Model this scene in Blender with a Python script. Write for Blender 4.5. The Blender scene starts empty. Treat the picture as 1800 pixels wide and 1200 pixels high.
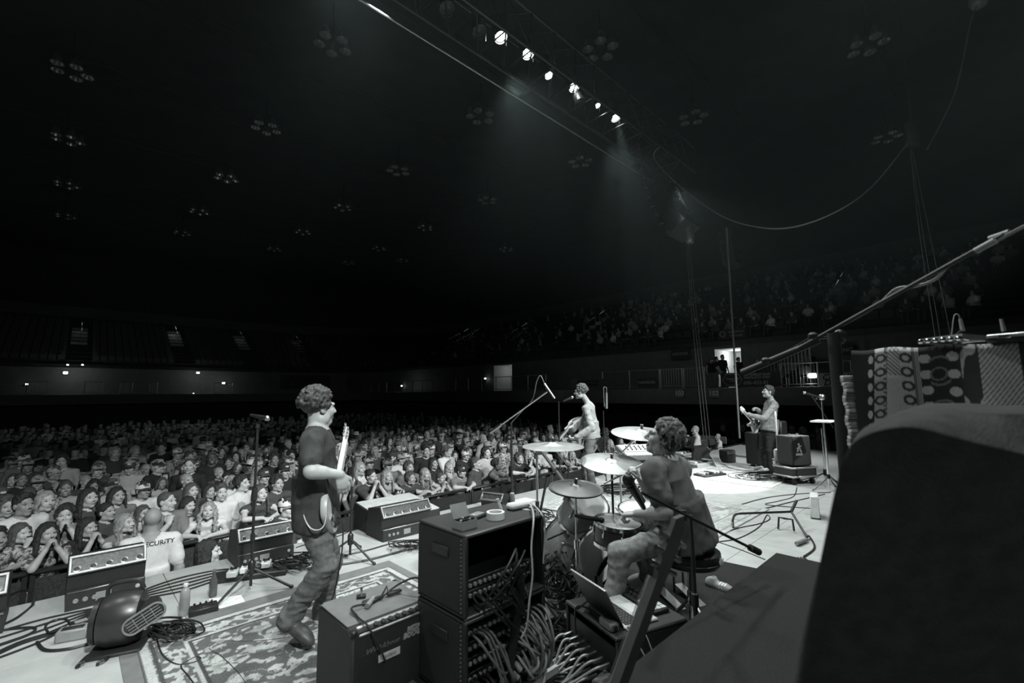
import bpy, bmesh, math, random
import numpy as np
from mathutils import Vector, Matrix
random.seed(7); np.random.seed(7)
SC = bpy.context.scene
COL = SC.collection
PI = math.pi

# ---------------------------------------------------------------- camera, world, exposure
CAM_H = 1.68
def cam_axes():
    pitch, roll = math.atan(91/800.0), 0.008
    f = Vector((0, math.cos(pitch), math.sin(pitch))); r0 = Vector((1, 0, 0)); u0 = r0.cross(f)
    return r0*math.cos(roll)-u0*math.sin(roll), u0*math.cos(roll)+r0*math.sin(roll), f
CR, CU, CF = cam_axes()
cd = bpy.data.cameras.new('camera'); cam = bpy.data.objects.new('camera', cd); COL.objects.link(cam)
cd.sensor_width = 36; cd.lens = 16; cd.clip_start = 0.05; cd.clip_end = 300
mw = Matrix((CR, CU, -CF)).transposed().to_4x4(); mw.translation = (0, 0, CAM_H); cam.matrix_world = mw
cd.dof.use_dof = True; cd.dof.focus_distance = 7.0; cd.dof.aperture_fstop = 2.8
SC.camera = cam
SC.view_settings.view_transform = 'Standard'; SC.view_settings.look = 'None'
SC.view_settings.exposure = 0.0; SC.view_settings.gamma = 1.0; SC.view_settings.use_curve_mapping = False
wd = bpy.data.worlds.new('world'); SC.world = wd; wd.use_nodes = True
wd.node_tree.nodes['Background'].inputs[0].default_value = (0.75, 1.0, 1.0, 1)
wd.node_tree.nodes['Background'].inputs[1].default_value = 0.004
SC.cycles.use_denoising = True
SC.cycles.max_bounces = 6; SC.cycles.diffuse_bounces = 3; SC.cycles.volume_bounces = 0
SC.cycles.sample_clamp_indirect = 3.0

def ray(x, y): return CF + CR*((x-900)/800.0) + CU*((600-y)/800.0)
def ground(x, y, z=0.0):
    d = ray(x, y); return Vector((0, 0, CAM_H)) + d*((z-CAM_H)/d.z)
def at(x, y, Y):
    d = ray(x, y); return Vector((0, 0, CAM_H)) + d*(Y/d.y)
TH = math.radians(44.0)
UU = Vector((math.cos(TH), math.sin(TH), 0)); NN = Vector((-math.sin(TH), math.cos(TH), 0))
def st(s, t, z=0.0): return UU*s + NN*t + Vector((0, 0, z))
def atT(x, y, t):
    d = ray(x, y); return Vector((0, 0, CAM_H)) + d*(t/d.dot(NN))
ZF = -1.35      # arena floor
FRONT = 5.62    # stage front edge
RAIL = 7.35     # barricade

# ---------------------------------------------------------------- lights of the rig, and fill added for the stands
def spot(name, loc, target, power, angle, blend=0.3, size=0.12):
    l = bpy.data.lights.new(name, 'SPOT'); l.energy = power; l.spot_size = math.radians(angle); l.spot_blend = blend
    l.shadow_soft_size = size; l.color = (0.94, 1.0, 0.975)
    o = bpy.data.objects.new(name, l); COL.objects.link(o); o.location = loc
    o.rotation_euler = (Vector(target)-Vector(loc)).to_track_quat('-Z', 'Y').to_euler(); return o
TT, TZ = 5.2, 7.3
for s_, e_ in ((-7, 180), (-4, 200), (-1, 290), (2, 560), (5, 800), (8, 800), (11, 700)):
    spot('front_wash', st(s_, TT, 6.95), st(s_*.85+.6, 1.6, 0), e_, 78, .8, .15)
def lamp_front(px, py): p = atT(px, py, TT); p.z = min(p.z, TZ+.45); return p+(Matrix.Rotation(TH, 3, 'Z') @ Vector((0, -.45, -1))).normalized()*.06
spot('pool_lamp', lamp_front(1082, 193), ground(1222, 842), 3000, 19, .12, .06)
spot('beam_lamp', lamp_front(964, 132), ground(1015, 850), 1200, 12, .3, .05)
for s_, e_ in ((-4, 5000), (0, 5200), (4, 7000), (8, 7500)):
    spot('upstage_wash', st(s_, -4, 7.5), st(s_*1.15, 7.0, ZF+1.0), e_, 37, 1.0, .2)
for s_, t_, e_ in ((-1, -.5, 380), (2.2, -.5, 450), (6.5, -.5, 650), (3.4, 2.9, 850)):
    spot('overhead_wash', st(s_, t_, 8.2), st(s_, 1.6, 0), e_, 85, .8, .2)
spot('side_fill', st(12, TT, TZ), st(27, 16, 4), 150, 75, .9, .3)  # added fill spot, brightens the right-hand stand
spot('far_fill', st(3, TT+.6, TZ), st(4, 52, 5), 900, 60, .9, .3)  # added fill spot, brightens the far end
spot('far_side_wash', st(11, -4, 7.5), st(13.6, 6.0, -.4), 5000, 26, .8, .2)


# ---------------------------------------------------------------- materials
MATS = {}
def mat(name, v, rough=0.6, metal=0.0, noise=None, bump=None, emit=0.0, spec=0.5, alpha=1.0, trans=0.0, vcol=False, tint=(0.975, 1.0, 0.99)):
    if name in MATS: return MATS[name]
    m = bpy.data.materials.new(name); m.use_nodes = True; nt = m.node_tree; b = nt.nodes['Principled BSDF']
    c = (v*tint[0], v*tint[1], v*tint[2], 1)
    b.inputs['Base Color'].default_value = c; b.inputs['Roughness'].default_value = rough; b.inputs['Metallic'].default_value = metal
    b.inputs['Specular IOR Level'].default_value = spec; b.inputs['Alpha'].default_value = alpha; b.inputs['Transmission Weight'].default_value = trans
    if emit: b.inputs['Emission Color'].default_value = (0.95, 1, 0.98, 1); b.inputs['Emission Strength'].default_value = emit
    tc = nt.nodes.new('ShaderNodeTexCoord')
    if noise is None: noise = (14.0, 0.12)
    n = nt.nodes.new('ShaderNodeTexNoise'); n.inputs['Scale'].default_value = noise[0]; n.inputs['Detail'].default_value = 5
    nt.links.new(tc.outputs['Object'], n.inputs['Vector'])
    mr = nt.nodes.new('ShaderNodeMapRange'); mr.inputs[1].default_value = 0.3; mr.inputs[2].default_value = 0.7
    mr.inputs[3].default_value = 1-noise[1]; mr.inputs[4].default_value = 1+noise[1]; nt.links.new(n.outputs['Fac'], mr.inputs[0])
    mx = nt.nodes.new('ShaderNodeVectorMath'); mx.operation = 'SCALE'; mx.inputs[0].default_value = c[:3]
    if vcol:
        at_ = nt.nodes.new('ShaderNodeVertexColor'); at_.layer_name = 'Col'; nt.links.new(at_.outputs['Color'], mx.inputs[0])
    nt.links.new(mr.outputs[0], mx.inputs['Scale']); nt.links.new(mx.outputs[0], b.inputs['Base Color'])
    if bump:
        n2 = nt.nodes.new('ShaderNodeTexNoise'); n2.inputs['Scale'].default_value = bump[0]; n2.inputs['Detail'].default_value = 4
        nt.links.new(tc.outputs['Object'], n2.inputs['Vector'])
        bp = nt.nodes.new('ShaderNodeBump'); bp.inputs['Strength'].default_value = bump[1]; bp.inputs['Distance'].default_value = 0.01
        nt.links.new(n2.outputs['Fac'], bp.inputs['Height']); nt.links.new(bp.outputs[0], b.inputs['Normal'])
    MATS[name] = m; return m
BLACK = mat('black_paint', 0.022, 0.45)
BLACKM = mat('black_metal', 0.03, 0.35, 0.3)
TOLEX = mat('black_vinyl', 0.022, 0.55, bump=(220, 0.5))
TOPTOLEX = mat('black_vinyl_lit', 0.17, 0.6, bump=(220, 0.5))  # lighter copy of the black vinyl, light painted into the amplifier top
RUBBER = mat('rubber', 0.018, 0.6)
CABLE = mat('cable_black', 0.018, 0.5)
CABLEG = mat('cable_grey', 0.16, 0.5)
CABLEW = mat('cable_white', 0.55, 0.5)
CHROME = mat('chrome', 0.75, 0.16, 1.0)
STEEL = mat('steel', 0.5, 0.32, 1.0)
ALU = mat('aluminium', 0.6, 0.38, 0.9)
WHITE = mat('white_plastic', 0.75, 0.45)
PAPER = mat('paper', 0.85, 0.8)
GREY = mat('grey_paint', 0.25, 0.5)
LGREY = mat('light_grey_paint', 0.5, 0.5)
DARKCARPET = mat('dark_carpet', 0.038, 0.95, noise=(260, 0.55), bump=(320, 0.9), spec=0.1)
DECK = mat('stage_deck', 0.40, 0.7, noise=(5, 0.10), bump=(60, 0.15))
BRASS = mat('bronze_cymbal', 0.5, 0.42, 0.85, noise=(9, 0.2))
WOOD = mat('wood', 0.2, 0.5, noise=(8, 0.3))
LAMPON = mat('lamp_lit', 1.0, 0.3, emit=40.0)
SMALLLAMP = mat('small_lamp_lit', 1.0, 0.3, emit=6.0)
DEVON = mat('display_lit', 0.1, 0.3, emit=0.3)

# ---------------------------------------------------------------- object helpers
def tag(o, label=None, cat=None, group=None, kind=None):
    if label: o['label'] = label
    if cat: o['category'] = cat
    if group: o['group'] = group
    if kind: o['kind'] = kind
    return o
def thing(name, label, cat, loc=(0, 0, 0), rz=0.0, group=None):
    o = bpy.data.objects.new(name, None); COL.objects.link(o); o.location = loc; o.rotation_euler = (0, 0, rz)
    o.empty_display_size = 0.1
    return tag(o, label, cat, group)
def xf(o): return Matrix.Translation(o.location) @ o.rotation_euler.to_matrix().to_4x4()

class MB:
    def __init__(s): s.v = []; s.f = []; s.m = []; s.mi = 0
    def add(s, vs, fs):
        o = len(s.v); s.v += [tuple(x) for x in vs]; s.f += [tuple(i+o for i in f) for f in fs]; s.m += [s.mi]*len(fs); return s
    def mat(s, i): s.mi = i; return s
    def box(s, c, size, bev=0.0, M=None, rz=0.0):
        hx, hy, hz = size[0]/2, size[1]/2, size[2]/2; b = min(bev, hx*.9, hy*.9, hz*.9)
        vs = []; fs = []
        if b <= 0:
            vs = [(x*hx, y*hy, z*hz) for x in (-1, 1) for y in (-1, 1) for z in (-1, 1)]
            fs = [(0, 1, 3, 2), (4, 6, 7, 5), (0, 4, 5, 1), (2, 3, 7, 6), (0, 2, 6, 4), (1, 5, 7, 3)]
        else:
            idx = {}
            for x in (-1, 1):
                for y in (-1, 1):
                    for z in (-1, 1):
                        idx[x, y, z] = len(vs)
                        vs += [(x*hx, y*(hy-b), z*(hz-b)), (x*(hx-b), y*hy, z*(hz-b)), (x*(hx-b), y*(hy-b), z*hz)]
            I = lambda x, y, z, a: idx[x, y, z]+a
            for q in (-1, 1):
                fs.append((I(q,-1,-1,0), I(q,1,-1,0), I(q,1,1,0), I(q,-1,1,0))[::q])
                fs.append((I(-1,q,-1,1), I(-1,q,1,1), I(1,q,1,1), I(1,q,-1,1))[::q])
                fs.append((I(-1,-1,q,2), I(1,-1,q,2), I(1,1,q,2), I(-1,1,q,2))[::q])
            for a in (-1, 1):
                for c_ in (-1, 1):
                    fs.append((I(a,c_,-1,0), I(a,c_,-1,1), I(a,c_,1,1), I(a,c_,1,0))[::-a*c_])
                    fs.append((I(a,-1,c_,0), I(a,1,c_,0), I(a,1,c_,2), I(a,-1,c_,2))[::-a*c_*-1][::-1])
                    fs.append((I(-1,a,c_,1), I(1,a,c_,1), I(1,a,c_,2), I(-1,a,c_,2))[::-a*c_])
                    for d_ in (-1, 1): fs.append((I(a,c_,d_,0), I(a,c_,d_,1), I(a,c_,d_,2))[::a*c_*d_])
        T = Matrix.Translation(Vector(c)) @ (M.to_4x4() if M is not None else Matrix.Rotation(rz, 4, 'Z'))
        return s.add([T @ Vector(p) for p in vs], fs)
    def cyl(s, a, b, r0, r1=None, n=12, caps=True):
        a, b = Vector(a), Vector(b); r1 = r0 if r1 is None else r1
        d = (b-a).normalized() if (b-a).length > 1e-9 else Vector((0, 0, 1)); u = d.orthogonal().normalized(); w = d.cross(u)
        vs = []
        for p, r in ((a, r0), (b, r1)):
            for i in range(n):
                t = 2*PI*i/n; vs.append(p + (u*math.cos(t)+w*math.sin(t))*r)
        fs = [(i, (i+1) % n, n+(i+1) % n, n+i) for i in range(n)]
        if caps: fs += [tuple(range(n))[::-1], tuple(range(n, 2*n))]
        return s.add(vs, fs)
    def tube(s, pts, r, n=6, rs=None):
        pts = [Vector(p) for p in pts]; N = len(pts); vs = []; u = None
        for i, p in enumerate(pts):
            d = (pts[min(i+1, N-1)]-pts[max(i-1, 0)]); d = d.normalized() if d.length > 1e-9 else Vector((0, 0, 1))
            if u is None: u = d.orthogonal().normalized()
            else:
                u = u-d*u.dot(d); u = u.normalized() if u.length > 1e-6 else d.orthogonal().normalized()
            w = d.cross(u); rr = rs[i] if rs else r
            for k in range(n): t = 2*PI*k/n; vs.append(p+(u*math.cos(t)+w*math.sin(t))*rr)
        fs = [(i*n+k, i*n+(k+1) % n, (i+1)*n+(k+1) % n, (i+1)*n+k) for i in range(N-1) for k in range(n)]
        fs += [tuple(range(n))[::-1], tuple(range((N-1)*n, N*n))]
        return s.add(vs, fs)
    def lathe(s, prof, n=24, M=None, closed=False):
        M = M if M is not None else Matrix.Identity(4); vs = []
        for r, z in prof:
            for i in range(n): t = 2*PI*i/n; vs.append(M @ Vector((r*math.cos(t), r*math.sin(t), z)))
        P = len(prof); R = P if closed else P-1
        fs = [(j*n+i, j*n+(i+1) % n, ((j+1) % P)*n+(i+1) % n, ((j+1) % P)*n+i) for j in range(R) for i in range(n)]
        if not closed:
            if prof[0][0] > 1e-6: fs.append(tuple(range(n))[::-1])
            if prof[-1][0] > 1e-6: fs.append(tuple(range((P-1)*n, P*n)))
        return s.add(vs, fs)
    def ball(s, c, r, n=10, M=None):
        r = r if hasattr(r, '__len__') else (r, r, r); vs = []; fs = []; m = n//2+1
        for j in range(m+1):
            a = PI*j/m
            for i in range(n):
                t = 2*PI*i/n; p = Vector((math.sin(a)*math.cos(t)*r[0], math.sin(a)*math.sin(t)*r[1], math.cos(a)*r[2]))
                vs.append((M @ p if M is not None else p)+Vector(c))
        fs = [(j*n+i, (j+1)*n+i, (j+1)*n+(i+1) % n, j*n+(i+1) % n) for j in range(m) for i in range(n)]
        return s.add(vs, fs)
    def prism(s, poly, a, b):
        """extrude closed polygon (list of 3D) along vector b-a"""
        n = len(poly); d = Vector(b)-Vector(a); vs = [Vector(p)+Vector(a) for p in poly]; vs += [p+d for p in vs]
        return s.add(vs, [(i, (i+1) % n, n+(i+1) % n, n+i) for i in range(n)]+[tuple(range(n))[::-1], tuple(range(n, 2*n))])
    def build(s, name, mats, parent=None, world=False, smooth=True, recalc=True):
        me = bpy.data.meshes.new(name); vs = s.v
        if world and parent is not None:
            W = xf(parent).inverted(); vs = [W @ Vector(p) for p in vs]
        me.from_pydata([tuple(p) for p in vs], [], s.f)
        mats = mats if isinstance(mats, (list, tuple)) else [mats]
        for m in mats: me.materials.append(m)
        if len(mats) > 1: me.polygons.foreach_set('material_index', s.m)
        if recalc:
            bm = bmesh.new(); bm.from_mesh(me); bmesh.ops.recalc_face_normals(bm, faces=bm.faces); bm.to_mesh(me); bm.free()
        if smooth: me.polygons.foreach_set('use_smooth', [True]*len(me.polygons)); me.set_sharp_from_angle(angle=math.radians(38))
        me.update(); o = bpy.data.objects.new(name, me); COL.objects.link(o)
        if parent is not None: o.parent = parent
        return o
def copy_tree(o, parent=None):
    c = o.copy(); COL.objects.link(c)
    if parent is not None: c.parent = parent
    for ch in list(o.children): copy_tree(ch, c)
    return c
def text_mesh(name, body, size, M, material, parent, depth=0.002, shear=0.0, align='CENTER', bold=0.0, world=False):
    cu = bpy.data.curves.new(name, 'FONT'); cu.body = body; cu.size = size; cu.extrude = depth; cu.shear = shear; cu.align_x = align; cu.align_y = 'CENTER'
    cu.offset = bold; cu.resolution_u = 3; cu.space_line = 0.8
    to = bpy.data.objects.new(name, cu); COL.objects.link(to)
    me = bpy.data.meshes.new_from_object(to.evaluated_get(bpy.context.evaluated_depsgraph_get()))
    bpy.data.objects.remove(to); bpy.data.curves.remove(cu)
    if world and parent is not None: M = xf(parent).inverted() @ M
    me.transform(M); me.materials.clear(); me.materials.append(material)
    o = bpy.data.objects.new(name, me); COL.objects.link(o); o.parent = parent; return o
def frame(o, x, y):
    """matrix with origin o, x axis along x, y axis near y"""
    x = Vector(x).normalized(); y = Vector(y); y = (y-x*y.dot(x)).normalized(); z = x.cross(y)
    M = Matrix((x, y, z)).transposed().to_4x4(); M.translation = Vector(o); return M
def crom(pts, k=6, closed=False):
    pts = [Vector(p) for p in pts]; out = []; n = len(pts)
    for i in range(n-1):
        p0, p1, p2, p3 = pts[max(i-1, 0)], pts[i], pts[i+1], pts[min(i+2, n-1)]
        for j in range(k):
            t = j/k
            out.append(0.5*((2*p1)+(p2-p0)*t+(2*p0-5*p1+4*p2-p3)*t*t+(3*p1-p0-3*p2+p3)*t*t*t))
    out.append(pts[-1]); return out
def vnoise(p, seed=0):
    p = np.asarray(p, np.float64); i = np.floor(p).astype(np.int64); f = p-i; f = f*f*(3-2*f); r = 0
    for a in (0, 1):
        for b in (0, 1):
            for c in (0, 1):
                h = (i[:, 0]+a)*374761393+(i[:, 1]+b)*668265263+(i[:, 2]+c)*2147483647+seed*974711
                h = (h ^ (h >> 13))*1274126177; h = ((h ^ (h >> 16)) & 0xffff)/65535.0
                r = r+h*(f[:, 0] if a else 1-f[:, 0])*(f[:, 1] if b else 1-f[:, 1])*(f[:, 2] if c else 1-f[:, 2])
    return r*2-1
# ---------------------------------------------------------------- stage and arena shell
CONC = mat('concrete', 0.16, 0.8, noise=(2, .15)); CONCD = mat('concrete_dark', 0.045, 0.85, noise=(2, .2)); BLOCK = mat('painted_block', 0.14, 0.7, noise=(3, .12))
CEIL = mat('roof_deck', 0.06, 0.9, noise=(.6, .2)); FLOORA = mat('arena_floor', 0.06, 0.7, noise=(1.5, .2)); SEAT = mat('seat_plastic', 0.03, 0.5); PALE = mat('pale_wall', 0.45, 0.8)
STEPM = mat('pale_step', 0.4, 0.8); STEELP = mat('galvanised_rail', 0.45, 0.4, 0.6); BANNER = mat('banner_dark', 0.035, 0.7); BANNERW = mat('banner_white', 0.5, 0.7); INK = mat('banner_ink', 0.3, 0.7); INKD = mat('banner_ink_dark', 0.02, 0.7); SKIRT = mat('stage_skirt', 0.02, 0.9)
def struct(m, name, ma, parent=None, **k):
    o = m.build(name, ma, parent, **k)
    if parent is None: o['kind'] = 'structure'
    return o
S0, S1, T0, T1 = -9.0, 15.5, -4.2, FRONT
RM = Matrix.Rotation(TH, 3, 'Z')
m = MB(); c = st((S0+S1)/2, (T0+T1)/2, -.09); m.box(c, (S1-S0, T1-T0, .08), M=RM); fl = struct(m, 'floor', SKIRT)
pw, pd_ = 2.44, 1.22; nS = int(math.ceil((S1-S0)/pw)); nT = 8; pm = None
for i in range(nS):
    for j in range(nT):
        a0, a1 = S0+i*pw, min(S0+(i+1)*pw, S1); b1 = T1-j*pd_; b0 = max(b1-pd_, T0)
        if b1-b0 < .2: continue
        mm = MB(); mm.box(st((a0+a1)/2, (b0+b1)/2, -.025), (a1-a0-.004, b1-b0-.004, .05), .0015, M=RM); mm.build('deck_panel', DECK, fl)
m = MB(); m.box(st((S0+S1)/2, FRONT+.02, (ZF-.06)/2), (S1-S0, .04, -ZF-.08), M=RM); m.box(st(S1+.02, (T0+T1)/2, (ZF-.06)/2), (.04, T1-T0, -ZF-.08), M=RM); struct(m, 'trim_1', SKIRT)
TF, SR = 52.0, 23.0
m = MB(); m.box(st(-2, 24, ZF-.05), (60, 70, .1), M=RM); struct(m, 'floor', FLOORA)
# path of the seating bowl: far end, round corner, right-hand side
def bowl_path(off):
    pts = [(-22, TF+off)]; r = 7.0
    for i in range(9): a = PI/2-i*PI/16; pts.append((SR-r+(r+off)*math.cos(a), TF-r+(r+off)*math.sin(a)))
    pts.append((SR+off, -9.0)); return pts
def strip(m, off0, z0, off1, z1):
    a, b = bowl_path(off0), bowl_path(off1); vs = [st(s, t, z0) for s, t in a]+[st(s, t, z1) for s, t in b]; n = len(a)
    m.add(vs, [(i, i+1, n+i+1, n+i) for i in range(n-1)])
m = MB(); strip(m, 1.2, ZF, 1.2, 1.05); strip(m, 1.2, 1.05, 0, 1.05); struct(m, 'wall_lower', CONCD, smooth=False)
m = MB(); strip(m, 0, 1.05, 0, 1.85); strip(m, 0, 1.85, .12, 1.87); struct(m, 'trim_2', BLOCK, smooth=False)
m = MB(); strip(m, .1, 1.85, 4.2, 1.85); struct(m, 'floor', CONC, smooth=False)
NR = 11; m = MB(); z = 4.5; o_ = 3.0
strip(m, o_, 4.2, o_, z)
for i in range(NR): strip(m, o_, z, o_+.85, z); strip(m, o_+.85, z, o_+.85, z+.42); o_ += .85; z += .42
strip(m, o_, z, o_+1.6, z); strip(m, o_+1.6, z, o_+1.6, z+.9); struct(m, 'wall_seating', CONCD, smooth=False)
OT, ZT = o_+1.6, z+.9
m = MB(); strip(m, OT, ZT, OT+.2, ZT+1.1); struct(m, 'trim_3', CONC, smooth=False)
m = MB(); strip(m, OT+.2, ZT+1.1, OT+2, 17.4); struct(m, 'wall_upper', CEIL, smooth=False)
m = MB(); m.box(st(0, 24, 17.5), (90, 96, .2), M=RM); struct(m, 'ceiling', CEIL)
for k in range(9):
    jm = MB(); t_ = 2+k*6.4
    for q in (16.6, 17.2): jm.cyl(st(-30, t_, q), st(32, t_, q), .05, n=5)
    for q in range(31): jm.cyl(st(-30+q*2, t_, 16.6 if q % 2 else 17.2), st(-28+q*2, t_, 17.2 if q % 2 else 16.6), .03, n=4)
    struct(jm, 'ceiling_beam', CEIL)
def bowl_at(px, py, off):
    d = ray(px, py); c = []
    if d.dot(NN) > 0: c.append((TF+off)/d.dot(NN))
    if d.dot(UU) > 0: c.append((SR+off)/d.dot(UU))
    return Vector((0, 0, CAM_H))+d*min(c), (d.dot(UU) > 0 and min(c) == (SR+off)/d.dot(UU))
STAIRS = [(140, 592, 0, 'pale aisle steps with a handrail at the far left'), (316, 592, .25, 'brightest pale aisle steps with handrail on the far stand'), (437, 588, -.2, 'aisle steps left of the far corner'), (540, 584, -.45, 'aisle steps in the far corner above the bassist'), (648, 607, -.3, 'dim aisle steps right of the bassist'),
    (772, 578, -.6, 'bright aisle steps above the centre of the crowd'), (800, 600, -.6, 'dim aisle steps below the bright ones'), (893, 592, -.6, 'aisle steps up left of the singer'), (1030, 573, -.6, 'aisle steps above the singer'), (1465, 520, -.4, 'aisle steps with rails at upper right near boom arm')]
STP = [bowl_at(q[0], q[1], 3.0+4.5*.85) for q in STAIRS]; STP = [(side, p.dot(NN) if side else p.dot(UU)) for p, side in STP]
# rows of seats: far too small to tell apart
m = MB()
for i in range(NR):
    off = 3.0+i*.85+.45; zz = 4.5+i*.42
    path = bowl_path(off)
    for (s0, t0), (s1, t1) in zip(path[:-1], path[1:]):
        L = math.hypot(s1-s0, t1-t0); n = max(1, int(L/.55)); a = math.atan2(t1-t0, s1-s0)
        for k in range(n):
            f = (k+.5)/n; s_, t_ = s0+(s1-s0)*f, t0+(t1-t0)*f
            if any((a_ > 0 and ((sd and s_ > SR and abs(t_-a_) < .95) or (not sd and t_ > TF and abs(s_-a_) < .95))) or (not sd and t_ > TF and abs(s_-a_) < .95) for sd, a_ in STP): continue
            if abs(s_) > 40 or (t_ < 2): continue
            m.box(st(s_, t_, zz+.62), (.46, .06, .4), rz=TH+a); 
o = m.build('arena_seats', SEAT, recalc=False); tag(o, 'rows of dark empty seats climbing around the arena bowl', 'seats', kind='stuff')
# back wall of the concourse with doorways
OPEN_SIDE = []; OPEN_FAR = []
for x0, x1, y0, lit in [(1258, 1304, 597, 1.0), (868, 900, 622, .2), (641, 652, 640, .8), (488, 508, 640, .25)]:
    p0, side = bowl_at(x0, 650, 3.0); p1, _ = bowl_at(x1, 650, 3.0)
    if side: OPEN_SIDE.append((p1.dot(NN), p0.dot(NN), lit))
    else: OPEN_FAR.append((p0.dot(UU), p1.dot(UU), lit))
def wall_run(a0, a1, opens, P, inward):
    m = MB(); cur = a0
    for o0, o1, lit in sorted(opens)+[(a1, a1, 0)]:
        q = [P(cur, 0), P(o0, 0), P(o0, 0)+Vector((0, 0, 2.65)), P(cur, 0)+Vector((0, 0, 2.65))]; m.add(q, [(0, 1, 2, 3)])
        if o1 > o0:
            h = 2.2; q = [P(o0, 0)+Vector((0, 0, h)), P(o1, 0)+Vector((0, 0, h)), P(o1, 0)+Vector((0, 0, 2.65)), P(o0, 0)+Vector((0, 0, 2.65))]; m.add(q, [(0, 1, 2, 3)])
            cm = MB(); D = 3.2; Z = Vector((0, 0, h)); A, B, A2, B2 = P(o0, 0), P(o1, 0), P(o0, D), P(o1, D)
            cm.add([A, A2, A2+Z, A+Z], [(0, 1, 2, 3)]); cm.add([B, B2, B2+Z, B+Z], [(0, 1, 2, 3)]); cm.add([A2, B2, B2+Z, A2+Z], [(0, 1, 2, 3)]); cm.add([A+Z, B+Z, B2+Z, A2+Z], [(0, 1, 2, 3)])
            struct(cm, 'wall_passage', PALE, smooth=False)
            l = bpy.data.lights.new('passage_lamp', 'POINT'); l.energy = 55*lit; l.shadow_soft_size = .3; l.color = (.95, 1, .98); lo = bpy.data.objects.new('passage_lamp', l); COL.objects.link(lo); lo.location = (A+B)/2*.5+(A2+B2)/2*.5+Vector((0, 0, 1.9))
        cur = o1
    struct(m, 'wall_concourse', BLOCK, smooth=False)
wall_run(-9, TF-7, OPEN_SIDE, lambda a, d: st(SR+3.0+d, a, 1.85), 0)
wall_run(-22, SR-7, OPEN_FAR, lambda a, d: st(a, TF+3.0+d, 1.85), 0)
m = MB(); arc = [(SR-7+10*math.cos(PI/2-i*PI/16), TF-7+10*math.sin(PI/2-i*PI/16)) for i in range(9)]; m.add([st(a, b, 1.85) for a, b in arc]+[st(a, b, 4.5) for a, b in arc], [(i, i+1, 10+i, 9+i) for i in range(8)]); struct(m, 'wall_concourse', BLOCK, smooth=False)
for x, y, e_ in ((132, 652, 26), (348, 657, 18), (393, 672, 10), (523, 708, 8), (706, 676, 8)):
    d = ray(x, y); q, _ = bowl_at(x, y, 1.2); l = bpy.data.lights.new('concourse_lamp_or_fill', 'POINT'); l.energy = e_; l.shadow_soft_size = .15; l.color = (.95, 1, .98); lo = bpy.data.objects.new('concourse_lamp_or_fill', l); COL.objects.link(lo); lo.location = q
# barricade
m_n = 0; s_ = -7.5; BORD = 'first second third fourth fifth sixth seventh eighth ninth tenth eleventh twelfth thirteenth fourteenth fifteenth sixteenth seventeenth eighteenth nineteenth twentieth'.split(); BARM = mat('barricade_steel', 0.06, 0.35, .6)
MESHM = mat('barricade_panel', 0.05, 0.5, .3, noise=(60, .5))
while s_ < 15:
    w = 1.22; b = thing('crowd_barricade', f'black steel crowd barricade section, {BORD[m_n]} from the left along the front row', 'barricade', st(s_+w/2, RAIL, ZF), TH, 'barricade sections along the front row')
    m = MB(); m.box((0, 0, 1.14), (w-.02, .1, .05), .02); m.build('top_rail', BARM, b)
    for q in (-1, 1): m = MB(); m.box((q*(w/2-.03), 0, .56), (.045, .05, 1.12), .008); m.build('post', BARM, b)
    m = MB(); m.box((0, .0, .62), (w-.1, .012, .9), 0); m.build('front_panel', MESHM, b)
    m = MB(); m.box((0, -.28, .02), (w-.03, .62, .02), .004); m.build('base_plate', BARM, b)
    s_ += w; m_n += 1
# things on the concourse: small lamps, railings, banners
for i, (x, y, r, lb) in enumerate([(115, 655, .16, 'bright lamp on the far left concourse wall'), (348, 655, .14, 'bright lamp on the far wall right of the lit aisle'), (393, 673, .14, 'small lamp at the right end of the far concourse railing'), (47, 675, .09, 'small lamp at the left end of the far concourse railing'),
    (523, 711, .12, 'lamp low behind the bassist at the tunnel mouth'), (624, 679, .08, 'small lamp left of the narrow lit doorway'), (706, 678, .1, 'lamp on the concourse right of the narrow lit doorway'), (853, 665, .1, 'lamp beside the dim doorway left of the singer'),
    (68, 731, .09, 'lone lamp low above the crowd at far left'), (340, 691, .05, 'tiny lamp on the far concourse ledge'), (119, 641, .08, 'left of two tiny ceiling lamps above the far concourse'), (145, 641, .08, 'right of two tiny ceiling lamps above the far concourse')]):
    p, side = bowl_at(x, y, 2.8); t_ = thing('wall_lamp', lb, 'lamp', p, TH)
    m = MB(); m.box((0, .06, 0), (r*2.2, .06, r*1.7), .01); m.build('housing', BLACK, t_); m = MB(); m.box((0, 0, 0), (r*1.8, .06, r*1.2), .02); m.build('lens', SMALLLAMP, t_)
p, _ = bowl_at(1428, 660, .6); t_ = thing('wall_lamp', 'bright square lamp behind the concourse railing near the guitarist', 'lamp', p, TH-PI/2); m = MB(); m.box((0, .06, 0), (.36, .05, .26), .01); m.build('housing', BLACK, t_); m = MB(); m.box((0, 0, 0), (.3, .06, .2), .02); m.build('lens', SMALLLAMP, t_)
lp = bpy.data.lights.new('concourse_lamp_or_fill', 'POINT'); lp.energy = 8; lp.shadow_soft_size = .15; lo = bpy.data.objects.new('concourse_lamp_or_fill', lp); COL.objects.link(lo); lo.location = p+Vector((-.3, -.2, 0))
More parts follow.
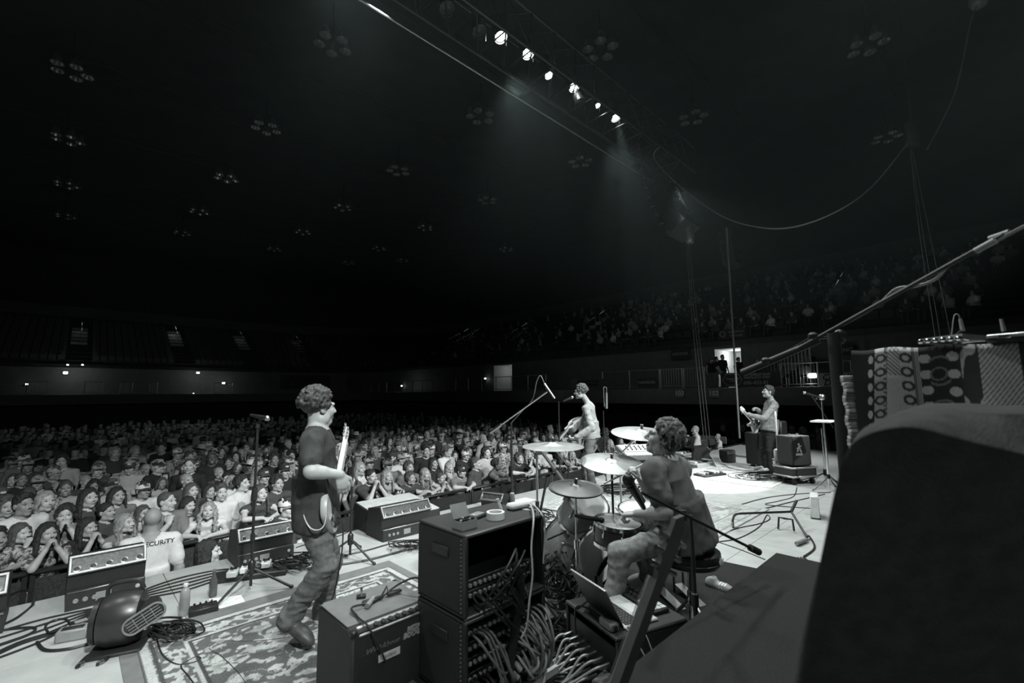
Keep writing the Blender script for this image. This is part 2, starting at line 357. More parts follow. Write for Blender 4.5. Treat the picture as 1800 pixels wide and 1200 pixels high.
def railing(x0, x1, label, dense=True):
    p0, s0_ = bowl_at(x0, 688, .25); p1, s1_ = bowl_at(x1, 688, .25); p0.z = p1.z = 1.86; d = p1-p0; L = d.length
    t_ = thing('railing', label, 'railing', p0, math.atan2(d.y, d.x)); m = MB()
    m.cyl((0, 0, 1.05), (L, 0, 1.05), .024, n=6); m.build('top_rail', STEELP, t_); m = MB(); m.cyl((0, 0, .12), (L, 0, .12), .018, n=6); m.build('bottom_rail', STEELP, t_)
    n = max(1, int(L/1.6))
    for i in range(n+1): m = MB(); m.cyl((L*i/n, 0, 0), (L*i/n, 0, 1.07), .028, n=6); m.build('post', STEELP, t_)
    if dense:
        m = MB()
        for i in range(int(L/.14)): m.cyl((.07+i*.14, 0, .12), (.07+i*.14, 0, 1.05), .011, n=4, caps=False)
        m.build('bars', STEELP, t_)['kind'] = 'stuff'
for x0, x1, lb, dn in [(46, 82, 'barred railing at left end of the far concourse', 1), (148, 180, 'barred railing left of the far tunnel gate', 1), (210, 232, 'barred railing just left of the centre gap of the far concourse', 1), (262, 276, 'short barred railing right of the centre gap', 1), (376, 408, 'barred railing at the right end of the far concourse', 1),
    (640, 760, 'open railing under the narrow lit doorway', 0), (780, 960, 'open railing behind the overhead microphone', 0), (1060, 1160, 'open railing behind the singer', 0), (1162, 1200, 'barred railing left of the hanging cable', 1), (1203, 1240, 'tall barred railing beside the section sign', 1), (1374, 1440, 'barred railing between banner and bright lamp', 1), (1441, 1500, 'barred railing behind the white banner', 0)]: railing(x0, x1, lb, dn)
def banner(x0, x1, y0, y1, label, ma, lines, off=.12):
    p0, sd = bowl_at(x0, (y0+y1)/2, off); p1, _ = bowl_at(x1, (y0+y1)/2, off); zt = bowl_at((x0+x1)/2, y0, off)[0].z; zb = bowl_at((x0+x1)/2, y1, off)[0].z
    d = p1-p0; d.z = 0; L = d.length; H = zt-zb; c = (p0+p1)/2; c.z = (zt+zb)/2; t_ = thing('banner', label, 'banner', c, math.atan2(d.y, d.x)); m = MB(); m.box((0, 0, 0), (L, .03, H), 0); m.build('sheet', ma, t_)
    for tx, sz, fx, fz, sh, ink in lines: text_mesh('lettering', tx, sz*H, frame((fx*L, -.025, fz*H), (1, 0, 0), (0, 0, 1)), ink, t_, depth=.004, shear=sh, bold=.004)
    return t_, L, H
t_, L, H = banner(1268, 1373, 654, 679, 'dark banner with hexagon outline and phone number on the concourse railing', BANNER, [('153 HAMBLEY BLVD', .2, .12, .32, 0, INK), ('PIKEVILLE KY 41501', .2, .12, .12, 0, INK), ('606-432-81', .36, .1, -.25, 0, INK), ('Community\nTrust', .2, -.3, .0, .3, INK)])
m = MB(); m.tube([(-.3*L+math.cos(a)*.17*L*(1.0 if abs(math.cos(a)) > .9 else 1.25), -.03, math.sin(a)*H*.46) for a in [i*PI/3 for i in range(7)]], .02, 4); m.build('hexagon_outline', INK, t_)
banner(1441, 1502, 655, 681, 'white banner with heavy slanted black script behind the railing', BANNERW, [('Craig K', .55, 0, .22, .35, INKD), ('Dennis', .55, 0, -.18, .35, INKD), ('639-43', .2, .25, -.42, 0, INKD)])
banner(1246, 1264, 684, 699, 'pale number plate reading 102 on the concourse front', mat('plate_grey', .22, .7), [('102', .8, 0, 0, 0, PAPER)], -.03)
banner(1188, 1201, 684, 699, 'dim number plate reading 103 on the concourse front', mat('plate_grey', .22, .7), [('103', .8, 0, 0, 0, PAPER)], -.03)
banner(494, 580, 659, 679, 'grey sponsor banner with slanted emblem on the far corner', mat('banner_grey', .10, .7), [('PIKEVILLE', .42, .05, .12, .3, INKD), ('—————————', .25, .05, -.3, 0, INKD), ('7', .9, -.35, 0, .4, INKD)])
banner(1180, 1212, 612, 632, 'dim dark banner lettered HONORE above the concourse', BANNER, [('HONORE', .34, 0, 0, 0, INK)], 2.7)
banner(1475, 1500, 606, 624, 'dark banner lettered EMC over the concourse doorway', BANNER, [('EMC', .55, 0, 0, 0, INK)], 2.7)
banner(1122, 1156, 664, 680, 'dark banner with pale capitals and round emblem behind the keyboard', BANNER, [('HARVESTER', .38, -.05, 0, 0, INK)])
banner(1004, 1067, 666, 681, 'grey banner with two lines of lettering behind the singer', mat('banner_grey', .10, .7), [('EAST KENTUCKY', .4, 0, .22, 0, INKD), ('MINI STORAGE', .4, 0, -.2, 0, INKD)])
banner(1262, 1312, 578, 596, 'dark sign with round letter emblem above the bright doorway', BANNER, [('Q', .8, -.33, .05, 0, INK), ('Wendell Ford', .25, .15, .2, 0, INK), ('Community', .25, .15, -.15, 0, INK)], 2.7)
# stairs of the aisles, lit by unseen spots added above them
for i, (x, y, lean, lb) in enumerate(STAIRS):
    r = 4.5; p, side = bowl_at(x, y, 3.0+r*.85); row = (p.z-4.5)/.42; ii = int(round(min(NR-3, max(2, row))))
    if side: a = p.dot(NN); P = lambda off, z, w=0: st(SR+off, a+w, z)
    else: a = p.dot(UU); P = lambda off, z, w=0: st(a+w, TF+off, z)
    bz = P(3.0+(ii-2)*.85, 4.5+(ii-2)*.42); t_ = thing('aisle_stair', lb, 'stairs', bz, TH if not side else TH-PI/2)
    for k in range(5): m = MB(); m.box((0, k*.85+.35, k*.42+.12), (1.15, .8, .24), .01); m.build('step', STEPM, t_)
    m = MB(); m.tube([(.1, 0, .95), (.1, 1.6, 1.75)], .03, 6); m.tube([(.1, 2.2, 2.05), (.1, 4.0, 2.95)], .03, 6); m.build('handrail', STEELP, t_)
    for k in (0, 1.6, 2.2, 4.0): m = MB(); m.cyl((.1, k, k*.49-.0), (.1, k, k*.49+.95), .025, n=6); m.build('post', STEELP, t_)
    W = xf(t_); sp = spot('stair_fill', W @ Vector((0, 3.2, 5.0)), W @ Vector((0, 1.8, 1.0)), (180, 520, 150, 130, 90, 300, 60, 110, 130, 50)[i], 34, .8, .1)  # unseen spot added to brighten these steps
for t_ in (7.0, 13.0, 20.0):  # added fill lights without fixtures, lifting the right-hand fascia and railings
    l = bpy.data.lights.new('concourse_lamp_or_fill', 'POINT'); l.energy = 17; l.shadow_soft_size = .3; l.color = (.95, 1, .98); lo = bpy.data.objects.new('concourse_lamp_or_fill', l); COL.objects.link(lo); lo.location = st(SR-2.2, t_, 3.9)
# steps from the concourse up to the stand, and loose chairs behind the railing
p0, _ = bowl_at(1335, 650, 2.3); a0 = p0.dot(NN); sx = thing('concourse_stair', 'concrete steps with barred rail climbing right of the bright doorway', 'stairs', st(SR+2.3, a0, 1.86), TH-PI/2)
for k in range(8): m = MB(); m.box((.15+k*.3, 0, (k+1)*.16), (.3, 1.0, (k+1)*.32 if False else .32), .01); m.build('step', CONC, sx)
for y in (-.5, .5): m = MB(); m.tube([(0, y, 1.0), (2.4, y, 2.3), (3.6, y, 2.3)], .03, 6); m.build('handrail', STEELP, sx)
m = MB()
for k in range(16): m.cyl((.1+k*.15, -.5, .1+k*.08), (.1+k*.15, -.5, 1.03+k*.081), .012, n=4, caps=False)
m.build('bars', STEELP, sx)['kind'] = 'stuff'
for k in (0, 2.4, 3.6): m = MB(); m.cyl((k, -.5, 0), (k, -.5, 1.0+min(k, 2.4)*.54), .03, n=6); m.build('post', STEELP, sx)
for px, w1 in ((1312, 'leftmost'), (1348, 'second from left'), (1376, 'third from left'), (1418, 'rightmost')):
    p, _ = bowl_at(px, 668, .9); t_ = thing('chair', f'{w1} of four dark chairs behind the concourse railing', 'chair', (p.x, p.y, 1.86), TH-PI/2+PI)
    m = MB(); m.box((0, 0, .45), (.44, .44, .05), .015); m.build('seat', BLACK, t_); m = MB(); m.box((0, .21, .75), (.44, .05, .4), .03); m.build('backrest', BLACK, t_)
    for x in (-.19, .19):
        for y in (-.18, .2): m = MB(); m.cyl((x, y, 0), (x, y, .44), .014, n=6); m.build('leg', STEELP, t_)
# lamps hung under the roof
HL = [(125, 125), (118, 245), (117, 325), (115, 380), (585, 78), (468, 225), (398, 313), (350, 372), (320, 410), (845, 205), (700, 300), (603, 365), (533, 408), (482, 438), (1218, 207), (1020, 285), (857, 352), (748, 400), (667, 437), (612, 462), (1055, 88), (1525, 80), (1558, 242), (890, 438), (708, 458)]
LAMPSH = mat('lamp_reflector', 0.75, 0.33, 0.9, noise=(6, .3)); LAMPB = mat('lamp_bulb', 0.8, 0.08, 0.2)
proto = None
NTH = ['nearest', 'second', 'third', 'fourth', 'fifth', 'sixth']
HLL = [f'{NTH[k]} lamp cluster of the {r} roof row, counted away from the stage' for r, n in (('leftmost', 4), ('second', 5), ('middle', 5), ('fourth', 6)) for k in range(n)]+['lamp cluster half hidden behind the lighting truss', 'large lamp cluster at the upper right of the roof', 'faint lamp cluster left of the upper right hoist', 'tiny lamp cluster deep under the roof right of the middle row', 'tiny faint lamp cluster deepest in the roof centre']
for i, (x, y) in enumerate(HL):
    p = ground(x, y, 15.6)
    if proto is None:
        proto = t_ = thing('house_light', HLL[0], 'lamp', p, TH, 'house light clusters under the roof')
        m = MB(); m.cyl((0, 0, .5), (0, 0, 1.85), .04, n=6)
        for k in range(5): a = k*2*PI/5; m.cyl((0, 0, .5), (.5*math.cos(a), .5*math.sin(a), .45), .025, n=5)
        m.build('bracket', BLACKM, t_)
        for k in range(5):
            a = k*2*PI/5; c = Vector((.52*math.cos(a), .52*math.sin(a), 0)); m = MB(); m.lathe([(.06, .45), (.1, .4), (.16, .22), (.21, .02), (.225, -.02), (.21, -.02), (.195, .02), (.13, .2), (.08, .36), (0, .38)], 16, Matrix.Translation(c)); sh = m.build('lamp_shade', LAMPSH, t_)
            m = MB(); m.ball(c+Vector((0, 0, .16)), (.06, .06, .1), 8); m.build('bulb', LAMPB, sh)
    else: o = copy_tree(proto); o.location = p; o['label'] = HLL[i]
# lighting truss along the stage front
tr = thing('lighting_truss', 'long black box truss carrying stage lamps over the stage front', 'truss', st(2, TT, TZ+.5), TH)
ch = [(-.35, -.35), (.35, -.35), (.35, .35), (-.35, .35)]; L0, L1 = -13, 9.5
for y, z in ch: m = MB(); m.cyl((L0, y, z), (L1, y, z), .03, n=8); m.build('chord', BLACKM, tr)
m = MB(); x = L0
while x < L1-.6:
    for k in range(4): a, b = ch[k], ch[(k+1) % 4]; m.cyl((x, *a), (x+.6, *b), .014, n=5, caps=False); m.cyl((x, *a), (x, *b), .014, n=5, caps=False)
    x += .6
m.build('lacing', BLACKM, tr)['kind'] = 'stuff'
m = MB(); m.cyl((L0, .75, -.3), (L1+1, .75, -.3), .024, n=8); m.build('front_pipe', STEEL, tr)
for x in (-12, -8, -4, 0, 4, 8): m = MB(); m.box((x, .55, -.28), (.05, .5, .05), .01); m.build('outrigger', BLACKM, tr)
def stage_light(px, py, label, lit=True, aim=(0, -.45, -1), r=.1, small=False):
    p = atT(px, py, TT); p.z = min(p.z, TZ+.45); t_ = thing('stage_light', label, 'stage light', p, TH, None); a = Vector(aim).normalized(); M = frame((0, 0, 0), a.orthogonal(), a.cross(a.orthogonal()))
    if M.col[2].to_3d().dot(a) < 0: M = M @ Matrix.Rotation(PI, 4, 'X')
    m = MB(); m.lathe([(.03, -.34), (.07, -.32), (r*1.05, -.22), (r*1.12, .0), (r*1.2, .02), (r*1.12, .02), (r, -.01)], 18, M); m.build('lamp_can', BLACK, t_)
    m = MB(); m.lathe([(r, -.015), (r*.6, .0), (0, .006)], 18, M); m.build('lens', LAMPON if lit else BLACKM, t_)
    m = MB(); y_ = r*1.35; m.tube([(y_, 0, -.1), (y_, 0, .22), (0, 0, .3), (-y_, 0, .22), (-y_, 0, -.1)], .012, 5); m.build('yoke', BLACKM, t_)
    m = MB(); m.box((0, 0, .36), (.05, .05, .12), .01); m.build('clamp', BLACKM, t_); return t_
stage_light(880, 65, 'lit stage lamp nearest the top of the truss'); stage_light(928, 94, 'second lit stage lamp down the truss', ); stage_light(964, 132, 'small lit lamp casting a visible beam from the truss', r=.07); stage_light(1009, 147, 'lit stage lamp in the middle of the truss')
stage_light(1050, 185, 'smallest lit lamp near the far end of the truss', r=.055); stage_light(1082, 193, 'lit stage lamp at the far end of the truss')
stage_light(785, 15, 'unlit black lamp at the top edge of the truss', False); stage_light(842, 55, 'unlit black lamp left of the first lit lamp', False); stage_light(1020, 180, 'unlit black lamp below the middle lit lamp', False)
# hanging loudspeakers, hoists and cables
def array(px, py, Y, n, w, h, label, curve, grp):
    p = at(px, py, Y); t_ = thing('line_array', label, 'loudspeaker', p, TH+PI); x = 0; y = 0; z = 0; a = .05
    for i in range(n):
        M = Matrix.Translation((0, y, z)) @ Matrix.Rotation(a, 4, 'X'); m = MB(); m.prism([M @ Vector(q) for q in ((-w/2, -.3, -h*.48), (w/2, -.3, -h*.48), (w/2, -.3, h*.48), (-w/2, -.3, h*.48))], (0, 0, 0), M.to_3x3() @ Vector((0, .6, 0))); sb = m.build('speaker_box', BLACK, t_)
        m = MB(); m.add([M @ Vector(q) for q in ((-w/2+.02, -.305, -h*.42), (w/2-.02, -.305, -h*.42), (w/2-.02, -.305, h*.42), (-w/2+.02, -.305, h*.42))], [(0, 1, 2, 3)]); m.build('grille', GREY if False else BLACKM, sb)
        for q in (-1, 1):
            m = MB(); m.box(M @ Vector((q*w/2, -.2, 0)), (.03, .1, h*.7), .004); m.build('rigging_plate', STEEL, sb)
            m = MB(); m.box(M @ Vector((q*w*.3, .305, 0)), (.12, .012, .12), .004); m.build('handle_plate', STEEL, sb)
        z -= h*math.cos(a); y -= h*math.sin(a)*-1; a -= curve
array(1148, 262, 12.6, 10, .95, .3, 'curved column of black loudspeakers hung at the far end of the truss', -.055, None)
array(1282, 415, 20, 5, 1.15, .32, 'second dim column of loudspeakers hanging beyond the first', -.02, None)
def cable_thing(name, label, cat, pts, r, ma, k=6, n=5, group=None):
    pts = crom(pts, k); b = min(pts, key=lambda p: p.z); t_ = MB(); t_.tube([p-b for p in pts], r, n); o = t_.build(name, ma, recalc=False); o.location = b; return tag(o, label, cat, group)
hm = at(1212, 410, 12); t_ = thing('chain_hoist', 'pale chain hoist motor hanging on its chain by the loudspeakers', 'hoist', hm); m = MB(); m.lathe([(.02, .28), (.11, .25), (.13, .05), (.13, -.2), (.1, -.27), (0, -.28)], 14); m.build('motor', ALU, t_)
m = MB(); q = at(1192, 240, 12)-hm; m.cyl((-.0, 0, .28), q, .014, n=6); m.build('chain', STEEL, t_); m = MB(); m.box((-.03, 0, .4), (.16, .1, .26), .03); m.build('chain_bag', BLACKM, t_)
for dx, lb in ((0, 'left'), (5, 'middle'), (10, 'right')):
    cable_thing('drop_cable', f'{lb} of three thick grey cables dropping from the hoist to the stage edge', 'cable', [at(1206+dx*.6, 425, 12.1), at(1213+dx*.8, 520, 12.1), at(1224+dx, 640, 12.2), at(1237+dx*1.1, 772, 12.6)], .011, mat('cable_dim', .09, .5))
cable_thing('hanging_pipe', 'thin upright grey pipe rising from the stage behind the guitarist', 'pipe', [at(1277, 400, 13.2), at(1300, 770, 13.4)], .03, GREY, 2, 8)
cable_thing('swag_cable', 'long cable swagged in an arc from the truss end to the upper right', 'cable', [st(9.6, TT-.35, 7.45), at(1150, 278, 10.5), at(1195, 327, 10), at(1270, 380, 9.5), at(1340, 400, 9.0), at(1400, 398, 8.6), at(1470, 372, 8.2), at(1530, 330, 8.0), at(1585, 265, 7.8), at(1601, 243, 7.8)], .015, CABLEG, 8)
t_ = thing('chain_hoist', 'dark hoist motor at upper right where the swagged cable ends', 'hoist', at(1605, 235, 7.8)); m = MB(); m.lathe([(.02, .25), (.1, .23), (.12, .05), (.12, -.15), (.09, -.22), (0, -.22)], 14); m.build('motor', BLACKM, t_); m = MB(); m.cyl((0, 0, .25), (0, 0, 17.4-t_.location.z), .012, n=6); m.build('chain', BLACKM, t_)
for dx, lb in ((0, 'left'), (6, 'middle'), (18, 'right')): cable_thing('drop_cable', f'{lb} of three thin cables dropping from the upper right hoist', 'cable', [at(1600+dx*.2, 262, 7.8), at(1618+dx, 420, 7.8), at(1648+dx*1.6, 620, 7.9), at(1682+dx*2, 862, 7.95)], .006, MATS['cable_dim'])
cable_thing('hanging_cable', 'cable hanging from the fixture in the top right corner', 'cable', [at(1720, 4, 7.4), at(1706, 40, 7.4), at(1690, 120, 7.5), at(1672, 180, 7.6), at(1630, 262, 7.7)], .012, CABLEG)
t_ = thing('stage_light', 'pale fixture cut off by the top right corner', 'stage light', at(1720, 2, 7.4)); m = MB(); m.lathe([(.05, .3), (.12, .25), (.14, -.02), (.1, -.1), (0, -.12)], 14); m.build('lamp_can', ALU, t_); m = MB(); m.cyl((0, 0, .25), (0, 0, 17.4-t_.location.z), .02, n=6); m.build('hanger', BLACKM, t_)

# haze hanging in the air over stage and floor
m = MB(); m.box(st(3, 20, 9.8), (42, 62, 13.6), M=RM); o = m.build('haze', BLACK); hz = bpy.data.materials.new('haze'); hz.use_nodes = True; nt = hz.node_tree; nt.nodes.remove(nt.nodes['Principled BSDF']); vs_ = nt.nodes.new('ShaderNodeVolumeScatter'); vs_.inputs['Density'].default_value = .0013; vs_.inputs['Anisotropy'].default_value = .35; vs_.inputs['Color'].default_value = (.8, 1, .98, 1)
nt.links.new(vs_.outputs[0], nt.nodes['Material Output'].inputs['Volume']); o.data.materials.clear(); o.data.materials.append(hz); tag(o, 'thin haze hanging in the beams under the roof', 'haze', kind='stuff')
# ---------------------------------------------------------------- smooth bodies: one continuous surface grown from blended limbs
class Body:
    def __init__(s, h=0.012): s.h = h; s.P = []; s.fine = []
    def _add(s, kind, lo, hi, k, mid, sub, data): s.P.append((kind, np.array(lo, float), np.array(hi, float), k, mid, sub, data)); return s
    def cap(s, a, b, ra, rb=None, k=0.02, mid=0, sub=False):
        a = np.array(a, float); b = np.array(b, float); rb = ra if rb is None else rb; r = max(ra, rb)
        return s._add('c', np.minimum(a, b)-r, np.maximum(a, b)+r, k, mid, sub, (a, b, ra, rb))
    def ell(s, c, r, k=0.02, mid=0, sub=False, R=None):
        c = np.array(c, float); r = np.array(r, float)*np.ones(3); R = np.eye(3) if R is None else np.array(R, float)
        e = np.sqrt(((R*r[None, :])**2).sum(1)); return s._add('e', c-e, c+e, k, mid, sub, (c, r, R))
    def tub(s, c, a, b, hz, k=0.01, mid=0, R=None, taper=0.0, sub=False):
        c = np.array(c, float); R = np.eye(3) if R is None else np.array(R, float); m = max(a, b)*(1+abs(taper))
        e = np.sqrt(((R*np.array([m, m, hz])[None, :])**2).sum(1)); return s._add('t', c-e, c+e, k, mid, sub, (c, a, b, hz, R, taper))
    def finebox(s, c, r, h): s.fine.append((np.array(c, float)-r, np.array(c, float)+r, h)); return s
    def mesh(s):
        lo = np.min([p[1] for p in s.P if not p[5]], 0)-0.03; hi = np.max([p[2] for p in s.P if not p[5]], 0)+0.03
        ax = []
        for d in range(3):
            x = [lo[d]]
            while x[-1] < hi[d]:
                hh = s.h
                for f in s.fine:
                    if f[0][d] <= x[-1] <= f[1][d]: hh = min(hh, f[2])
                x.append(x[-1]+hh)
            ax.append(np.array(x))
        sh = tuple(len(a) for a in ax); D = np.full(sh, 1.0, np.float32); M = np.zeros(sh, np.uint8)
        for kind, l, h_, k, mid, sub, dt in s.P:
            mg = k+3*s.h; sl = []
            for d in range(3):
                i0 = np.searchsorted(ax[d], l[d]-mg); i1 = np.searchsorted(ax[d], h_[d]+mg); sl.append(slice(i0, max(i1, i0+1)))
            sl = tuple(sl); X = ax[0][sl[0]][:, None, None]; Y = ax[1][sl[1]][None, :, None]; Z = ax[2][sl[2]][None, None, :]
            if X.size == 0 or Y.size == 0 or Z.size == 0: continue
            if kind == 'c':
                a, b, ra, rb = dt; ab = b-a; L = max(ab.dot(ab), 1e-12)
                t = np.clip(((X-a[0])*ab[0]+(Y-a[1])*ab[1]+(Z-a[2])*ab[2])/L, 0, 1)
                d_ = np.sqrt((X-a[0]-t*ab[0])**2+(Y-a[1]-t*ab[1])**2+(Z-a[2]-t*ab[2])**2)-(ra+(rb-ra)*t)
            else:
                c, R = dt[0], dt[2] if kind == 'e' else dt[4]
                x, y, z = X-c[0], Y-c[1], Z-c[2]
                q = [x*R[0, i]+y*R[1, i]+z*R[2, i] for i in range(3)]
                if kind == 'e':
                    r = dt[1]; k0 = np.sqrt((q[0]/r[0])**2+(q[1]/r[1])**2+(q[2]/r[2])**2); k1 = np.sqrt((q[0]/r[0]**2)**2+(q[1]/r[1]**2)**2+(q[2]/r[2]**2)**2)
                    d_ = k0*(k0-1)/np.maximum(k1, 1e-9)
                else:
                    _, a, b, hz, _, tp = dt; sc = 1+tp*np.clip(-q[2]/hz, -1, 1)
                    dr = (np.sqrt((q[0]/(a*sc))**2+(q[1]/(b*sc))**2)-1)*min(a, b)*0.9; d_ = np.maximum(dr, np.abs(q[2])-hz)
            d_ = d_.astype(np.float32); D0 = D[sl]
            if sub:
                h = np.maximum(k-np.abs(D0+d_), 0)/k; D[sl] = np.maximum(D0, -d_)+h*h*k*0.25
            else:
                M[sl] = np.where(d_ < D0, mid, M[sl]); h = np.maximum(k-np.abs(D0-d_), 0)/k; D[sl] = np.minimum(D0, d_)-h*h*k*0.25
        return nets(D, M, ax)
def nets(D, M, ax):
    ins = D < 0; sh = D.shape; cs = (sh[0]-1, sh[1]-1, sh[2]-1)
    cid_all = []; pos_all = []; quads = []; qm = []
    lin = lambda i, j, k: (i*cs[1]+j)*cs[2]+k
    for d in range(3):
        a = [slice(None)]*3; b = [slice(None)]*3; a[d] = slice(0, -1); b[d] = slice(1, None)
        E = ins[tuple(a)] != ins[tuple(b)]; I = np.argwhere(E); J = I.copy(); J[:, d] += 1
        va = D[I[:, 0], I[:, 1], I[:, 2]]; vb = D[J[:, 0], J[:, 1], J[:, 2]]; t = va/(va-vb)
        pa = np.stack([ax[c][I[:, c]] for c in range(3)], 1); pb = np.stack([ax[c][J[:, c]] for c in range(3)], 1); p = pa+(pb-pa)*t[:, None]
        o1, o2 = (d+1) % 3, (d+2) % 3
        ok = (I[:, o1] > 0) & (I[:, o1] < cs[o1]) & (I[:, o2] > 0) & (I[:, o2] < cs[o2]); I, J, va, p = I[ok], J[ok], va[ok], p[ok]
        cell = []
        for x1, x2 in ((-1, -1), (0, -1), (0, 0), (-1, 0)):
            c = I.copy(); c[:, o1] += x1; c[:, o2] += x2; l = lin(c[:, 0], c[:, 1], c[:, 2]); cell.append(l); cid_all.append(l); pos_all.append(p)
        q = np.stack(cell, 1); fl = va > 0; q[fl] = q[fl][:, ::-1]; quads.append(q)
        inn = np.where((va < 0)[:, None], I, J); qm.append(M[inn[:, 0], inn[:, 1], inn[:, 2]])
    C = np.concatenate(cid_all); Pp = np.concatenate(pos_all); uq, inv = np.unique(C, return_inverse=True)
    cnt = np.bincount(inv); V = np.stack([np.bincount(inv, Pp[:, c])/cnt for c in range(3)], 1)
    Q = np.searchsorted(uq, np.concatenate(quads)); return V, Q, np.concatenate(qm)
def np_mesh(name, V, Q, m=None, mats=(), smooth=True):
    me = bpy.data.meshes.new(name); n = len(Q); k = Q.shape[1]
    me.vertices.add(len(V)); me.vertices.foreach_set('co', np.ascontiguousarray(V, np.float32).ravel())
    me.loops.add(n*k); me.loops.foreach_set('vertex_index', np.ascontiguousarray(Q, np.int32).ravel())
    me.polygons.add(n); me.polygons.foreach_set('loop_start', np.arange(0, n*k, k, dtype=np.int32))
    for x in mats: me.materials.append(x)
    if m is not None: me.polygons.foreach_set('material_index', np.ascontiguousarray(m, np.int32))
    me.update(calc_edges=True)
    if smooth: me.polygons.foreach_set('use_smooth', np.ones(n, bool))
    return me
def vnormals(V, Q):
    e = np.cross(V[Q[:, 2]]-V[Q[:, 0]], V[Q[:, 3]]-V[Q[:, 1]]); N = np.zeros_like(V)
    for c in range(4): np.add.at(N, Q[:, c], e)
    return N/np.maximum(np.linalg.norm(N, axis=1, keepdims=True), 1e-12)
def wrinkle(V, Q, m, ids, amp, scale, seed=0):
    """push cloth vertices in and out: soft folds"""
    N = vnormals(V, Q); w = np.zeros(len(V))
    for i in ids: w[Q[m == i].ravel()] = 1
    for i in set(np.unique(m))-set(ids): w[Q[m == i].ravel()] = 0
    p = V*np.array(scale); p = p+0.35*np.stack([vnoise(V*6, seed+3), vnoise(V*6+9, seed+4), vnoise(V*6+17, seed+5)], 1)
    d = 1-np.abs(vnoise(p, seed))*2.2+0.6*vnoise(p*2.1+5, seed+1)
    return V+N*(d*amp*w)[:, None]

SKIN, SHIRT, PANTS, SHOE, EYE, BROW, LIP = range(7)
A3 = lambda v: np.array(v, float)
def nrm(v): v = A3(v); return v/max(np.linalg.norm(v), 1e-9)
def head_frame(c, face, up=(0, 0, 1)):
    """columns: x (person's left), y (back), z (up)"""
    y = -nrm(face); z = A3(up); z = nrm(z-y*z.dot(y)); x = np.cross(y, z); return A3(c), np.stack([x, y, z], 1)
def add_head(B, c, R, S=1.0, fem=False, eyes=True):
    T = lambda p: c+R@(A3(p)*S)
    e = lambda p, r, k=0.02, mid=SKIN, sub=False: B.ell(T(p), A3(r)*np.ones(3)*S, k, mid, sub, R)
    j = 0.92 if fem else 1.0
    e((0, .018, .042), (.073, .092, .083)); e((0, -.02, -.03), (.06*j, .068, .085), .03); e((0, -.066, -.098), (.024*j, .022, .02), .035)
    for s_ in (-1, 1):
        e((s_*.036, -.06, -.025), (.026, .026, .028), .03); e((s_*.052*j, -.005, -.075), (.018, .035, .026), .03)
        B.cap(T((s_*.014, -.089, .026)), T((s_*.05, -.074, .024)), .011*S, .009*S, .014*S, SKIN)
    B.cap(T((0, -.09, .012)), T((0, -.111, -.028)), .0075*S, .0115*S, .014*S, SKIN); e((-.011, -.098, -.034), (.008, .009, .007), .006); e((.011, -.098, -.034), (.008, .009, .007), .006)
    for s_ in (-1, 1): e((s_*.031, -.103, .004), (.018, .018, .012), .012, SKIN, True)
    if eyes:
        for s_ in (-1, 1):
            e((s_*.031, -.0735, .004), (.0125, .0115, .0088), .002, EYE)
            B.cap(T((s_*.016, -.093, .026)), T((s_*.046, -.083, .03)), .0045*S, .0035*S, .003*S, BROW)
        B.cap(T((-.02, -.084, -.062)), T((.02, -.084, -.062)), .0075*S, .0075*S, .006*S, LIP); B.cap(T((-.013, -.087, -.072)), T((.013, -.087, -.072)), .0075*S, .0075*S, .005*S, LIP)
        B.cap(T((-.022, -.094, -.067)), T((.022, -.094, -.067)), .003*S, .003*S, .004*S, LIP, True)
    for s_ in (-1, 1):
        e((s_*.077, .012, -.004), (.009, .021, .033), .008); e((s_*.086, .006, .002), (.006, .011, .018), .006, SKIN, True)
def add_hand(B, w, d, palm, side, curl=0.5, S=1.0, spread=1.0, thumb=0.5, fr=0.0085):
    """w wrist, d hand direction, palm = palm normal, side = direction towards the thumb"""
    w = A3(w); d = nrm(d); n = A3(palm); n = nrm(n-d*d.dot(n)); t = A3(side); t = nrm(t-d*d.dot(t)-n*n.dot(t)); R = np.stack([t, d, n], 1)
    B.ell(w+d*.048*S, (.04*S, .055*S, .019*S), .012, SKIN, R=R)
    L = (.074, .082, .076, .06)
    for i in range(4):
        o = (1.5-i)*.0205*S*spread; cu = curl[i] if hasattr(curl, '__len__') else curl
        p = w+d*(.088-.006*abs(1.3-i))*S+t*o; q0 = w+d*.045*S+t*o*.8; B.cap(q0, p, .011*S, .0105*S, .008, SKIN); a = 0.0; rr = fr*1.12*S
        for sgm, fr_ in enumerate((.45, .32, .23)):
            a += cu*(1.0, 1.25, 0.9)[sgm]; v = d*math.cos(a)+n*math.sin(a); q = p+v*L[i]*fr_*S; B.cap(p, q, rr, rr*.92, .005, SKIN); p = q; rr *= .92
    p = w+d*.022*S+t*.026*S+n*.006*S; v = nrm(d*.75+t*.75+n*.25*thumb); q = p+v*.042*S; B.cap(p, q, .0135*S, .0115*S, .01, SKIN)
    v2 = nrm(d*.95+t*(.35-.5*thumb)+n*.6*thumb); q2 = q+v2*.032*S; B.cap(q, q2, .0112*S, .0095*S, .005, SKIN); B.cap(q2, q2+nrm(d+n*.5*thumb)*.022*S, .0095*S, .008*S, .005, SKIN)
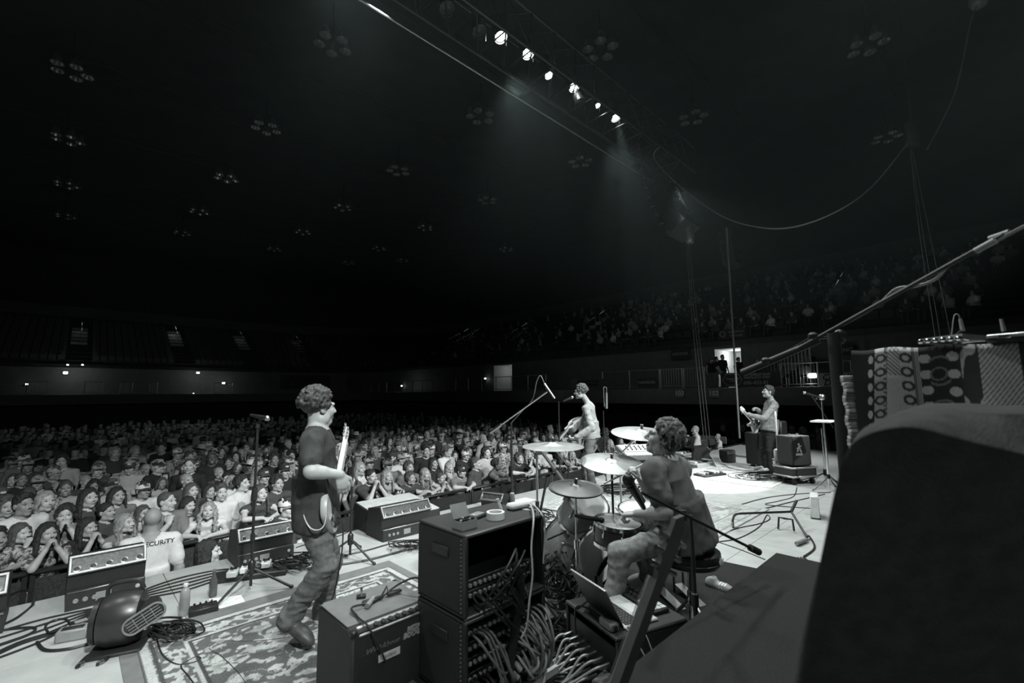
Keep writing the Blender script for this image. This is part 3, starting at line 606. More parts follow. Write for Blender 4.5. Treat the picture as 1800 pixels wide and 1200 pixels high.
def add_body(B, J, sleeve='short', hem=0.10, w=1.0, fem=False, S=1.0, shoes=True, loose=0.012, jacket=False, bare=False):
    """J: joints. One continuous figure in clothes."""
    J = {k: A3(v) for k, v in J.items()}; nk, pv = J['neck'], J['pelvis']; up = nrm(nk-pv)
    right = J['shR']-J['shL']; right = nrm(right-up*up.dot(right)); fwd = np.cross(up, right); R = np.stack([-right, -fwd, up], 1)
    hr = J['hipR']-J['hipL']; hr = nrm(hr); hf = np.cross(up, hr); RP = np.stack([-hr, -nrm(hf), np.cross(-hr, -nrm(hf))], 1)
    mix = lambda a, b, t: a+(b-a)*t; tl = np.linalg.norm(nk-pv)
    ts = SKIN if bare else SHIRT
    B.cap(nk-up*.01+fwd*.005, J['head']+J['hR']@A3((0, .03, -.03))*S, .057*S*(.85 if fem else 1), .05*S*(.85 if fem else 1), .03, SKIN)
    B.cap(J['shL']-up*.0, J['shR'], .06*S, .06*S, .05, ts); B.cap(nk-up*.02, mix(nk, J['shL'], .62), .048*S, .05*S, .05, ts); B.cap(nk-up*.02, mix(nk, J['shR'], .62), .048*S, .05*S, .05, ts)
    B.ell(mix(pv, nk, .72)+fwd*.012, (.158*w*S, .108*w*S, .34*tl), .06, SHIRT, R=R)
    B.ell(mix(pv, nk, .36)+fwd*.012, (.142*w*S+loose, .104*w*S+loose, .34*tl), .07, SHIRT, R=R)
    if fem:
        for q in (-1, 1): B.ell(mix(pv, nk, .66)+fwd*.085*S+right*q*.068*S, (.055*S, .05*S, .055*S), .04, SHIRT, R=R)
    B.ell(pv+up*.0, (.15*w*S, .112*w*S, .125*S), .05, PANTS, R=RP)
    if hem: B.tub(mix(pv, nk, .28)-up*hem*.5, .15*w*S+loose*1.5, .115*w*S+loose*1.5, .28*tl*.6+hem*.5, .02, SHIRT, R=R, taper=.04)
    B.tub(nk+up*.012, .066*S, .062*S, .012, .012, SHIRT, R=R)
    for q in 'LR':
        sh, el, wr = J['sh'+q], J['el'+q], J['wr'+q]
        B.cap(sh, el, .05*S*(.84 if fem else 1), .041*S*(.88 if fem else 1), .02, SKIN); B.cap(el, wr, .042*S*(.86 if fem else 1), .028*S, .015, SKIN); B.cap(mix(el, wr, .12), mix(el, wr, .4), .044*S*(.86 if fem else 1), .038*S*(.86 if fem else 1), .02, SKIN)
        if sleeve == 'short': B.cap(sh, mix(sh, el, .5), .062*S, .06*S, .03, SHIRT); B.cap(mix(sh, el, .3), mix(sh, el, .68), .06*S, .063*S, .006, SHIRT)
        elif sleeve == 'long': B.cap(sh, el, .064*S, .056*S, .02, SHIRT); B.cap(el, mix(el, wr, .86), .056*S, .042*S, .02, SHIRT); B.cap(mix(el, wr, .84), mix(el, wr, .92), .043*S, .044*S, .004, SHIRT)
        else: B.cap(sh, mix(sh, el, .12), .055*S, .05*S, .02, SKIN)
        hp, kn, an, toe = J['hip'+q], J['kn'+q], J['an'+q], J['toe'+q]
        B.cap(hp, kn, .088*S*w, .06*S, .045, PANTS); B.cap(kn, an, .06*S, .055*S, .03, PANTS); B.cap(mix(kn, an, .1), mix(kn, an, .45), .062*S, .06*S, .03, PANTS)
        B.cap(mix(kn, an, .7), mix(kn, an, 1.02), .062*S, .066*S, .02, PANTS)
        if shoes:
            fd = nrm(toe-an); hl = an-fd*.055*S+A3((0, 0, -.04*S)); sd = np.cross(fd, A3((0, 0, 1))); sd = nrm(sd); ud = np.cross(sd, fd); c_ = mix(hl, toe, .5); L_ = np.linalg.norm(toe-hl)
            fx = nrm(toe-A3((0, 0, .0))-hl); ux = np.cross(sd, fx); RF = np.stack([sd, fx, ux], 1)
            B.ell(c_+ux*.012*S, (.043*S, L_*.5+.025*S, .034*S), .02, SHOE, R=RF); B.cap(an, mix(an, hl, .6), .05*S, .045*S, .03, SHOE); B.ell(mix(hl, toe, .72)+ux*.012*S, (.046*S, .075*S, .034*S), .02, SHOE, R=RF)
            B.cap(hl-ux*.018*S, mix(hl, toe, .95)-ux*.012*S, .028*S, .026*S, .004, SHOE); B.cap(hl-ux*.03*S, hl+fx*.04*S-ux*.03*S, .032*S, .03*S, .004, SHOE)
def hair_body(kind, seed=0, h=0.007):
    B = Body(h); rng = random.Random(seed)
    def sh(): B.ell((0, .024, .05), (.081, .1, .088), .02, 0)
    def face(): B.ell((0, -.083, -.03), (.069, .06, .107), .012, 0, True)
    if kind == 'short':
        sh(); B.ell((0, .06, -.01), (.066, .055, .07), .03, 0); B.ell((0, -.035, .115), (.055, .045, .028), .03, 0)
        for i in range(46):
            a = rng.uniform(0, 2*PI); b = rng.uniform(.15, 1.25); p = A3((math.sin(b)*math.cos(a)*.078, .024+math.sin(b)*math.sin(a)*.098, .052+math.cos(b)*.087)); B.cap(p, p+A3((rng.uniform(-.02, .02), -.02, rng.uniform(-.006, .014))), .012, .006, .008, 0)
        face()
    elif kind == 'buzz':
        B.ell((0, .023, .046), (.0775, .0965, .0845), .02, 0); B.ell((0, .055, -.01), (.066, .056, .06), .03, 0); face(); B.ell((0, -.1, .05), (.06, .05, .045), .012, 0, True)
    elif kind == 'curly':
        sh(); B.ell((0, .05, .05), (.085, .085, .085), .03, 0)
        for i in range(420):
            a = rng.uniform(0, 2*PI); b = rng.uniform(0, 1.95); r = rng.uniform(.95, 1.14); y = .03+math.sin(b)*math.sin(a)*.105*r
            if y < -.05 and b > 1.0: continue
            p = (math.sin(b)*math.cos(a)*.09*r, y, .05+math.cos(b)*.095*r); B.ell(p, rng.uniform(.009, .0165), .003, 0)
        face()
    elif kind in ('long', 'wavy', 'bob'):
        sh(); B.ell((0, .05, .0), (.078, .062, .09), .03, 0); L = {'long': .34, 'wavy': .36, 'bob': .17}[kind]
        for i in range(34):
            a = -0.35+(PI+.7)*i/33; x, y = math.cos(a)*.083, .02+math.sin(a)*.088; am = .022 if kind == 'wavy' else .007; ph = rng.uniform(0, 6); l = L*rng.uniform(.8, 1.05)
            if i in (0, 1, 32, 33): y -= .01
            p = A3((x*.95, y*.9, .05)); k = 6
            for j in range(1, k+1):
                t = j/k; q = A3((x*(1+.22*math.sin(t*1.9))+math.sin(t*13+ph)*am, y*(1+.05*t)+math.cos(t*11+ph)*am, .05-l*t)); B.cap(p, q, .019-.006*(t-.1), .018-.008*t, .01, 0); p = q
        face(); B.ell((0, -.06, -.1), (.06, .05, .07), .02, 0, True)
    elif kind == 'bun':
        B.ell((0, .024, .049), (.079, .098, .0865), .02, 0); B.ell((0, .055, -.005), (.066, .056, .065), .03, 0); B.ell((0, .115, .085), (.04, .04, .038), .02, 0); face()
    elif kind == 'shag':
        sh(); B.ell((0, .05, .0), (.078, .065, .085), .03, 0)
        for i in range(170):
            a = rng.uniform(0, 2*PI); b = rng.uniform(.1, 2.05); y = .025+math.sin(b)*math.sin(a)*.1
            if y < -.02 and b > 1.15: continue
            p = A3((math.sin(b)*math.cos(a)*.083, y, .05+math.cos(b)*.09)); q = p+A3((math.cos(a)*.01+rng.uniform(-.018, .018), rng.uniform(-.015, .02), -.03-.015*b)); B.cap(p, q, .014, .008, .006, 0)
        face()
    V, Q, m = B.mesh()
    if kind != 'curly':
        N = vnormals(V, Q); a = {'buzz': .0012, 'short': .005, 'bun': .004, 'shag': .006}.get(kind, .008); wob = np.stack([vnoise(V*14, 21), vnoise(V*14, 22), 0*V[:, 0]], 1)*.03
        V = V+N*(a*vnoise((V+wob)*np.array([85, 85, 12 if kind != 'short' else 60]), 5))[:, None]
    return V, Q, m
# ---------------------------------------------------------------- gear on the stage
def local(t_, p): return xf(t_).inverted() @ Vector(p)
FRAMEM = mat('frame_metal', .3, .4, .7); GLASSD = mat('dark_grille', 0.07, 0.35, .3, noise=(50, .5)); DOMEM = mat('dome_metal', 0.22, 0.3, .7)
def floor_monitor(loc, rz, w, label, s=1.0, domes=5):
    t_ = thing('floor_monitor', label, 'monitor', loc, rz); P = [(0, 0), (0, .15), (.07, .17), (.045, .31), (.02, .33), (.13, .48), (.5, .42), (.56, .1), (.54, 0)]
    P = [(y*s, z*s) for y, z in P]; m = MB(); m.prism([(-w/2, y, z) for y, z in P], (0, 0, 0), (w, 0, 0)); m.build('cabinet', TOLEX, t_, smooth=False)
    a, b = Vector((0, P[4][0], P[4][1])), Vector((0, P[5][0], P[5][1])); d = (b-a); n = Vector((0, -d.z, d.y)).normalized(); X = Vector((1, 0, 0)); M = frame(a+d/2+n*.004, X, d); H = d.length
    m = MB(); m.box((0, 0, 0), (w-.03, H-.02, .006), M=None); o = m.build('grille', GLASSD, t_); o.data.transform(M)
    for nm, c, sz in (('top', (0, H/2-.008, .008), (w, .022, .022)), ('bottom', (0, -H/2+.008, .008), (w, .022, .022)), ('side', (-w/2+.01, 0, .008), (.02, H, .02)), ('side', (w/2-.01, 0, .008), (.02, H, .02))):
        m = MB(); m.box(c, sz, .004); o = m.build('frame_edge', FRAMEM, t_); o.data.transform(M)
    for i in range(domes):
        m = MB(); m.lathe([(.034*s, 0), (.034*s, .006), (.022*s, .008), (.018*s, .016), (0, .026)], 12, Matrix.Translation((-w/2+w*(i+.5)/domes, -H*.22, .004))); o = m.build('dome', DOMEM, t_); o.data.transform(M)
    for i in range(3): m = MB(); m.lathe([(.022*s, -.004), (.022*s, .004), (.012*s, .006), (0, .002)], 10, frame((-w*.38+i*.07*s, -.002, .085*s), X, (0, 0, 1))); m.build('socket', GREY, t_)
    m = MB(); m.box((-.02, -.003, .085*s), (.12*s, .006, .08*s), .002); m.build('plate', GREY, t_); m = MB(); m.lathe([(.02*s, 0), (.02*s, .006), (0, .008)], 10, frame((w*.4, 0, .1*s), X, (0, 0, 1))); m.build('button', LGREY, t_)
    m = MB(); m.box((0, .03*s, .165*s), (w-.01, .03, .014), .003); m.build('trim_strip', STEEL, t_); return t_
def sgl(s, t, z=0): return st(s, t, z)
floor_monitor(sgl(.335, 5.17), TH, .49, 'black floor monitor with silver-framed grille in front of the security guard', .80)
floor_monitor(sgl(1.55, 5.2), TH, .52, 'black floor monitor with silver-framed grille behind the pedal strip', .72)
floor_monitor(sgl(3.02, 4.93), TH, .66, 'black floor monitor standing against the wide grey-topped cabinet', .76, 6)
m0 = floor_monitor(sgl(-.50, 5.05), TH, .55, 'black floor monitor cut off by the left edge', .8)
t_ = thing('wedge_speaker', 'wide low black cabinet with a grey top behind the centre floor monitor', 'speaker', sgl(3.12, 5.4), TH); w = .8
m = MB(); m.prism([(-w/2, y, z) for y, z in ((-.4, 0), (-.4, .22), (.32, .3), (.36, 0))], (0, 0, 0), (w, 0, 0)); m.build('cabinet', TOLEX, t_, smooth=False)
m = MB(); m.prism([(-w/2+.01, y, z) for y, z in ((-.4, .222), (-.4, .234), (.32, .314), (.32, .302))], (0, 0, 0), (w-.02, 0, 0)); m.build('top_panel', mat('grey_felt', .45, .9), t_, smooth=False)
m = MB(); m.box((-w/2-.002, -.08, .12), (.012, .22, .07), .02); m.build('handle_recess', BLACK, t_)
for q in (-1, 1): m = MB(); m.box((q*(w/2-.012), -.4+.012, .13), (.03, .03, .2), .006); m.build('corner_cap', BLACKM, t_)
floor_monitor(at(1248, 789, 11.4)*1.0-Vector((0, 0, at(1248, 789, 11.4).z)), TH+.5, .55, 'small black floor monitor with lamp-studded grille at the far stage edge', .75)
t_ = thing('low_case', 'flat dark case lying under the far floor monitor', 'case', ground(1245, 782)+NN*.25, TH-.15); m = MB(); m.box((0, 0, .11), (1.5, .9, .22), .03); m.build('shell', mat('case_dark', .05, .6), t_)
for q in (-1, 1): m = MB(); m.box((q*.745, 0, .11), (.03, .9, .225), .006); m.build('edge', GREY, t_)
t_ = thing('amplifier', 'small black combo amplifier with slotted silver panel left of the guitarist', 'amplifier', ground(1287, 814), TH-.3); m = MB(); m.box((0, .12, .15), (.3, .24, .3), .02); m.build('cabinet', TOLEX, t_)
m = MB(); m.box((0, -.002, .25), (.27, .012, .06), .004); m.build('control_panel', STEEL, t_); m = MB(); m.box((0, -.002, .11), (.27, .008, .18), .004); m.build('grille', GLASSD, t_)
for i in range(6): m = MB(); m.box((-.11+i*.044, -.01, .25), (.03, .01, .025), .004); m.build('slot', BLACK, t_)
floor_monitor(ground(862, 908), TH-1.25, .34, 'dark floor monitor tipped by the overhead mic stand base', .62, 0)
# fan
fl_ = ground(212, 1136); t_ = thing('stage_fan', 'black snail-shaped blower fan with an oval slotted outlet on the stage floor', 'fan', fl_, TH-.35)
def snail(m, r, w): m.lathe([(r*.55, -w), (r*.9, -w*.9), (r, -w*.5), (r, w*.5), (r*.9, w*.9), (r*.55, w)], 22, Matrix.Translation((0, 0, r+.02)) @ Matrix.Rotation(PI/2, 4, 'Y'))
m = MB(); snail(m, .17, .115); m.build('housing', mat('fan_plastic', .028, .32), t_)
m = MB(); m.lathe([(.14, 0), (.14, .03), (.12, .035), (.12, .0)], 20, Matrix.Translation((-.115, 0, .19)) @ Matrix.Rotation(-PI/2, 4, 'Y')); m.build('intake_ring', BLACKM, t_)
for r_ in (.03, .06, .09): m = MB(); m.tube([(-.125, r_*math.cos(a), .19+r_*math.sin(a)) for a in [i*PI/8 for i in range(17)]], .004, 5); m.build('intake_ring_bar', BLACKM, t_)
OM = frame((.15, -.13, .205), (.8, .25, .42), (-.36, -.15, .78)); m = MB(); ov = [(.11*math.copysign(1, math.cos(a))*.6+.045*math.cos(a)*1.0, .05*math.sin(a), 0) for a in [(i+.5)*2*PI/24 for i in range(24)]]
m.prism(ov, (0, 0, -.14), (0, 0, 0)); o = m.build('outlet_duct', MATS['fan_plastic'], t_); o.data.transform(OM)
m = MB(); m.tube([(x*1.04, y*1.08, .004) for x, y, z in ov]+[(ov[0][0]*1.04, ov[0][1]*1.08, .004)], .007, 5); o = m.build('outlet_rim', mat('grille_grey', .2, .4), t_); o.data.transform(OM)
for y in (-.03, -.01, .01, .03): m = MB(); m.box((0, y, .006), (.19, .006, .006), .001); o = m.build('slat', MATS['grille_grey'], t_); o.data.transform(OM)
for x in (-.05, 0, .05): m = MB(); m.box((x, 0, .007), (.005, .085, .006), .001); o = m.build('slat', MATS['grille_grey'], t_); o.data.transform(OM)
m = MB(); m.tube(crom([(-.1, .02, .34), (-.08, .02, .405), (.06, .02, .41), (.1, .02, .35)], 5), .014, 6); m.build('handle', BLACK, t_)
m = MB(); m.box((0, 0, .012), (.3, .3, .024), .008); m.build('foot', RUBBER, t_)
# boxes, pedals, bottles, paper
def small_box(px, py, size, rz, label, cat, name, ma=GREY, top=None, knobs=0):
    t_ = thing(name, label, cat, ground(px, py), rz); m = MB(); m.box((0, 0, size[2]/2), size, min(size)*.12); m.build('body', ma, t_)
    if top: m = MB(); m.box((0, -size[1]*.12, size[2]+.003), (size[0]*.7, size[1]*.45, .008), .002); m.build('top_plate', top, t_)
    for i in range(knobs): m = MB(); m.cyl((-size[0]*.3+size[0]*.6*i/max(1, knobs-1), size[1]*.28, size[2]), (-size[0]*.3+size[0]*.6*i/max(1, knobs-1), size[1]*.28, size[2]+.018), .009, .008, n=8); m.build('knob', CHROME if i % 2 else BLACK, t_)
    return t_
small_box(128, 1122, (.17, .1, .075), TH-.3, 'grey metal power box left of the blower fan', 'box', 'power_box', GREY, BLACK); small_box(140, 1106, (.1, .1, .06), TH+.2, 'dark square box behind the grey power box', 'box', 'power_box', BLACKM, GREY)
small_box(357, 1076, (.19, .12, .05), TH-.1, 'black pedal with knobs lying by the white paper', 'effects pedal', 'effects_pedal', BLACK, BLACKM, 4)
pb = thing('pedal_board', 'low dark pedal strip behind the left microphone stand', 'pedal board', ground(440, 1014), TH-.42); m = MB(); m.box((0, 0, .025), (.62, .16, .05), .01); m.build('board', BLACK, pb)
for i, (px, py, ma, lb) in enumerate([(409, 1012, LGREY, 'light grey pedal at the left end of the pedal strip'), (432, 1005, WHITE, 'white patterned pedal second from the left on the strip'), (451, 1001, BLACKM, 'dark pedal in the middle of the pedal strip'), (467, 996, WHITE, 'white pedal with dark plate right of the mic stand')]):
    q = ground(px, py, .055); t_ = thing('effects_pedal', lb, 'effects pedal', q, TH-.42); m = MB(); m.box((0, 0, .028), (.085, .125, .05), .008); m.build('body', ma, t_); m = MB(); m.box((0, .03, .055), (.06, .05, .006), .001); m.build('top_plate', BLACK if ma is not BLACKM else GREY, t_); m = MB(); m.cyl((0, -.035, .05), (0, -.035, .068), .012, n=10); m.build('foot_switch', CHROME, t_)
    for k in (-1, 1): m = MB(); m.cyl((k*.022, .03, .055), (k*.022, .03, .07), .008, n=8); m.build('knob', BLACK, t_)
PET = mat('bottle_plastic', .5, .12, spec=.6, trans=.55); AMBER = mat('bottle_glass', .12, .08, trans=.35)
t_ = thing('water_bottle', 'clear plastic bottle with white cap standing by the black pedal', 'bottle', ground(323, 1081), 0); m = MB(); m.lathe([(0, 0), (.032, .002), (.034, .02), (.033, .15), (.034, .17), (.026, .195), (.014, .205), (.014, .215)], 18); m.build('bottle_body', PET, t_); m = MB(); m.lathe([(.016, .212), (.016, .232), (0, .233)], 14); m.build('cap', WHITE, t_); m = MB(); m.lathe([(.0346, .05), (.0346, .12)], 18); m.build('wrapper', GREY, t_)
t_ = thing('glass_bottle', 'dark glass bottle with slim neck behind the plastic bottle', 'bottle', ground(374, 1048), 0); m = MB(); m.lathe([(0, 0), (.029, .002), (.03, .02), (.03, .12), (.014, .165), (.012, .205), (.0125, .212)], 18); m.build('bottle_body', AMBER, t_); m = MB(); m.lathe([(.0145, .205), (.0145, .216), (0, .217)], 12); m.build('cap', ALU, t_)
t_ = MB(); q = [ground(366, 1053, .003), ground(424, 1046, .003), ground(432, 1060, .003), ground(388, 1071, .003)]; c0 = q[0]; t_.prism([p-c0 for p in q], (0, 0, 0), (0, 0, .002)); o = t_.build('paper_sheet', PAPER); o.location = c0; tag(o, 'blank white sheet of paper lying on stage beside the mic stand foot', 'paper')
# rugs with a woven pattern
def rug(s0, s1, t0, t1, label, dark, light, seed, z=.012, res=.0075):
    nx, ny = int((s1-s0)/res), int((t1-t0)/res); X, Y = np.meshgrid(np.linspace(0, s1-s0, nx), np.linspace(0, t1-t0, ny), indexing='ij'); W, H = s1-s0, t1-t0
    x, y = X.ravel(), Y.ravel(); d = np.minimum(np.minimum(x, W-x), np.minimum(y, H-y)); P = np.stack([x, y, 0*x], 1)
    wx = P+.02*np.stack([vnoise(P*12, seed+3), vnoise(P*12, seed+4), 0*x], 1); n1 = vnoise(P*9, seed); n2 = vnoise(P*30, seed+1); A = np.array
    leaf = (vnoise(wx*A([15, 24, 1]), seed+5)+.55*vnoise(wx*A([38, 30, 1]), seed+6)) > .27; bloom = (vnoise(wx*10+7, seed+8)+.35*n2) > .42; vine = np.abs(vnoise(wx*6.5, seed+9)) < .022
    v = np.where(vine, (light+dark)*.5, dark); v = np.where(leaf, light*(.8+.2*n2), v); v = np.where(bloom, light, v); v = np.where(bloom & (np.abs(n2) < .12), dark*1.5, v)
    al = np.where(np.minimum(x, W-x) < np.minimum(y, H-y), y, x); bd = d < .27; q = vnoise(np.stack([al*20, d*34, 0*x], 1), seed+11)+.5*vnoise(np.stack([al*52, d*60, 0*x], 1), seed+12); scroll = (q > .12) | (np.abs(np.mod(d*9+.3*np.sin(al*26), 1)-.5) < .07)
    v = np.where(bd, np.where(scroll, light*.92, dark*1.1), v); v = np.where((np.abs(d-.27) < .009) | (np.abs(d-.075) < .008), dark*.6, v); v = np.where((np.abs(d-.25) < .01) | (d < .06), light*.9, v); v = np.where(d < .014, dark, v); v = v*(1+.12*n1+.1*n2)
    Vx = np.stack([x-W/2, y-H/2, z+.002*vnoise(P*3, seed+7)], 1); I = np.arange(nx*ny).reshape(nx, ny); Q = np.stack([I[:-1, :-1], I[1:, :-1], I[1:, 1:], I[:-1, 1:]], -1).reshape(-1, 4)
    # turned-down rim gives the weave its thickness
    rim = np.concatenate([I[:, 0], I[-1, 1:], I[-2::-1, -1], I[0, -2:0:-1]]); V2 = Vx[rim].copy(); V2[:, 2] = .001; b = len(Vx); k = len(rim); r_ = np.arange(k); Q2 = np.stack([rim[r_], b+r_, b+(r_+1) % k, rim[(r_+1) % k]], 1)
    me = np_mesh('rug', np.concatenate([Vx, V2]), np.concatenate([Q, Q2]), None, [mat('rug_wool', .3, .95, noise=(90, .25), bump=(240, .6), spec=.1, vcol=True)]); vv = np.concatenate([v, v[rim]])
    ca = me.color_attributes.new('Col', 'FLOAT_COLOR', 'POINT'); ca.data.foreach_set('color', np.stack([vv*.975, vv, vv*.99, np.ones_like(vv)], 1).astype(np.float32).ravel())
    o = bpy.data.objects.new('rug', me); COL.objects.link(o); o.location = st((s0+s1)/2, (t0+t1)/2, 0); o.rotation_euler = (0, 0, TH); return tag(o, label, 'rug')
rug(.44, 2.36, 1.2, 4.2, 'ornate floral woven rug under the bassist and amplifier', .13, .52, 3)
m = MB(); m.box((0, 0, .0035), (2.1, 3.2, .005), .001); o = m.build('rug_underlay', mat('underlay', .16, .95)); o.location = st(1.4, 2.76); o.rotation_euler = (0, 0, TH); tag(o, 'thin dark felt underlay showing as a band around the floral rug', 'rug')
rug(4.3, 7.3, 2.3, 5.0, 'pale worn patterned rug under the drum kit', .36, .55, 8, res=.016)
rug(8.9, 11.4, 2.75, 4.6, 'pale patterned rug under the guitarist in the pool of light', .48, .66, 12, res=.02)
t_ = MB(); q = [ground(1130, 978, .0), ground(1268, 990, .0), ground(1420, 1022, 0), ground(1280, 1150, 0), ground(1000, 1130, 0), ground(1010, 1030, 0)]; c0 = q[0]; t_.prism([p-c0+Vector((0, 0, .016)) for p in q], (0, 0, 0), (0, 0, .008)); o = t_.build('drum_mat', DARKCARPET); o.location = c0; tag(o, 'dark carpet mat under the drum throne', 'mat')
# microphones and stands
def mic_at(t_, a, b, r=.024, name='microphone', ball=True):
    """hand microphone lying from tail a to head b (world)"""
    a, b = local(t_, a), local(t_, b); d = (b-a).normalized(); m = MB(); m.tube([a, a+d*.01, b-d*.05, b-d*.035], .016, 10, [.011, .013, r*.75, r*.8]); h = m.build(name, BLACKM, t_)
    m = MB(); m.ball(b-d*.005, (r, r, r*1.15), 12, d.to_track_quat('Z', 'Y').to_matrix()); m.build('mic_grille', STEEL if ball else BLACKM, h); return h
def tripod(t_, h=.16, L=.3, ma=BLACKM, n=3, a0=0.4, r=.011):
    for k in range(n):
        a = a0+k*2*PI/n; m = MB(); m.cyl((0, 0, h), (L*math.cos(a), L*math.sin(a), .014), r, n=7); m.ball((L*math.cos(a), L*math.sin(a), .014), .018, 8); m.build('leg', ma, t_)
    m = MB(); m.lathe([(.014, h-.06), (.028, h-.05), (.03, h+.04), (.016, h+.06)], 12); m.build('hub', ma, t_)
def pole(t_, z0, z1, r=.011, ma=BLACKM, clutch=()):
    m = MB(); m.cyl((0, 0, z0), (0, 0, z1), r, n=10); m.build('pole', ma, t_)
    for z in clutch: m = MB(); m.lathe([(r, z-.04), (.02, z-.035), (.021, z+.035), (r, z+.04)], 12); m.build('clutch', BLACK, t_)
# left stand
b = ground(440, 1040); t_ = thing('microphone_stand', 'tall black stand with silver-headed microphone left of the bassist', 'mic stand', b, 0); tp = at(453, 748, b.y); m = MB(); lt = local(t_, tp)
m.cyl((0, 0, .05), lt, .012, n=10); m.build('pole', BLACKM, t_); tripod(t_, .2, .33, a0=-1.9); q = lt*.58; m = MB(); m.cyl(q*.94, q*1.06, .022, n=12); m.build('clutch', BLACK, t_); m = MB(); m.cyl(lt*.3, lt*.34, .02, n=12); m.build('clutch', BLACK, t_)
m = MB(); m.cyl(lt*.985, lt*1.01, .02, n=10); m.build('clip', BLACK, t_); mic_at(t_, at(452, 731, b.y+.02)-Vector((.06, 0, -.01)), at(470, 735, b.y-.04), .026)
# middle stand, straight
b = ground(615, 983); t_ = thing('microphone_stand', 'straight black microphone stand right of the bassist seen from behind', 'mic stand', b, 0); zt = at(613, 815, b.y).z; pole(t_, .05, zt, .012, clutch=(.55, .2)); tripod(t_, .2, .34, a0=-.5); mic_at(t_, b+Vector((0, .05, zt-.03)), b+Vector((0.0, -.0, zt+.06)), .03, ball=False)
# mic stand by the far side, boom
b = ground(1452, 850); t_ = thing('microphone_stand', 'boom stand with pale-headed microphone at right of the guitarist', 'mic stand', b, 0); e0, e1 = at(1465, 752, b.y), at(1428, 697, b.y-.1); zt = local(t_, e0).z
pole(t_, .05, zt, .012, CHROME); tripod(t_, .2, .3); m = MB(); m.cyl(local(t_, e0), local(t_, e1), .009, n=8); m.build('boom', BLACKM, t_); mic_at(t_, at(1438, 697, b.y-.1), at(1414, 690, b.y-.15), .028)
# near boom over the drummer's lap
b = at(1219, 1000, 2.75); b.z = 0; t_ = thing('microphone_stand', 'near black boom stand holding a large microphone at the drummer', 'mic stand', b, 0); hub = at(1200, 905, b.y); pz = local(t_, hub).z
pole(t_, .04, pz, .012, BLACK, (.5,)); tripod(t_, .2, .28, a0=.5); e0, e1 = at(1128, 866, b.y-.35), at(1334, 970, b.y+.1); m = MB(); m.cyl(local(t_, e0), local(t_, e1), .008, n=8); m.build('boom', BLACKM, t_)
d = (e1-e0).normalized(); m = MB(); m.cyl(local(t_, e1-d*.09), local(t_, e1), .02, n=12); m.build('counterweight', BLACK, t_); m = MB(); m.lathe([(.0, -.03), (.024, -.028), (.024, .028), (0, .03)], 10, Matrix.Translation(local(t_, hub))); m.build('swivel', BLACK, t_)
mic_at(t_, at(1132, 893, b.y-.38), at(1104, 843, b.y-.5), .03, ball=False); m = MB(); m.cyl(local(t_, at(1128, 880, b.y-.37)), local(t_, at(1120, 868, b.y-.43)), .02, n=10); m.build('clip', BLACK, t_)
# overhead boom
b = ground(900, 905); t_ = thing('microphone_stand', 'tall overhead boom stand reaching across the centre with a slim microphone', 'mic stand', b, 0); hub = at(897, 742, b.y); pole(t_, .04, local(t_, hub).z, .014, BLACKM, (.7,)); tripod(t_, .2, .36)
e0, e1 = at(866, 757, b.y+.1), at(962, 688, b.y-.4); m = MB(); m.cyl(local(t_, e0), local(t_, e1), .012, n=8); m.build('boom', STEEL, t_); d = (e1-e0).normalized(); m = MB(); m.cyl(local(t_, e0-d*.05), local(t_, e0+d*.18), .024, n=12); m.build('counterweight', STEEL, t_)
m = MB(); m.cyl(local(t_, at(957, 674, b.y-.4)), local(t_, at(975, 700, b.y-.45)), .016, .013, n=10); m.build('microphone', ALU, t_); m = MB(); m.tube([local(t_, p) for p in crom([at(957, 674, b.y-.4), at(950, 660, b.y-.4), at(943, 672, b.y-.35), at(936, 702, b.y-.2), at(918, 722, b.y-.1), at(897, 745, b.y)], 5)], .006, 5); m.build('cable', CABLEG, t_)
# vocal mic of the singer and the tall ribbon mic behind
b = ground(985, 862); t_ = thing('microphone_stand', 'vocal microphone stand in front of the singer', 'mic stand', b, 0); e = at(988, 705, b.y); pole(t_, .04, local(t_, e).z, .012, BLACKM); tripod(t_, .2, .3); mic_at(t_, at(990, 705, b.y), at(1006, 698, b.y), .028)
b = ground(1064, 840); t_ = thing('microphone_stand', 'upright stand with slim silver microphone on a hook behind the singer', 'mic stand', b, 0); e = at(1064, 722, b.y); pole(t_, .04, local(t_, e).z, .014, BLACKM, (.9,)); tripod(t_, .2, .3)
m = MB(); m.cyl(local(t_, at(1066, 718, b.y)), local(t_, at(1066, 690, b.y)), .028, .022, n=12); m.build('microphone', ALU, t_); m = MB(); m.tube([local(t_, p) for p in crom([at(1066, 690, b.y), at(1066, 682, b.y), at(1062, 680, b.y), at(1061, 686, b.y), at(1062, 715, b.y)], 5)], .008, 5); m.build('cable', CABLEG, t_)
# amplifier in front
A0 = at(619, 1113, 2.33); t_ = thing('guitar_amplifier', 'black combo amplifier with silver knob panel in front of the rug', 'amplifier', (A0.x, A0.y, 0), TH); zt = A0.z; w, d_ = .47, .42
m = MB(); m.box((w/2, d_/2+.0, (zt)/2), (w, d_, zt-.0), .012); m.build('cabinet', TOLEX, t_); m = MB(); m.box((w/2, d_/2+.03, zt+.002), (w-.012, d_-.07, .006), .002); m.build('top_face', TOPTOLEX, t_)  # thin slab carries the painted light of the top
PM = frame((w/2+.005, .02, zt-.018), (1, 0, 0), (0, .75, .66)); m = MB(); m.box((0, 0, .006), (w-.06, .052, .012), .003); o = m.build('control_panel', ALU, t_); o.data.transform(PM)
for i in range(7):
    m = MB(); x = -w*.24+i*w*.085; m.lathe([(.013, .01), (.0125, .024), (.009, .027), (0, .027)], 12, Matrix.Translation((x, .002, 0))); o = m.build('knob', BLACK, t_); o.data.transform(PM)
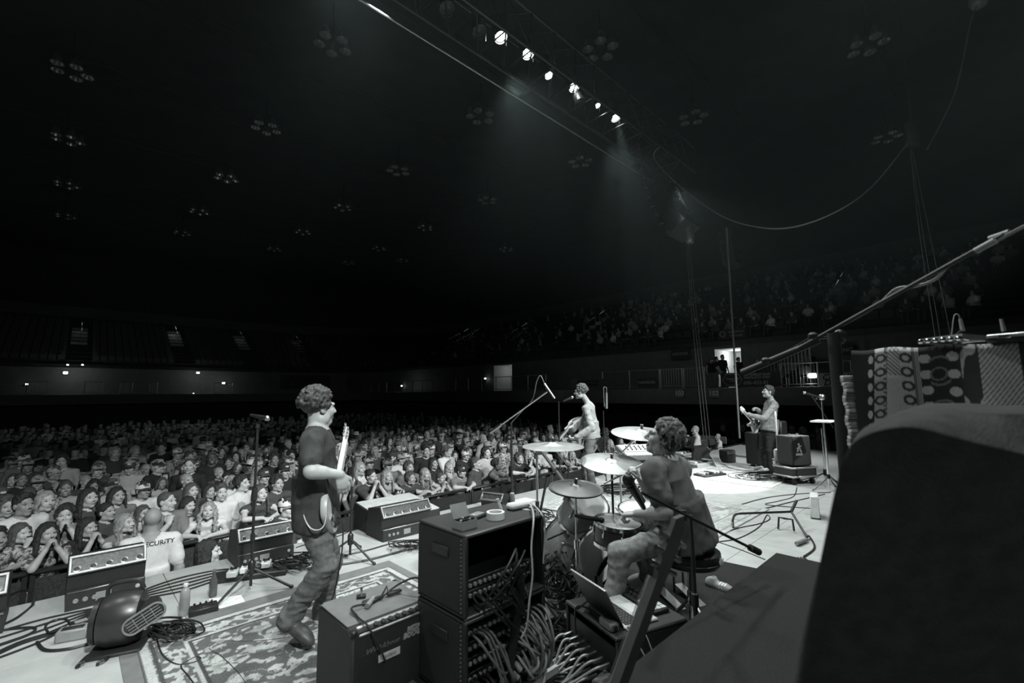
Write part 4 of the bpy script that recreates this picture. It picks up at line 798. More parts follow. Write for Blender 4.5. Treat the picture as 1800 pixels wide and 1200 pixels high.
for x in (-w*.4, -w*.33, w*.4): m = MB(); m.lathe([(.007, .01), (.007, .016), (0, .017)], 8, Matrix.Translation((x, 0, 0))); o = m.build('jack', BLACKM, t_); o.data.transform(PM)
FM = lambda x, z: frame((x, -.004, zt-z), (1, 0, 0), (0, 0, 1)); SIL = mat('badge_silver', .3, .5); m = MB(); m.box((w/2, -.002, zt*.42), (w-.05, .008, zt*.72), .003); m.build('grille_cloth', mat('grille_cloth', .016, .9, bump=(400, .6)), t_)
text_mesh('badge', 'MESA\nBOOGIE', .034, FM(w*.72, .1), SIL, t_, .003, .35, bold=.0015); text_mesh('badge', 'WalkAbout', .04, FM(w*.34, .115), mat('badge_dim', .12, .5), t_, .002, .35)
m = MB(); m.box((w*.42, -.007, zt-.165), (.12, .004, .035), 0); m.build('tape_label', LGREY, t_); text_mesh('lettering', 'CIARRO', .02, FM(w*.42, .165) @ Matrix.Translation((0, 0, .006)), GREY, t_)
for x, y in ((.012, .012), (w-.012, .012), (.012, d_-.012), (w-.012, d_-.012)): m = MB(); m.box((x, y, zt-.01), (.035, .035, .03), .008); m.build('corner_cap', BLACKM, t_)
W = xf(t_)
def on_amp(x, y, z=0): return W @ Vector((x, y, zt+.008+z))
t2 = thing('cable_lead', 'black lead with plugs curled over the amplifier top into its panel', 'cable', on_amp(.2, .2), 0); m = MB(); m.tube([local(t2, p) for p in crom([on_amp(.0+.08, .12, .006), on_amp(.09, .2, .02), on_amp(.2, .2, .012), on_amp(.3, .24, .01), on_amp(.38, .22, .05), on_amp(.44, .14, .09), on_amp(.455, .08, .06), on_amp(.452, .025, .0)], 6)], .006, 6); m.build('lead', CABLE, t2)
m = MB(); m.tube([local(t2, p) for p in crom([on_amp(.08, .12, .006), on_amp(.07, .06, .012), on_amp(.08, .0, .0), on_amp(.12, -.03, -.09), on_amp(.17, -.02, -.19)], 6)], .005, 6); m.build('lead', CABLE, t2)
m = MB(); m.cyl(local(t2, on_amp(.16, .17, .014)), local(t2, on_amp(.23, .235, .014)), .013, n=8); m.build('plug', GREY, t2)
t2 = thing('guitar_tuner_clip', 'small dark clip standing on the amplifier top', 'clip', on_amp(.2, .32), .3); m = MB(); m.box((0, 0, .008), (.05, .03, .016), .004); m.build('base', BLACK, t2); m = MB(); m.box((0, 0, .03), (.012, .02, .045), .004); m.build('arm', CHROME, t2)
t2 = thing('pliers', 'dark folding tool lying open on the amplifier top', 'tool', on_amp(.27, .22), .7); m = MB(); m.box((-.05, 0, .012), (.12, .022, .018), .006); m.build('grip', BLACK, t2); m = MB(); m.tube([(0, 0, .015), (.03, .0, .06), (.045, .01, .02)], .006, 6); m.build('jaw', STEEL, t2); m = MB(); m.box((.08, .01, .014), (.09, .03, .014), .005); m.build('grip', RUBBER, t2)
# stacked rack cases
R0 = at(819, 942, 2.3); zt = R0.z; w, d_, hh = .56, .42, (zt-.2)/2; 
def rack(z0, z1, label):
    t_ = thing('rack_case', label, 'rack case', (R0.x, R0.y, z0), TH); h = z1-z0; th = .018
    m = MB(); m.box((w/2, d_/2, h-th/2), (w, d_, th), .006); m.build('top_panel', TOLEX, t_)
    m = MB(); m.box((w/2, d_/2, th/2), (w, d_, th), .006); m.build('bottom_panel', TOLEX, t_)
    for x in (th/2, w-th/2): m = MB(); m.box((x, d_/2, h/2), (th, d_-.002, h-th*2), .003); m.build('side_panel', TOLEX, t_)
    m = MB(); m.box((w/2, d_-th/2, h/2), (w-th*2, th, h-th*2), .003); m.build('back_panel', BLACK, t_)
    for x in (.004, w-.004): m = MB(); m.box((x, .012, h/2), (.014, .03, h-.02), .004); m.build('edge_rail', BLACKM, t_)
    for z in (.006, h-.006): m = MB(); m.box((w/2, .008, z), (w, .022, .016), .004); m.build('edge_rail', mat('edge_worn', .12, .4, .6), t_)
    for x in (.034, w-.034): m = MB(); m.box((x, .05, h/2), (.02, .012, h-.04), .002); m.build('rack_rail', BLACKM, t_)
    m = MB()
    for k in range(18): m.box((.0-.002, .035, .03+k*(h-.06)/17), (.006, .006, .006), .001)
    m.build('rivets', GREY, t_)['kind'] = 'stuff'
    m = MB(); m.box((-.003, d_*.5, h*.72), (.01, .14, .05), .012); m.build('handle_recess', BLACK, t_)
    return t_
rk1 = rack(.2+hh+.006, zt, 'upper black rack case with leads hanging from its open back'); rk2 = rack(.2, .2+hh, 'lower black rack case full of plugged pale leads on the dolly')
t_ = thing('case_dolly', 'wheeled dolly with bright metal edge under the rack cases', 'dolly', (R0.x, R0.y, 0), TH); m = MB(); m.box((w/2, d_/2, .165), (w+.08, d_+.1, .06), .006); m.build('deck', BLACK, t_)
m = MB(); m.box((-.045, d_/2, .18), (.03, d_+.1, .035), .004); m.build('metal_edge', ALU, t_); m = MB(); m.box((w/2, -.045, .18), (w+.09, .03, .035), .004); m.build('metal_edge', ALU, t_)
for x in (.0, w):
    for y in (0, d_): m = MB(); m.cyl((x-.015, y, .05), (x+.015, y, .05), .05, n=14); m.box((x, y, .11), (.05, .06, .06), .004); m.build('caster', RUBBER, t_)
def units(t_, spec):
    for z, h, kind in spec:
        m = MB(); m.box((w/2, .16, z), (w-.09, .2, h), .003); u = m.build('rack_unit', BLACKM, t_); n = 14
        for i in range(n):
            x = .07+(w-.14)*i/(n-1)
            m = MB(); m.lathe([(.011, .0), (.011, .008), (.006, .01), (0, .008)], 8, frame((x, .058, z), (1, 0, 0), (0, 0, 1))); m.build('socket', LGREY if kind else GREY, u)
units(rk1, [(hh*.32, .05, 0), (hh*.2, .045, 0)]); units(rk2, [(hh*.78, .05, 1), (hh*.6, .05, 1), (hh*.42, .05, 1), (hh*.24, .05, 1)])
rg_ = random.Random(3)
def leads(t_, n, x0, x1, zs, end, ma, r, label, sag=.08, spread=.12):
    m = MB()
    for i in range(n):
        x = x0+(x1-x0)*i/max(1, n-1); z = rg_.choice(zs); p0 = Vector((x, .05, z)); e = Vector(end)+Vector((rg_.gauss(0, spread*.4), rg_.gauss(0, spread*.2), rg_.gauss(0, spread*.5)))
        mid = p0+Vector((rg_.gauss(0, .01), -.09, -.01)); m.tube(crom([p0, mid, (mid+e)/2+Vector((0, -.05, -sag)), e], 5), r, 5)
    o = m.build('plugged_leads', ma, t_, recalc=False); o['kind'] = 'stuff'
leads(rk1, 9, .08, .4, (hh*.2, hh*.32), (.3, -.05, hh*.55), CABLE, .006, '', -.05, .12); leads(rk1, 6, .1, .35, (hh*.32, hh*.2), (.33, -.04, -.1), CABLE, .007, '', .02, .05)
m = MB(); m.tube([(.30, -.03, hh*.5), (.32, -.05, hh*.3), (.31, -.055, 0), (.24, -.06, -.2), (.2, -.07, -.38)], .024, 9); m.build('cable_loom', CABLE, rk1)
leads(rk2, 12, .3, .52, (hh*.78, hh*.6), (.44, -.09, hh*.3), CABLEW if False else CABLEG, .0085, '', .0, .1); leads(rk2, 9, .32, .5, (hh*.6, hh*.42), (.36, -.09, hh*.1), mat('cable_pale', .4, .5), .008, '', .03, .1); leads(rk2, 10, .07, .3, (hh*.42, hh*.24), (.2, -.08, -.05), CABLE, .008, '', .06, .14); leads(rk2, 6, .07, .2, (hh*.78, hh*.6), (.2, -.08, hh*.2), CABLEG, .007, '', .05, .06)
for i in range(8): m = MB(); q = Vector((.14+.05*i, -.03-.012*(i % 3), hh*(.2+.035*i))); m.cyl(q, q+Vector((.02, -.03, -.03)), .018, n=10); m.build('plug', LGREY if i % 2 else GREY, rk2)
def on_rack(px, py): p = ground(px, py, zt+.001); return p
t_ = thing('tape_roll', 'roll of white tape lying on the upper rack case', 'tape', on_rack(871, 911), 0); m = MB(); m.lathe([(.037, 0), (.05, 0), (.05, .036), (.037, .036)], 28, closed=True); m.build('roll', PAPER, t_)
t_ = thing('battery_box', 'clear plastic box of batteries with open lid on the rack case', 'box', on_rack(817, 928), TH); CLEAR = mat('clear_plastic', .5, .15, trans=.6); m = MB(); m.box((0, 0, .003), (.105, .075, .006), 0); m.build('base', CLEAR, t_)
for c, sz in (((0, -.036, .022), (.105, .003, .044)), ((0, .036, .022), (.105, .003, .044)), ((-.051, 0, .022), (.003, .072, .044)), ((.051, 0, .022), (.003, .072, .044))): m = MB(); m.box(c, sz, 0); m.build('wall', CLEAR, t_)
for i in range(5):
    for j in range(2): m = MB(); m.cyl((-.038+i*.019, -.017+j*.034, .007), (-.038+i*.019, -.017+j*.034, .05), .0075, n=8); m.build('battery', BLACKM if (i+j) % 3 else ALU, t_)
m = MB(); m.box((0, .045, .08), (.105, .004, .075), .001, M=Matrix.Rotation(-.5, 3, 'X')); m.build('lid', CLEAR, t_)
t_ = thing('small_tablet', 'dark handheld device with pale edge behind the battery box', 'device', on_rack(838, 908), TH+.25); m = MB(); m.box((0, 0, .008), (.14, .075, .016), .005); m.build('body', BLACK, t_); m = MB(); m.box((0, 0, .0165), (.09, .05, .002), 0); m.build('screen', DEVON if False else GREY, t_); text_mesh('lettering', 'w', .03, Matrix.Translation((-.03, 0, .018)), PAPER, t_)
t_ = thing('white_power_supply', 'white power block with cable on the right of the rack case', 'power block', on_rack(911, 893), TH-.1); m = MB(); m.box((0, 0, .018), (.15, .07, .036), .012); m.build('body', WHITE, t_)
m = MB(); m.tube([local(t_, p) for p in crom([on_rack(930, 889)+Vector((0, 0, .02)), at(938, 905, 2.35), at(934, 960, 2.25), at(936, 1010, 2.22), at(930, 1060, 2.2), at(926, 1100, 2.2), at(916, 1122, 2.22)], 6)], .0045, 5); m.build('cable', CABLEW, t_); m = MB(); m.tube([local(t_, p) for p in crom([on_rack(932, 888)+Vector((0, 0, .02)), at(950, 900, 2.5), at(958, 925, 2.5), at(955, 990, 2.5)], 6)], .0045, 5); m.build('cable', CABLEW, t_)
t_ = thing('marker_pen', 'pale marker standing beside the tape roll on the rack case', 'pen', on_rack(882, 901), 0); m = MB(); m.cyl((0, 0, .0), (-.02, 0, .06), .011, n=10); m.build('barrel', WHITE, t_); m = MB(); m.cyl((-.02, 0, .06), (-.026, 0, .078), .0115, n=10); m.build('cap', LGREY, t_)
t_ = thing('marker_pen', 'pale tube standing behind the white power block on the rack case', 'pen', on_rack(902, 884), 0); m = MB(); m.cyl((0, 0, .0), (-.005, 0, .055), .014, n=10); m.build('barrel', LGREY, t_); m = MB(); m.cyl((-.005, 0, .055), (-.005, 0, .062), .012, n=10); m.build('cap', WHITE, t_)
t_ = MB(); t_.box((0, 0, .002), (.12, .1, .003), 0); o = t_.build('paper_sheet', PAPER); o.location = on_rack(922, 880); o.rotation_euler = (0, 0, TH); tag(o, 'small white paper at the far right corner of the rack case top', 'paper')
# loose cables on the floor
def floor_cable(pts, r, label, ma=CABLE, z=None, group=None, n=5, lift=None):
    P = [ground(x, y, (z or r)) for x, y in pts]
    if lift:
        for i, h in lift.items(): P[i] = ground(pts[i][0], pts[i][1], h)
    return cable_thing('cable', label, 'cable', P, r, ma, 7, n, group)
for k in range(5): floor_cable([(-30, 1118+k*12), (60, 1092+k*10), (110, 1080+k*7), (170, 1068+k*2), (260, 1050-k*4), (330, 1036-k*6), (400, 1012-k*3), (430, 1003+k)], .007, ['farthest', 'second farthest', 'middle', 'second nearest', 'nearest'][k]+' of five parallel cables running along the front of the stage', CABLE)
floor_cable([(-20, 1155), (40, 1128), (110, 1108), (140, 1100)], .014, 'thick cable from the left edge to the power box'); floor_cable([(-20, 1140), (50, 1115), (60, 1103), (20, 1105), (-20, 1112)], .009, 'looped cable end at the left edge of stage'); floor_cable([(65, 1128), (80, 1142), (120, 1140), (170, 1128), (205, 1128)], .010, 'cable from the power box passing under the fan')
floor_cable([(84, 1110), (80, 1100), (95, 1090), (115, 1088), (124, 1098)], .008, 'black cable arching up into the power box', lift={1: .1, 2: .16, 3: .14, 4: .08}); floor_cable([(0, 1060), (20, 1045), (45, 1037), (60, 1048), (55, 1065), (30, 1085), (0, 1100)], .009, 'curved cable looping at the left monitor', lift={1: .06, 2: .1, 3: .1})
floor_cable([(135, 1172), (160, 1150), (200, 1148), (235, 1135), (262, 1115), (275, 1105)], .012, 'cable with metal plugs leading past the fan to the rug', CABLE); floor_cable([(170, 1168), (185, 1160), (200, 1146), (240, 1130)], .010, 'short cable with plug crossing beside the fan')
for x, y in ((138, 1169), (172, 1166)): 
    p = ground(x, y, .014); m = MB(); m.cyl((0, 0, 0), tuple(ground(x+9, y-5, .014)-p), .014, n=10); o = m.build('plug', STEEL); o.location = p; tag(o, 'silver cable plug lying '+('farthest left in front of the fan' if x < 150 else 'second from left in front of the fan'), 'plug')
floor_cable([(275, 1120), (285, 1150), (310, 1168), (340, 1165), (352, 1158), (345, 1155), (330, 1162), (318, 1172), (330, 1188), (350, 1215)], .008, 'black cable with a small loop lying on the floral rug'); floor_cable([(560, 1110), (500, 1122), (440, 1128), (390, 1128), (368, 1140), (390, 1155), (420, 1185), (440, 1215)], .007, 'thin cable winding across the floral rug to the amplifier')
rr = random.Random(9)
def tangle(cx, cy, rx, ry, n, label, ma=CABLE, r=.007, hmax=.06, rad=(.4, 1.0)):
    m = MB(); base = ground(cx, cy, 0)
    for i in range(n):
        a = rr.uniform(0, 6.28); ox, oy = rr.gauss(0, rx*.3), rr.gauss(0, ry*.3); f = rr.uniform(*rad); pts = []
        for k in range(11): b_ = a+k*.62; q = rr.uniform(.85, 1.15)*f; pts.append(ground(cx+ox+rx*q*math.cos(b_), cy+oy+ry*q*math.sin(b_), r+rr.random()*hmax)-base)
        m.tube(crom(pts, 4), r*rr.uniform(.8, 1.15), 5)
    o = m.build('cable_tangle', ma, recalc=False); o.location = base; return tag(o, label, 'cables', kind='stuff')
tangle(305, 1105, 42, 14, 12, 'tangle of thin black leads between the fan and the rug'); tangle(510, 990, 36, 8, 10, 'tangle of black leads behind the bassist by the pedal strip'); tangle(560, 975, 50, 6, 8, 'run of tangled black leads behind the bassist')
tangle(920, 905, 50, 14, 16, 'tangle of black leads under the left cymbal'); tangle(1180, 815, 45, 10, 12, 'tangle of black leads around the far pedal boards'); tangle(1360, 836, 55, 8, 12, 'tangled leads at the feet of the guitarist'); tangle(1090, 860, 40, 8, 10, 'tangle of leads behind the ride cymbal')
tangle(980, 1010, 38, 46, 26, 'dense tangle of drum leads beside the rack cases', r=.0065, hmax=.4); tangle(990, 1140, 50, 45, 26, 'dense tangle of black leads between rack case and laptop case', r=.007, hmax=.12); tangle(985, 1175, 60, 20, 14, 'pale leads bundled on the floor by the rack dolly', CABLEG, .007, .08)
tangle(1395, 1000-6, 22, 12, 5, 'coiled cable on the pale stage floor by the metal frame', r=.006, hmax=.02, rad=(.6, 1))
tangle(720, 955, 26, 6, 6, 'loops of cable plugged at the base of the centre floor monitor', r=.006, hmax=.1)
floor_cable([(560, 985), (640, 968), (700, 952), (760, 945)], .009, 'cable running from the centre monitor towards the bassist'); floor_cable([(540, 1000), (640, 985), (720, 965), (760, 960)], .011, 'thicker cable lying beside the cable from the centre monitor'); floor_cable([(640, 920), (600, 940), (560, 950), (520, 962)], .006, 'thin dark lead along the stage edge behind the bassist')
floor_cable([(1255, 893), (1330, 895), (1390, 882), (1450, 868)], .007, 'cable crossing the pale floor from the drums to the right'); floor_cable([(1250, 900), (1290, 890), (1345, 875), (1400, 868), (1460, 865)], .007, 'upper cable curving across the pale floor'); floor_cable([(1401, 856), (1395, 872), (1370, 880), (1345, 886), (1380, 890), (1425, 893)], .006, 'short curling lead near the metal frame')
floor_cable([(1250, 950), (1290, 930), (1335, 920), (1353, 912), (1348, 905), (1335, 925), (1300, 945), (1262, 952)], .006, 'lead looping below the metal frame on the pale floor'); floor_cable([(1262, 952), (1300, 965), (1345, 983)], .005, 'thin lead behind the drum throne running right'); floor_cable([(1275, 990), (1300, 995), (1325, 1000)], .009, 'short black lead end beside the dark mat')
floor_cable([(1270, 815), (1285, 823), (1310, 827), (1340, 823), (1350, 800)], .012, 'thick cable curving in front of the guitarist'); floor_cable([(1220, 800), (1240, 792), (1275, 785), (1310, 778)], .012, 'thick cable along the far edge of the stage')
# far side: pedals, boards, amp and case by the guitarist
def low_board(px, py, w_, d__, label, ma, n, z=.06, rz=0):
    t_ = thing('pedal_board', label, 'pedal board', ground(px, py), TH+rz); m = MB(); m.box((0, 0, z/2), (w_, d__, z), .012); m.build('board', ma, t_)
    for i in range(n): m = MB(); m.box((-w_*.4+w_*.8*i/max(1, n-1), 0, z+.02), (w_*.55/n, d__*.6, .04), .006); m.build('pedal', (WHITE, GREY, BLACKM, LGREY)[i % 4], t_)
low_board(1230, 818, .7, .4, 'pale multi-effects board with switches at the left of the far pedals', LGREY, 4, .08, -.2); low_board(1248, 836, .62, .3, 'dark pedal board with many small pedals in front of the pool of light', BLACK, 6, .05, -.3); low_board(1200, 800, .5, .3, 'small grey board of pedals half hidden by the drummer', GREY, 3, .06)
t_ = thing('sloped_pedal', 'pale sloped foot pedal leaning among the far pedal boards', 'effects pedal', ground(1262, 820), TH-.9); m = MB(); m.prism([(-.08, -.16, 0), (-.08, .16, 0), (-.08, .16, .2), (-.08, -.16, .04)], (0, 0, 0), (.16, 0, 0)); m.build('body', LGREY, t_, smooth=False); m = MB(); m.box((0, 0, .125), (.12, .26, .008), .001, M=Matrix.Rotation(.463, 3, 'X')); m.build('tread', GREY, t_)
G0 = ground(1399, 853); t_ = thing('guitar_amplifier', 'tall dark amplifier with pale figure emblem on a flight case base', 'amplifier', G0+Vector((0, 0, .33)), TH-.5); m = MB(); m.box((.22, .2, .26), (.44, .34, .52), .015); m.build('cabinet', TOLEX, t_); m = MB(); m.box((.22, .2, .524), (.42, .32, .012), .003); m.build('top_face', GREY, t_)
m = MB(); m.tube([(.12, .025, .25), (.14, .025, .3), (.16, .025, .36), (.18, .025, .3), (.21, .025, .24)], .014, 6); m.tube([(.11, .025, .31), (.16, .025, .33), (.21, .025, .355)], .011, 6); m.ball((.16, .025, .385), .02, 8); m.build('emblem', LGREY, t_); m = MB(); m.box((.16, .028, .205), (.15, .008, .04), .002); m.build('emblem_plate', LGREY, t_)
for x in (.15, .33): m = MB(); m.cyl((x, .2, .53), (x, .2, .56), .025, n=10); m.build('knob', ALU, t_)
t_ = thing('flight_case', 'low flight case with bright metal frame on casters under the far amplifier', 'case', G0, TH-.5); m = MB(); m.box((.22, .2, .22), (.54, .42, .16), .01); m.build('shell', BLACK, t_)
for z in (.145, .3):
    for c, sz in (((.22, -.015, z), (.56, .03, .03)), ((.22, .415, z), (.56, .03, .03)), ((-.055, .2, z), (.03, .44, .03)), ((.495, .2, z), (.03, .44, .03))): m = MB(); m.box(c, sz, .004); m.build('metal_edge', ALU, t_)
for x in (.02, .42):
    for y in (.04, .36): m = MB(); m.cyl((x-.018, y, .05), (x+.018, y, .05), .05, n=12); m.box((x, y, .11), (.05, .05, .05), .004); m.build('caster', RUBBER, t_)
for px, py, Y, hz, lb in [(1329, 812, 10.8, .7, 'tall dark loudspeaker cabinet standing behind the guitarist legs'), (1372, 775, 11.5, .9, 'dark upright cabinet behind the guitarist at right')]:
    q = ground(px, py+(8 if hz < .8 else 35)); t_ = thing('speaker_cabinet', lb, 'speaker', q, TH-.3); m = MB(); m.box((0, 0, hz/2+.06), (.26, .3, hz), .02); m.build('cabinet', BLACK, t_); m = MB(); m.box((0, -.152, hz/2+.06), (.22, .01, hz-.08), .004); m.build('grille', BLACKM, t_)
    for x in (-.1, .1): m = MB(); m.cyl((x-.02, 0, .04), (x+.02, 0, .04), .04, n=10); m.build('caster', RUBBER, t_)
t_ = thing('guitar_stand', 'upright white guitar neck standing behind the guitarist', 'guitar', ground(1371, 838), TH); m = MB(); m.box((0, 0, .75), (.055, .03, .8), .01); m.build('neck', LGREY, t_); m = MB(); m.box((0, 0, 1.2), (.075, .025, .16), .015); m.build('headstock', WHITE, t_); m = MB(); m.box((0, .02, .3), (.3, .05, .5), .08); m.build('body', LGREY, t_); m = MB(); m.tube([(-.18, -.15, .02), (0, .05, .25), (.18, -.15, .02)], .014, 6); m.build('support', BLACKM, t_)
t_ = thing('percussion_table', 'chrome stand with flat white top beyond the far microphone', 'stand', ground(1458, 862), TH); pole(t_, .04, 1.15, .02, CHROME); tripod(t_, .22, .3, CHROME); m = MB(); m.box((0, 0, 1.16), (.5, .3, .03), .008); m.build('table_top', WHITE, t_); m = MB(); m.cyl((-.35, 0, 1.55), (.4, 0, 1.58), .016, n=8); m.build('crossbar', CHROME, t_); m = MB(); m.cyl((0, 0, 1.16), (0, 0, 1.58), .016, n=8); m.build('upright', CHROME, t_); m = MB(); m.box((.02, 0, 1.57), (.12, .08, .1), .02); m.build('clamp', STEEL, t_)
# bent metal stand lying on the pale floor, white box at its right
GZ = lambda x, y, z: ground(x, y, z); b = ground(1380, 935); t_ = thing('folded_guitar_stand', 'bent black tube stand lying on the pale floor', 'stand', b, 0); L_ = lambda *a: local(t_, GZ(*a))
m = MB(); m.tube(crom([L_(1289, 928, .012), L_(1288, 915, .08), L_(1293, 904, .2), L_(1310, 902, .22), L_(1340, 901, .22), L_(1391, 899, .22)], 5), .014, 8); m.build('main_tube', BLACKM, t_)
m = MB(); m.tube([L_(1368, 929, .012), L_(1369, 909, .13), L_(1379, 911, .14), L_(1393, 913, .14), L_(1396, 933, .012)], .012, 8); m.build('fork', BLACKM, t_); m = MB(); m.cyl(L_(1391, 899, .22), L_(1418, 943, .015), .013, n=8); m.build('leg', BLACKM, t_); m = MB(); m.cyl(L_(1391, 899, .22), L_(1400, 880, .32), .017, n=8); m.build('grip', RUBBER, t_)
t_ = thing('white_case', 'slim white box standing on the floor beside the dark foreground cover', 'box', ground(1434, 908), -.58); m = MB(); m.box((0, 0, .15), (.1, .3, .28), .01); m.build('body', WHITE, t_); m = MB(); m.box((0, 0, .005), (.11, .31, .01), .002); m.build('base', BLACK, t_)
p = ground(1400, 955, .03); t_ = thing('cable_connector', 'thick grey connector lying on the pale floor at right', 'connector', p, 0); q = ground(1417, 948, .03)-p; m = MB(); m.cyl((0, 0, 0), q, .022, n=10); m.build('barrel', GREY, t_); m = MB(); m.tube(crom([q, q*1.6+Vector((0, .05, 0)), ground(1432, 962, .01)-p, ground(1413, 978, .01)-p], 5), .01, 6); m.build('lead', CABLE, t_)

for px, lb in ((699, 'taller pale drink can standing on the barricade base behind the floor monitors'), (709, 'second pale drink can beside the taller one at the barricade')):
    p = atT(px, 872, RAIL); p.z = ZF+1.165; t_ = thing('drink_can', lb, 'can', p); m = MB(); m.lathe([(.028, 0), (.033, .008), (.033, .15), (.026, .165), (0, .163)], 14); m.build('can_body', ALU, t_); m = MB(); m.lathe([(.0336, .04), (.0336, .12)], 14); m.build('wrapper', WHITE, t_)
p = atT(736, 868, RAIL-.065); t_ = thing('white_towel', 'white cloth hanging over the barricade in front of the boy', 'towel', (p.x, p.y, ZF+.72), TH); m = MB(); m.box((0, 0, .22), (.2, .012, .44), .004); m.build('front_fall', PAPER, t_); m = MB(); m.box((0, .07, .447), (.2, .15, .012), .004); m.build('fold', PAPER, t_)
# ---------------------------------------------------------------- the band
SK = mat('skin_mid', 0.40, 0.5, noise=(30, .06)); 
def vec(J): return {k: A3(v) for k, v in J.items()}
EYEM = mat('eye_dark', 0.04, 0.45, spec=.2); BROWM = mat('brow', 0.06, 0.7); LIPM = mat('lips', 0.24, 0.45)
HAIRD = mat('hair_dark', 0.045, 0.42, noise=(60, .4), bump=(160, .8)); HAIRB = mat('hair_brown', 0.10, 0.42, noise=(60, .35), bump=(160, .8)); HAIRL = mat('hair_blond', 0.36, 0.42, noise=(60, .3), bump=(160, .8))
HAIRG = mat('hair_grey', 0.4, 0.5, noise=(60, .3)); 
def performer(name_label, J, face, hair, hairmat, mats, base, S=1.0, up=(0, 0, 1), sleeve='short', w=1.0, hem=.1, hands=(), folds=(), h=.0085, loose=.012, group='band members on stage'):
    J = vec(J); base = A3(base)
    for k in J: J[k] = J[k]-base
    hc, HR = head_frame(J['head'], face, up); J['hR'] = HR
    B = Body(h); add_body(B, J, sleeve=sleeve, hem=hem, w=w, S=S, loose=loose); add_head(B, hc, HR, S); B.finebox(hc-A3((0, 0, .01)), .15*S, .0048)
    for hd in hands:
        q = hd['q']; add_hand(B, J['wr'+q], hd['d'], hd['n'], hd['t'], hd.get('curl', .5), S*.98, fr=.0092); B.finebox(J['wr'+q]+nrm(hd['d'])*.09, .12, .0058)
    V, Q, m = B.mesh()
    for ids, amp, sc, sd in folds: V = wrinkle(V, Q, m, ids, amp, sc, sd)
    me = np_mesh('person', V, Q, m, mats); o = bpy.data.objects.new('person', me); COL.objects.link(o); o.location = base
    tag(o, name_label, 'person', group)
    V, Q, m = hair_body(hair, 3, .0055); hm = np_mesh('hair', V*S, Q, None, [hairmat]); ho = bpy.data.objects.new('hair', hm); COL.objects.link(ho)
    M = Matrix(HR.tolist()).to_4x4(); M.translation = Vector(hc); ho.matrix_local = M; ho.parent = o
    return o, J, hc, HR
DENIM = mat('dark_denim', 0.14, 0.85, noise=(40, .25), bump=(300, .4), spec=.2); TEE = mat('dark_tee', 0.05, 0.9, noise=(20, .2), bump=(350, .2), spec=.2)
BOOT = mat('boot_leather', 0.06, 0.45, noise=(25, .3)); TEE2 = mat('washed_tee', 0.12, 0.9, noise=(9, .22), bump=(350, .2), spec=.2)
JACKET = mat('grey_jacket', 0.30, 0.85, noise=(20, .15), bump=(300, .3), spec=.2); DJACKET = mat('denim_jacket', 0.24, 0.85, noise=(24, .25), bump=(300, .4), spec=.2)
SHOEL = mat('pale_shoe', 0.42, 0.6); CAMO = mat('grey_trousers', 0.24, 0.85, noise=(22, .45), bump=(300, .3), spec=.2)
BLACKJ = mat('black_jeans', 0.03, 0.85, spec=.2)

# bassist: seen from behind at his right side, walking towards the right
rb = A3((.25, -.97, 0)); nb = A3(at(556, 757, 3.36)); pb = A3(at(556, 900, 3.36))
BJ = dict(neck=nb, pelvis=pb, head=at(562, 717, 3.37), shR=nb+rb*.185-A3((0, 0, .05)), shL=nb-rb*.185-A3((0, 0, .05)), elR=at(546, 828, 3.07), wrR=at(598, 834, 3.16),
    elL=at(583, 832, 3.72), wrL=at(596, 806, 3.86), hipR=pb+rb*.09-A3((0, 0, .03)), hipL=pb-rb*.09-A3((0, 0, .03)), knR=at(573, 994, 3.24), anR=at(509, 1086, 3.26), toeR=at(546, 1131, 3.2),
    knL=at(582, 985, 3.56), anL=at(568, 1072, 3.66), toeL=at(592, 1086, 3.62))
bassist, bJ, bh, bR = performer('bassist seen from behind in dark tee, jeans and boots, short curly hair, playing a bass', BJ, (.66, .75, .02), 'curly', HAIRD,
    [SK, TEE, DENIM, BOOT, EYEM, BROWM, LIPM], (BJ['pelvis'][0], BJ['pelvis'][1], 0), S=1.05, hem=.15, loose=.018, w=1.0,
    hands=[dict(q='R', d=(.25, .12, -.95), n=(-.5, .8, 0), t=(.8, .5, 0), curl=.42), dict(q='L', d=(.3, .5, .8), n=(-.9, .1, .3), t=(-.2, -.8, .5), curl=.75)],
    folds=[((PANTS,), .0075, (6, 6, 11), 1), ((PANTS,), .005, (11, 11, 26), 21), ((SHIRT,), .009, (7, 7, 6), 2), ((SHIRT,), .005, (14, 14, 9), 22)], group=None)
ear = bh+A3(BJ['pelvis'])*np.array([1, 1, 0])+bR@A3((-.083, .004, .0))*1.05; o = MB(); o.ball(tuple(ear), (.008, .011, .011), 8); tag(o.build('in_ear_monitor', CHROME, bassist, world=True), 'small shiny in-ear monitor in his ear')
o = MB(); o.tube(crom([at(533, 893, 3.2), at(536, 912, 3.16), at(546, 928, 3.13), at(560, 931, 3.12), at(570, 922, 3.14), at(574, 900, 3.16)], 6), .004, 5); tag(o.build('earphone_cable', CABLEW, bassist, world=True), 'pale thin cable looping at his hip')

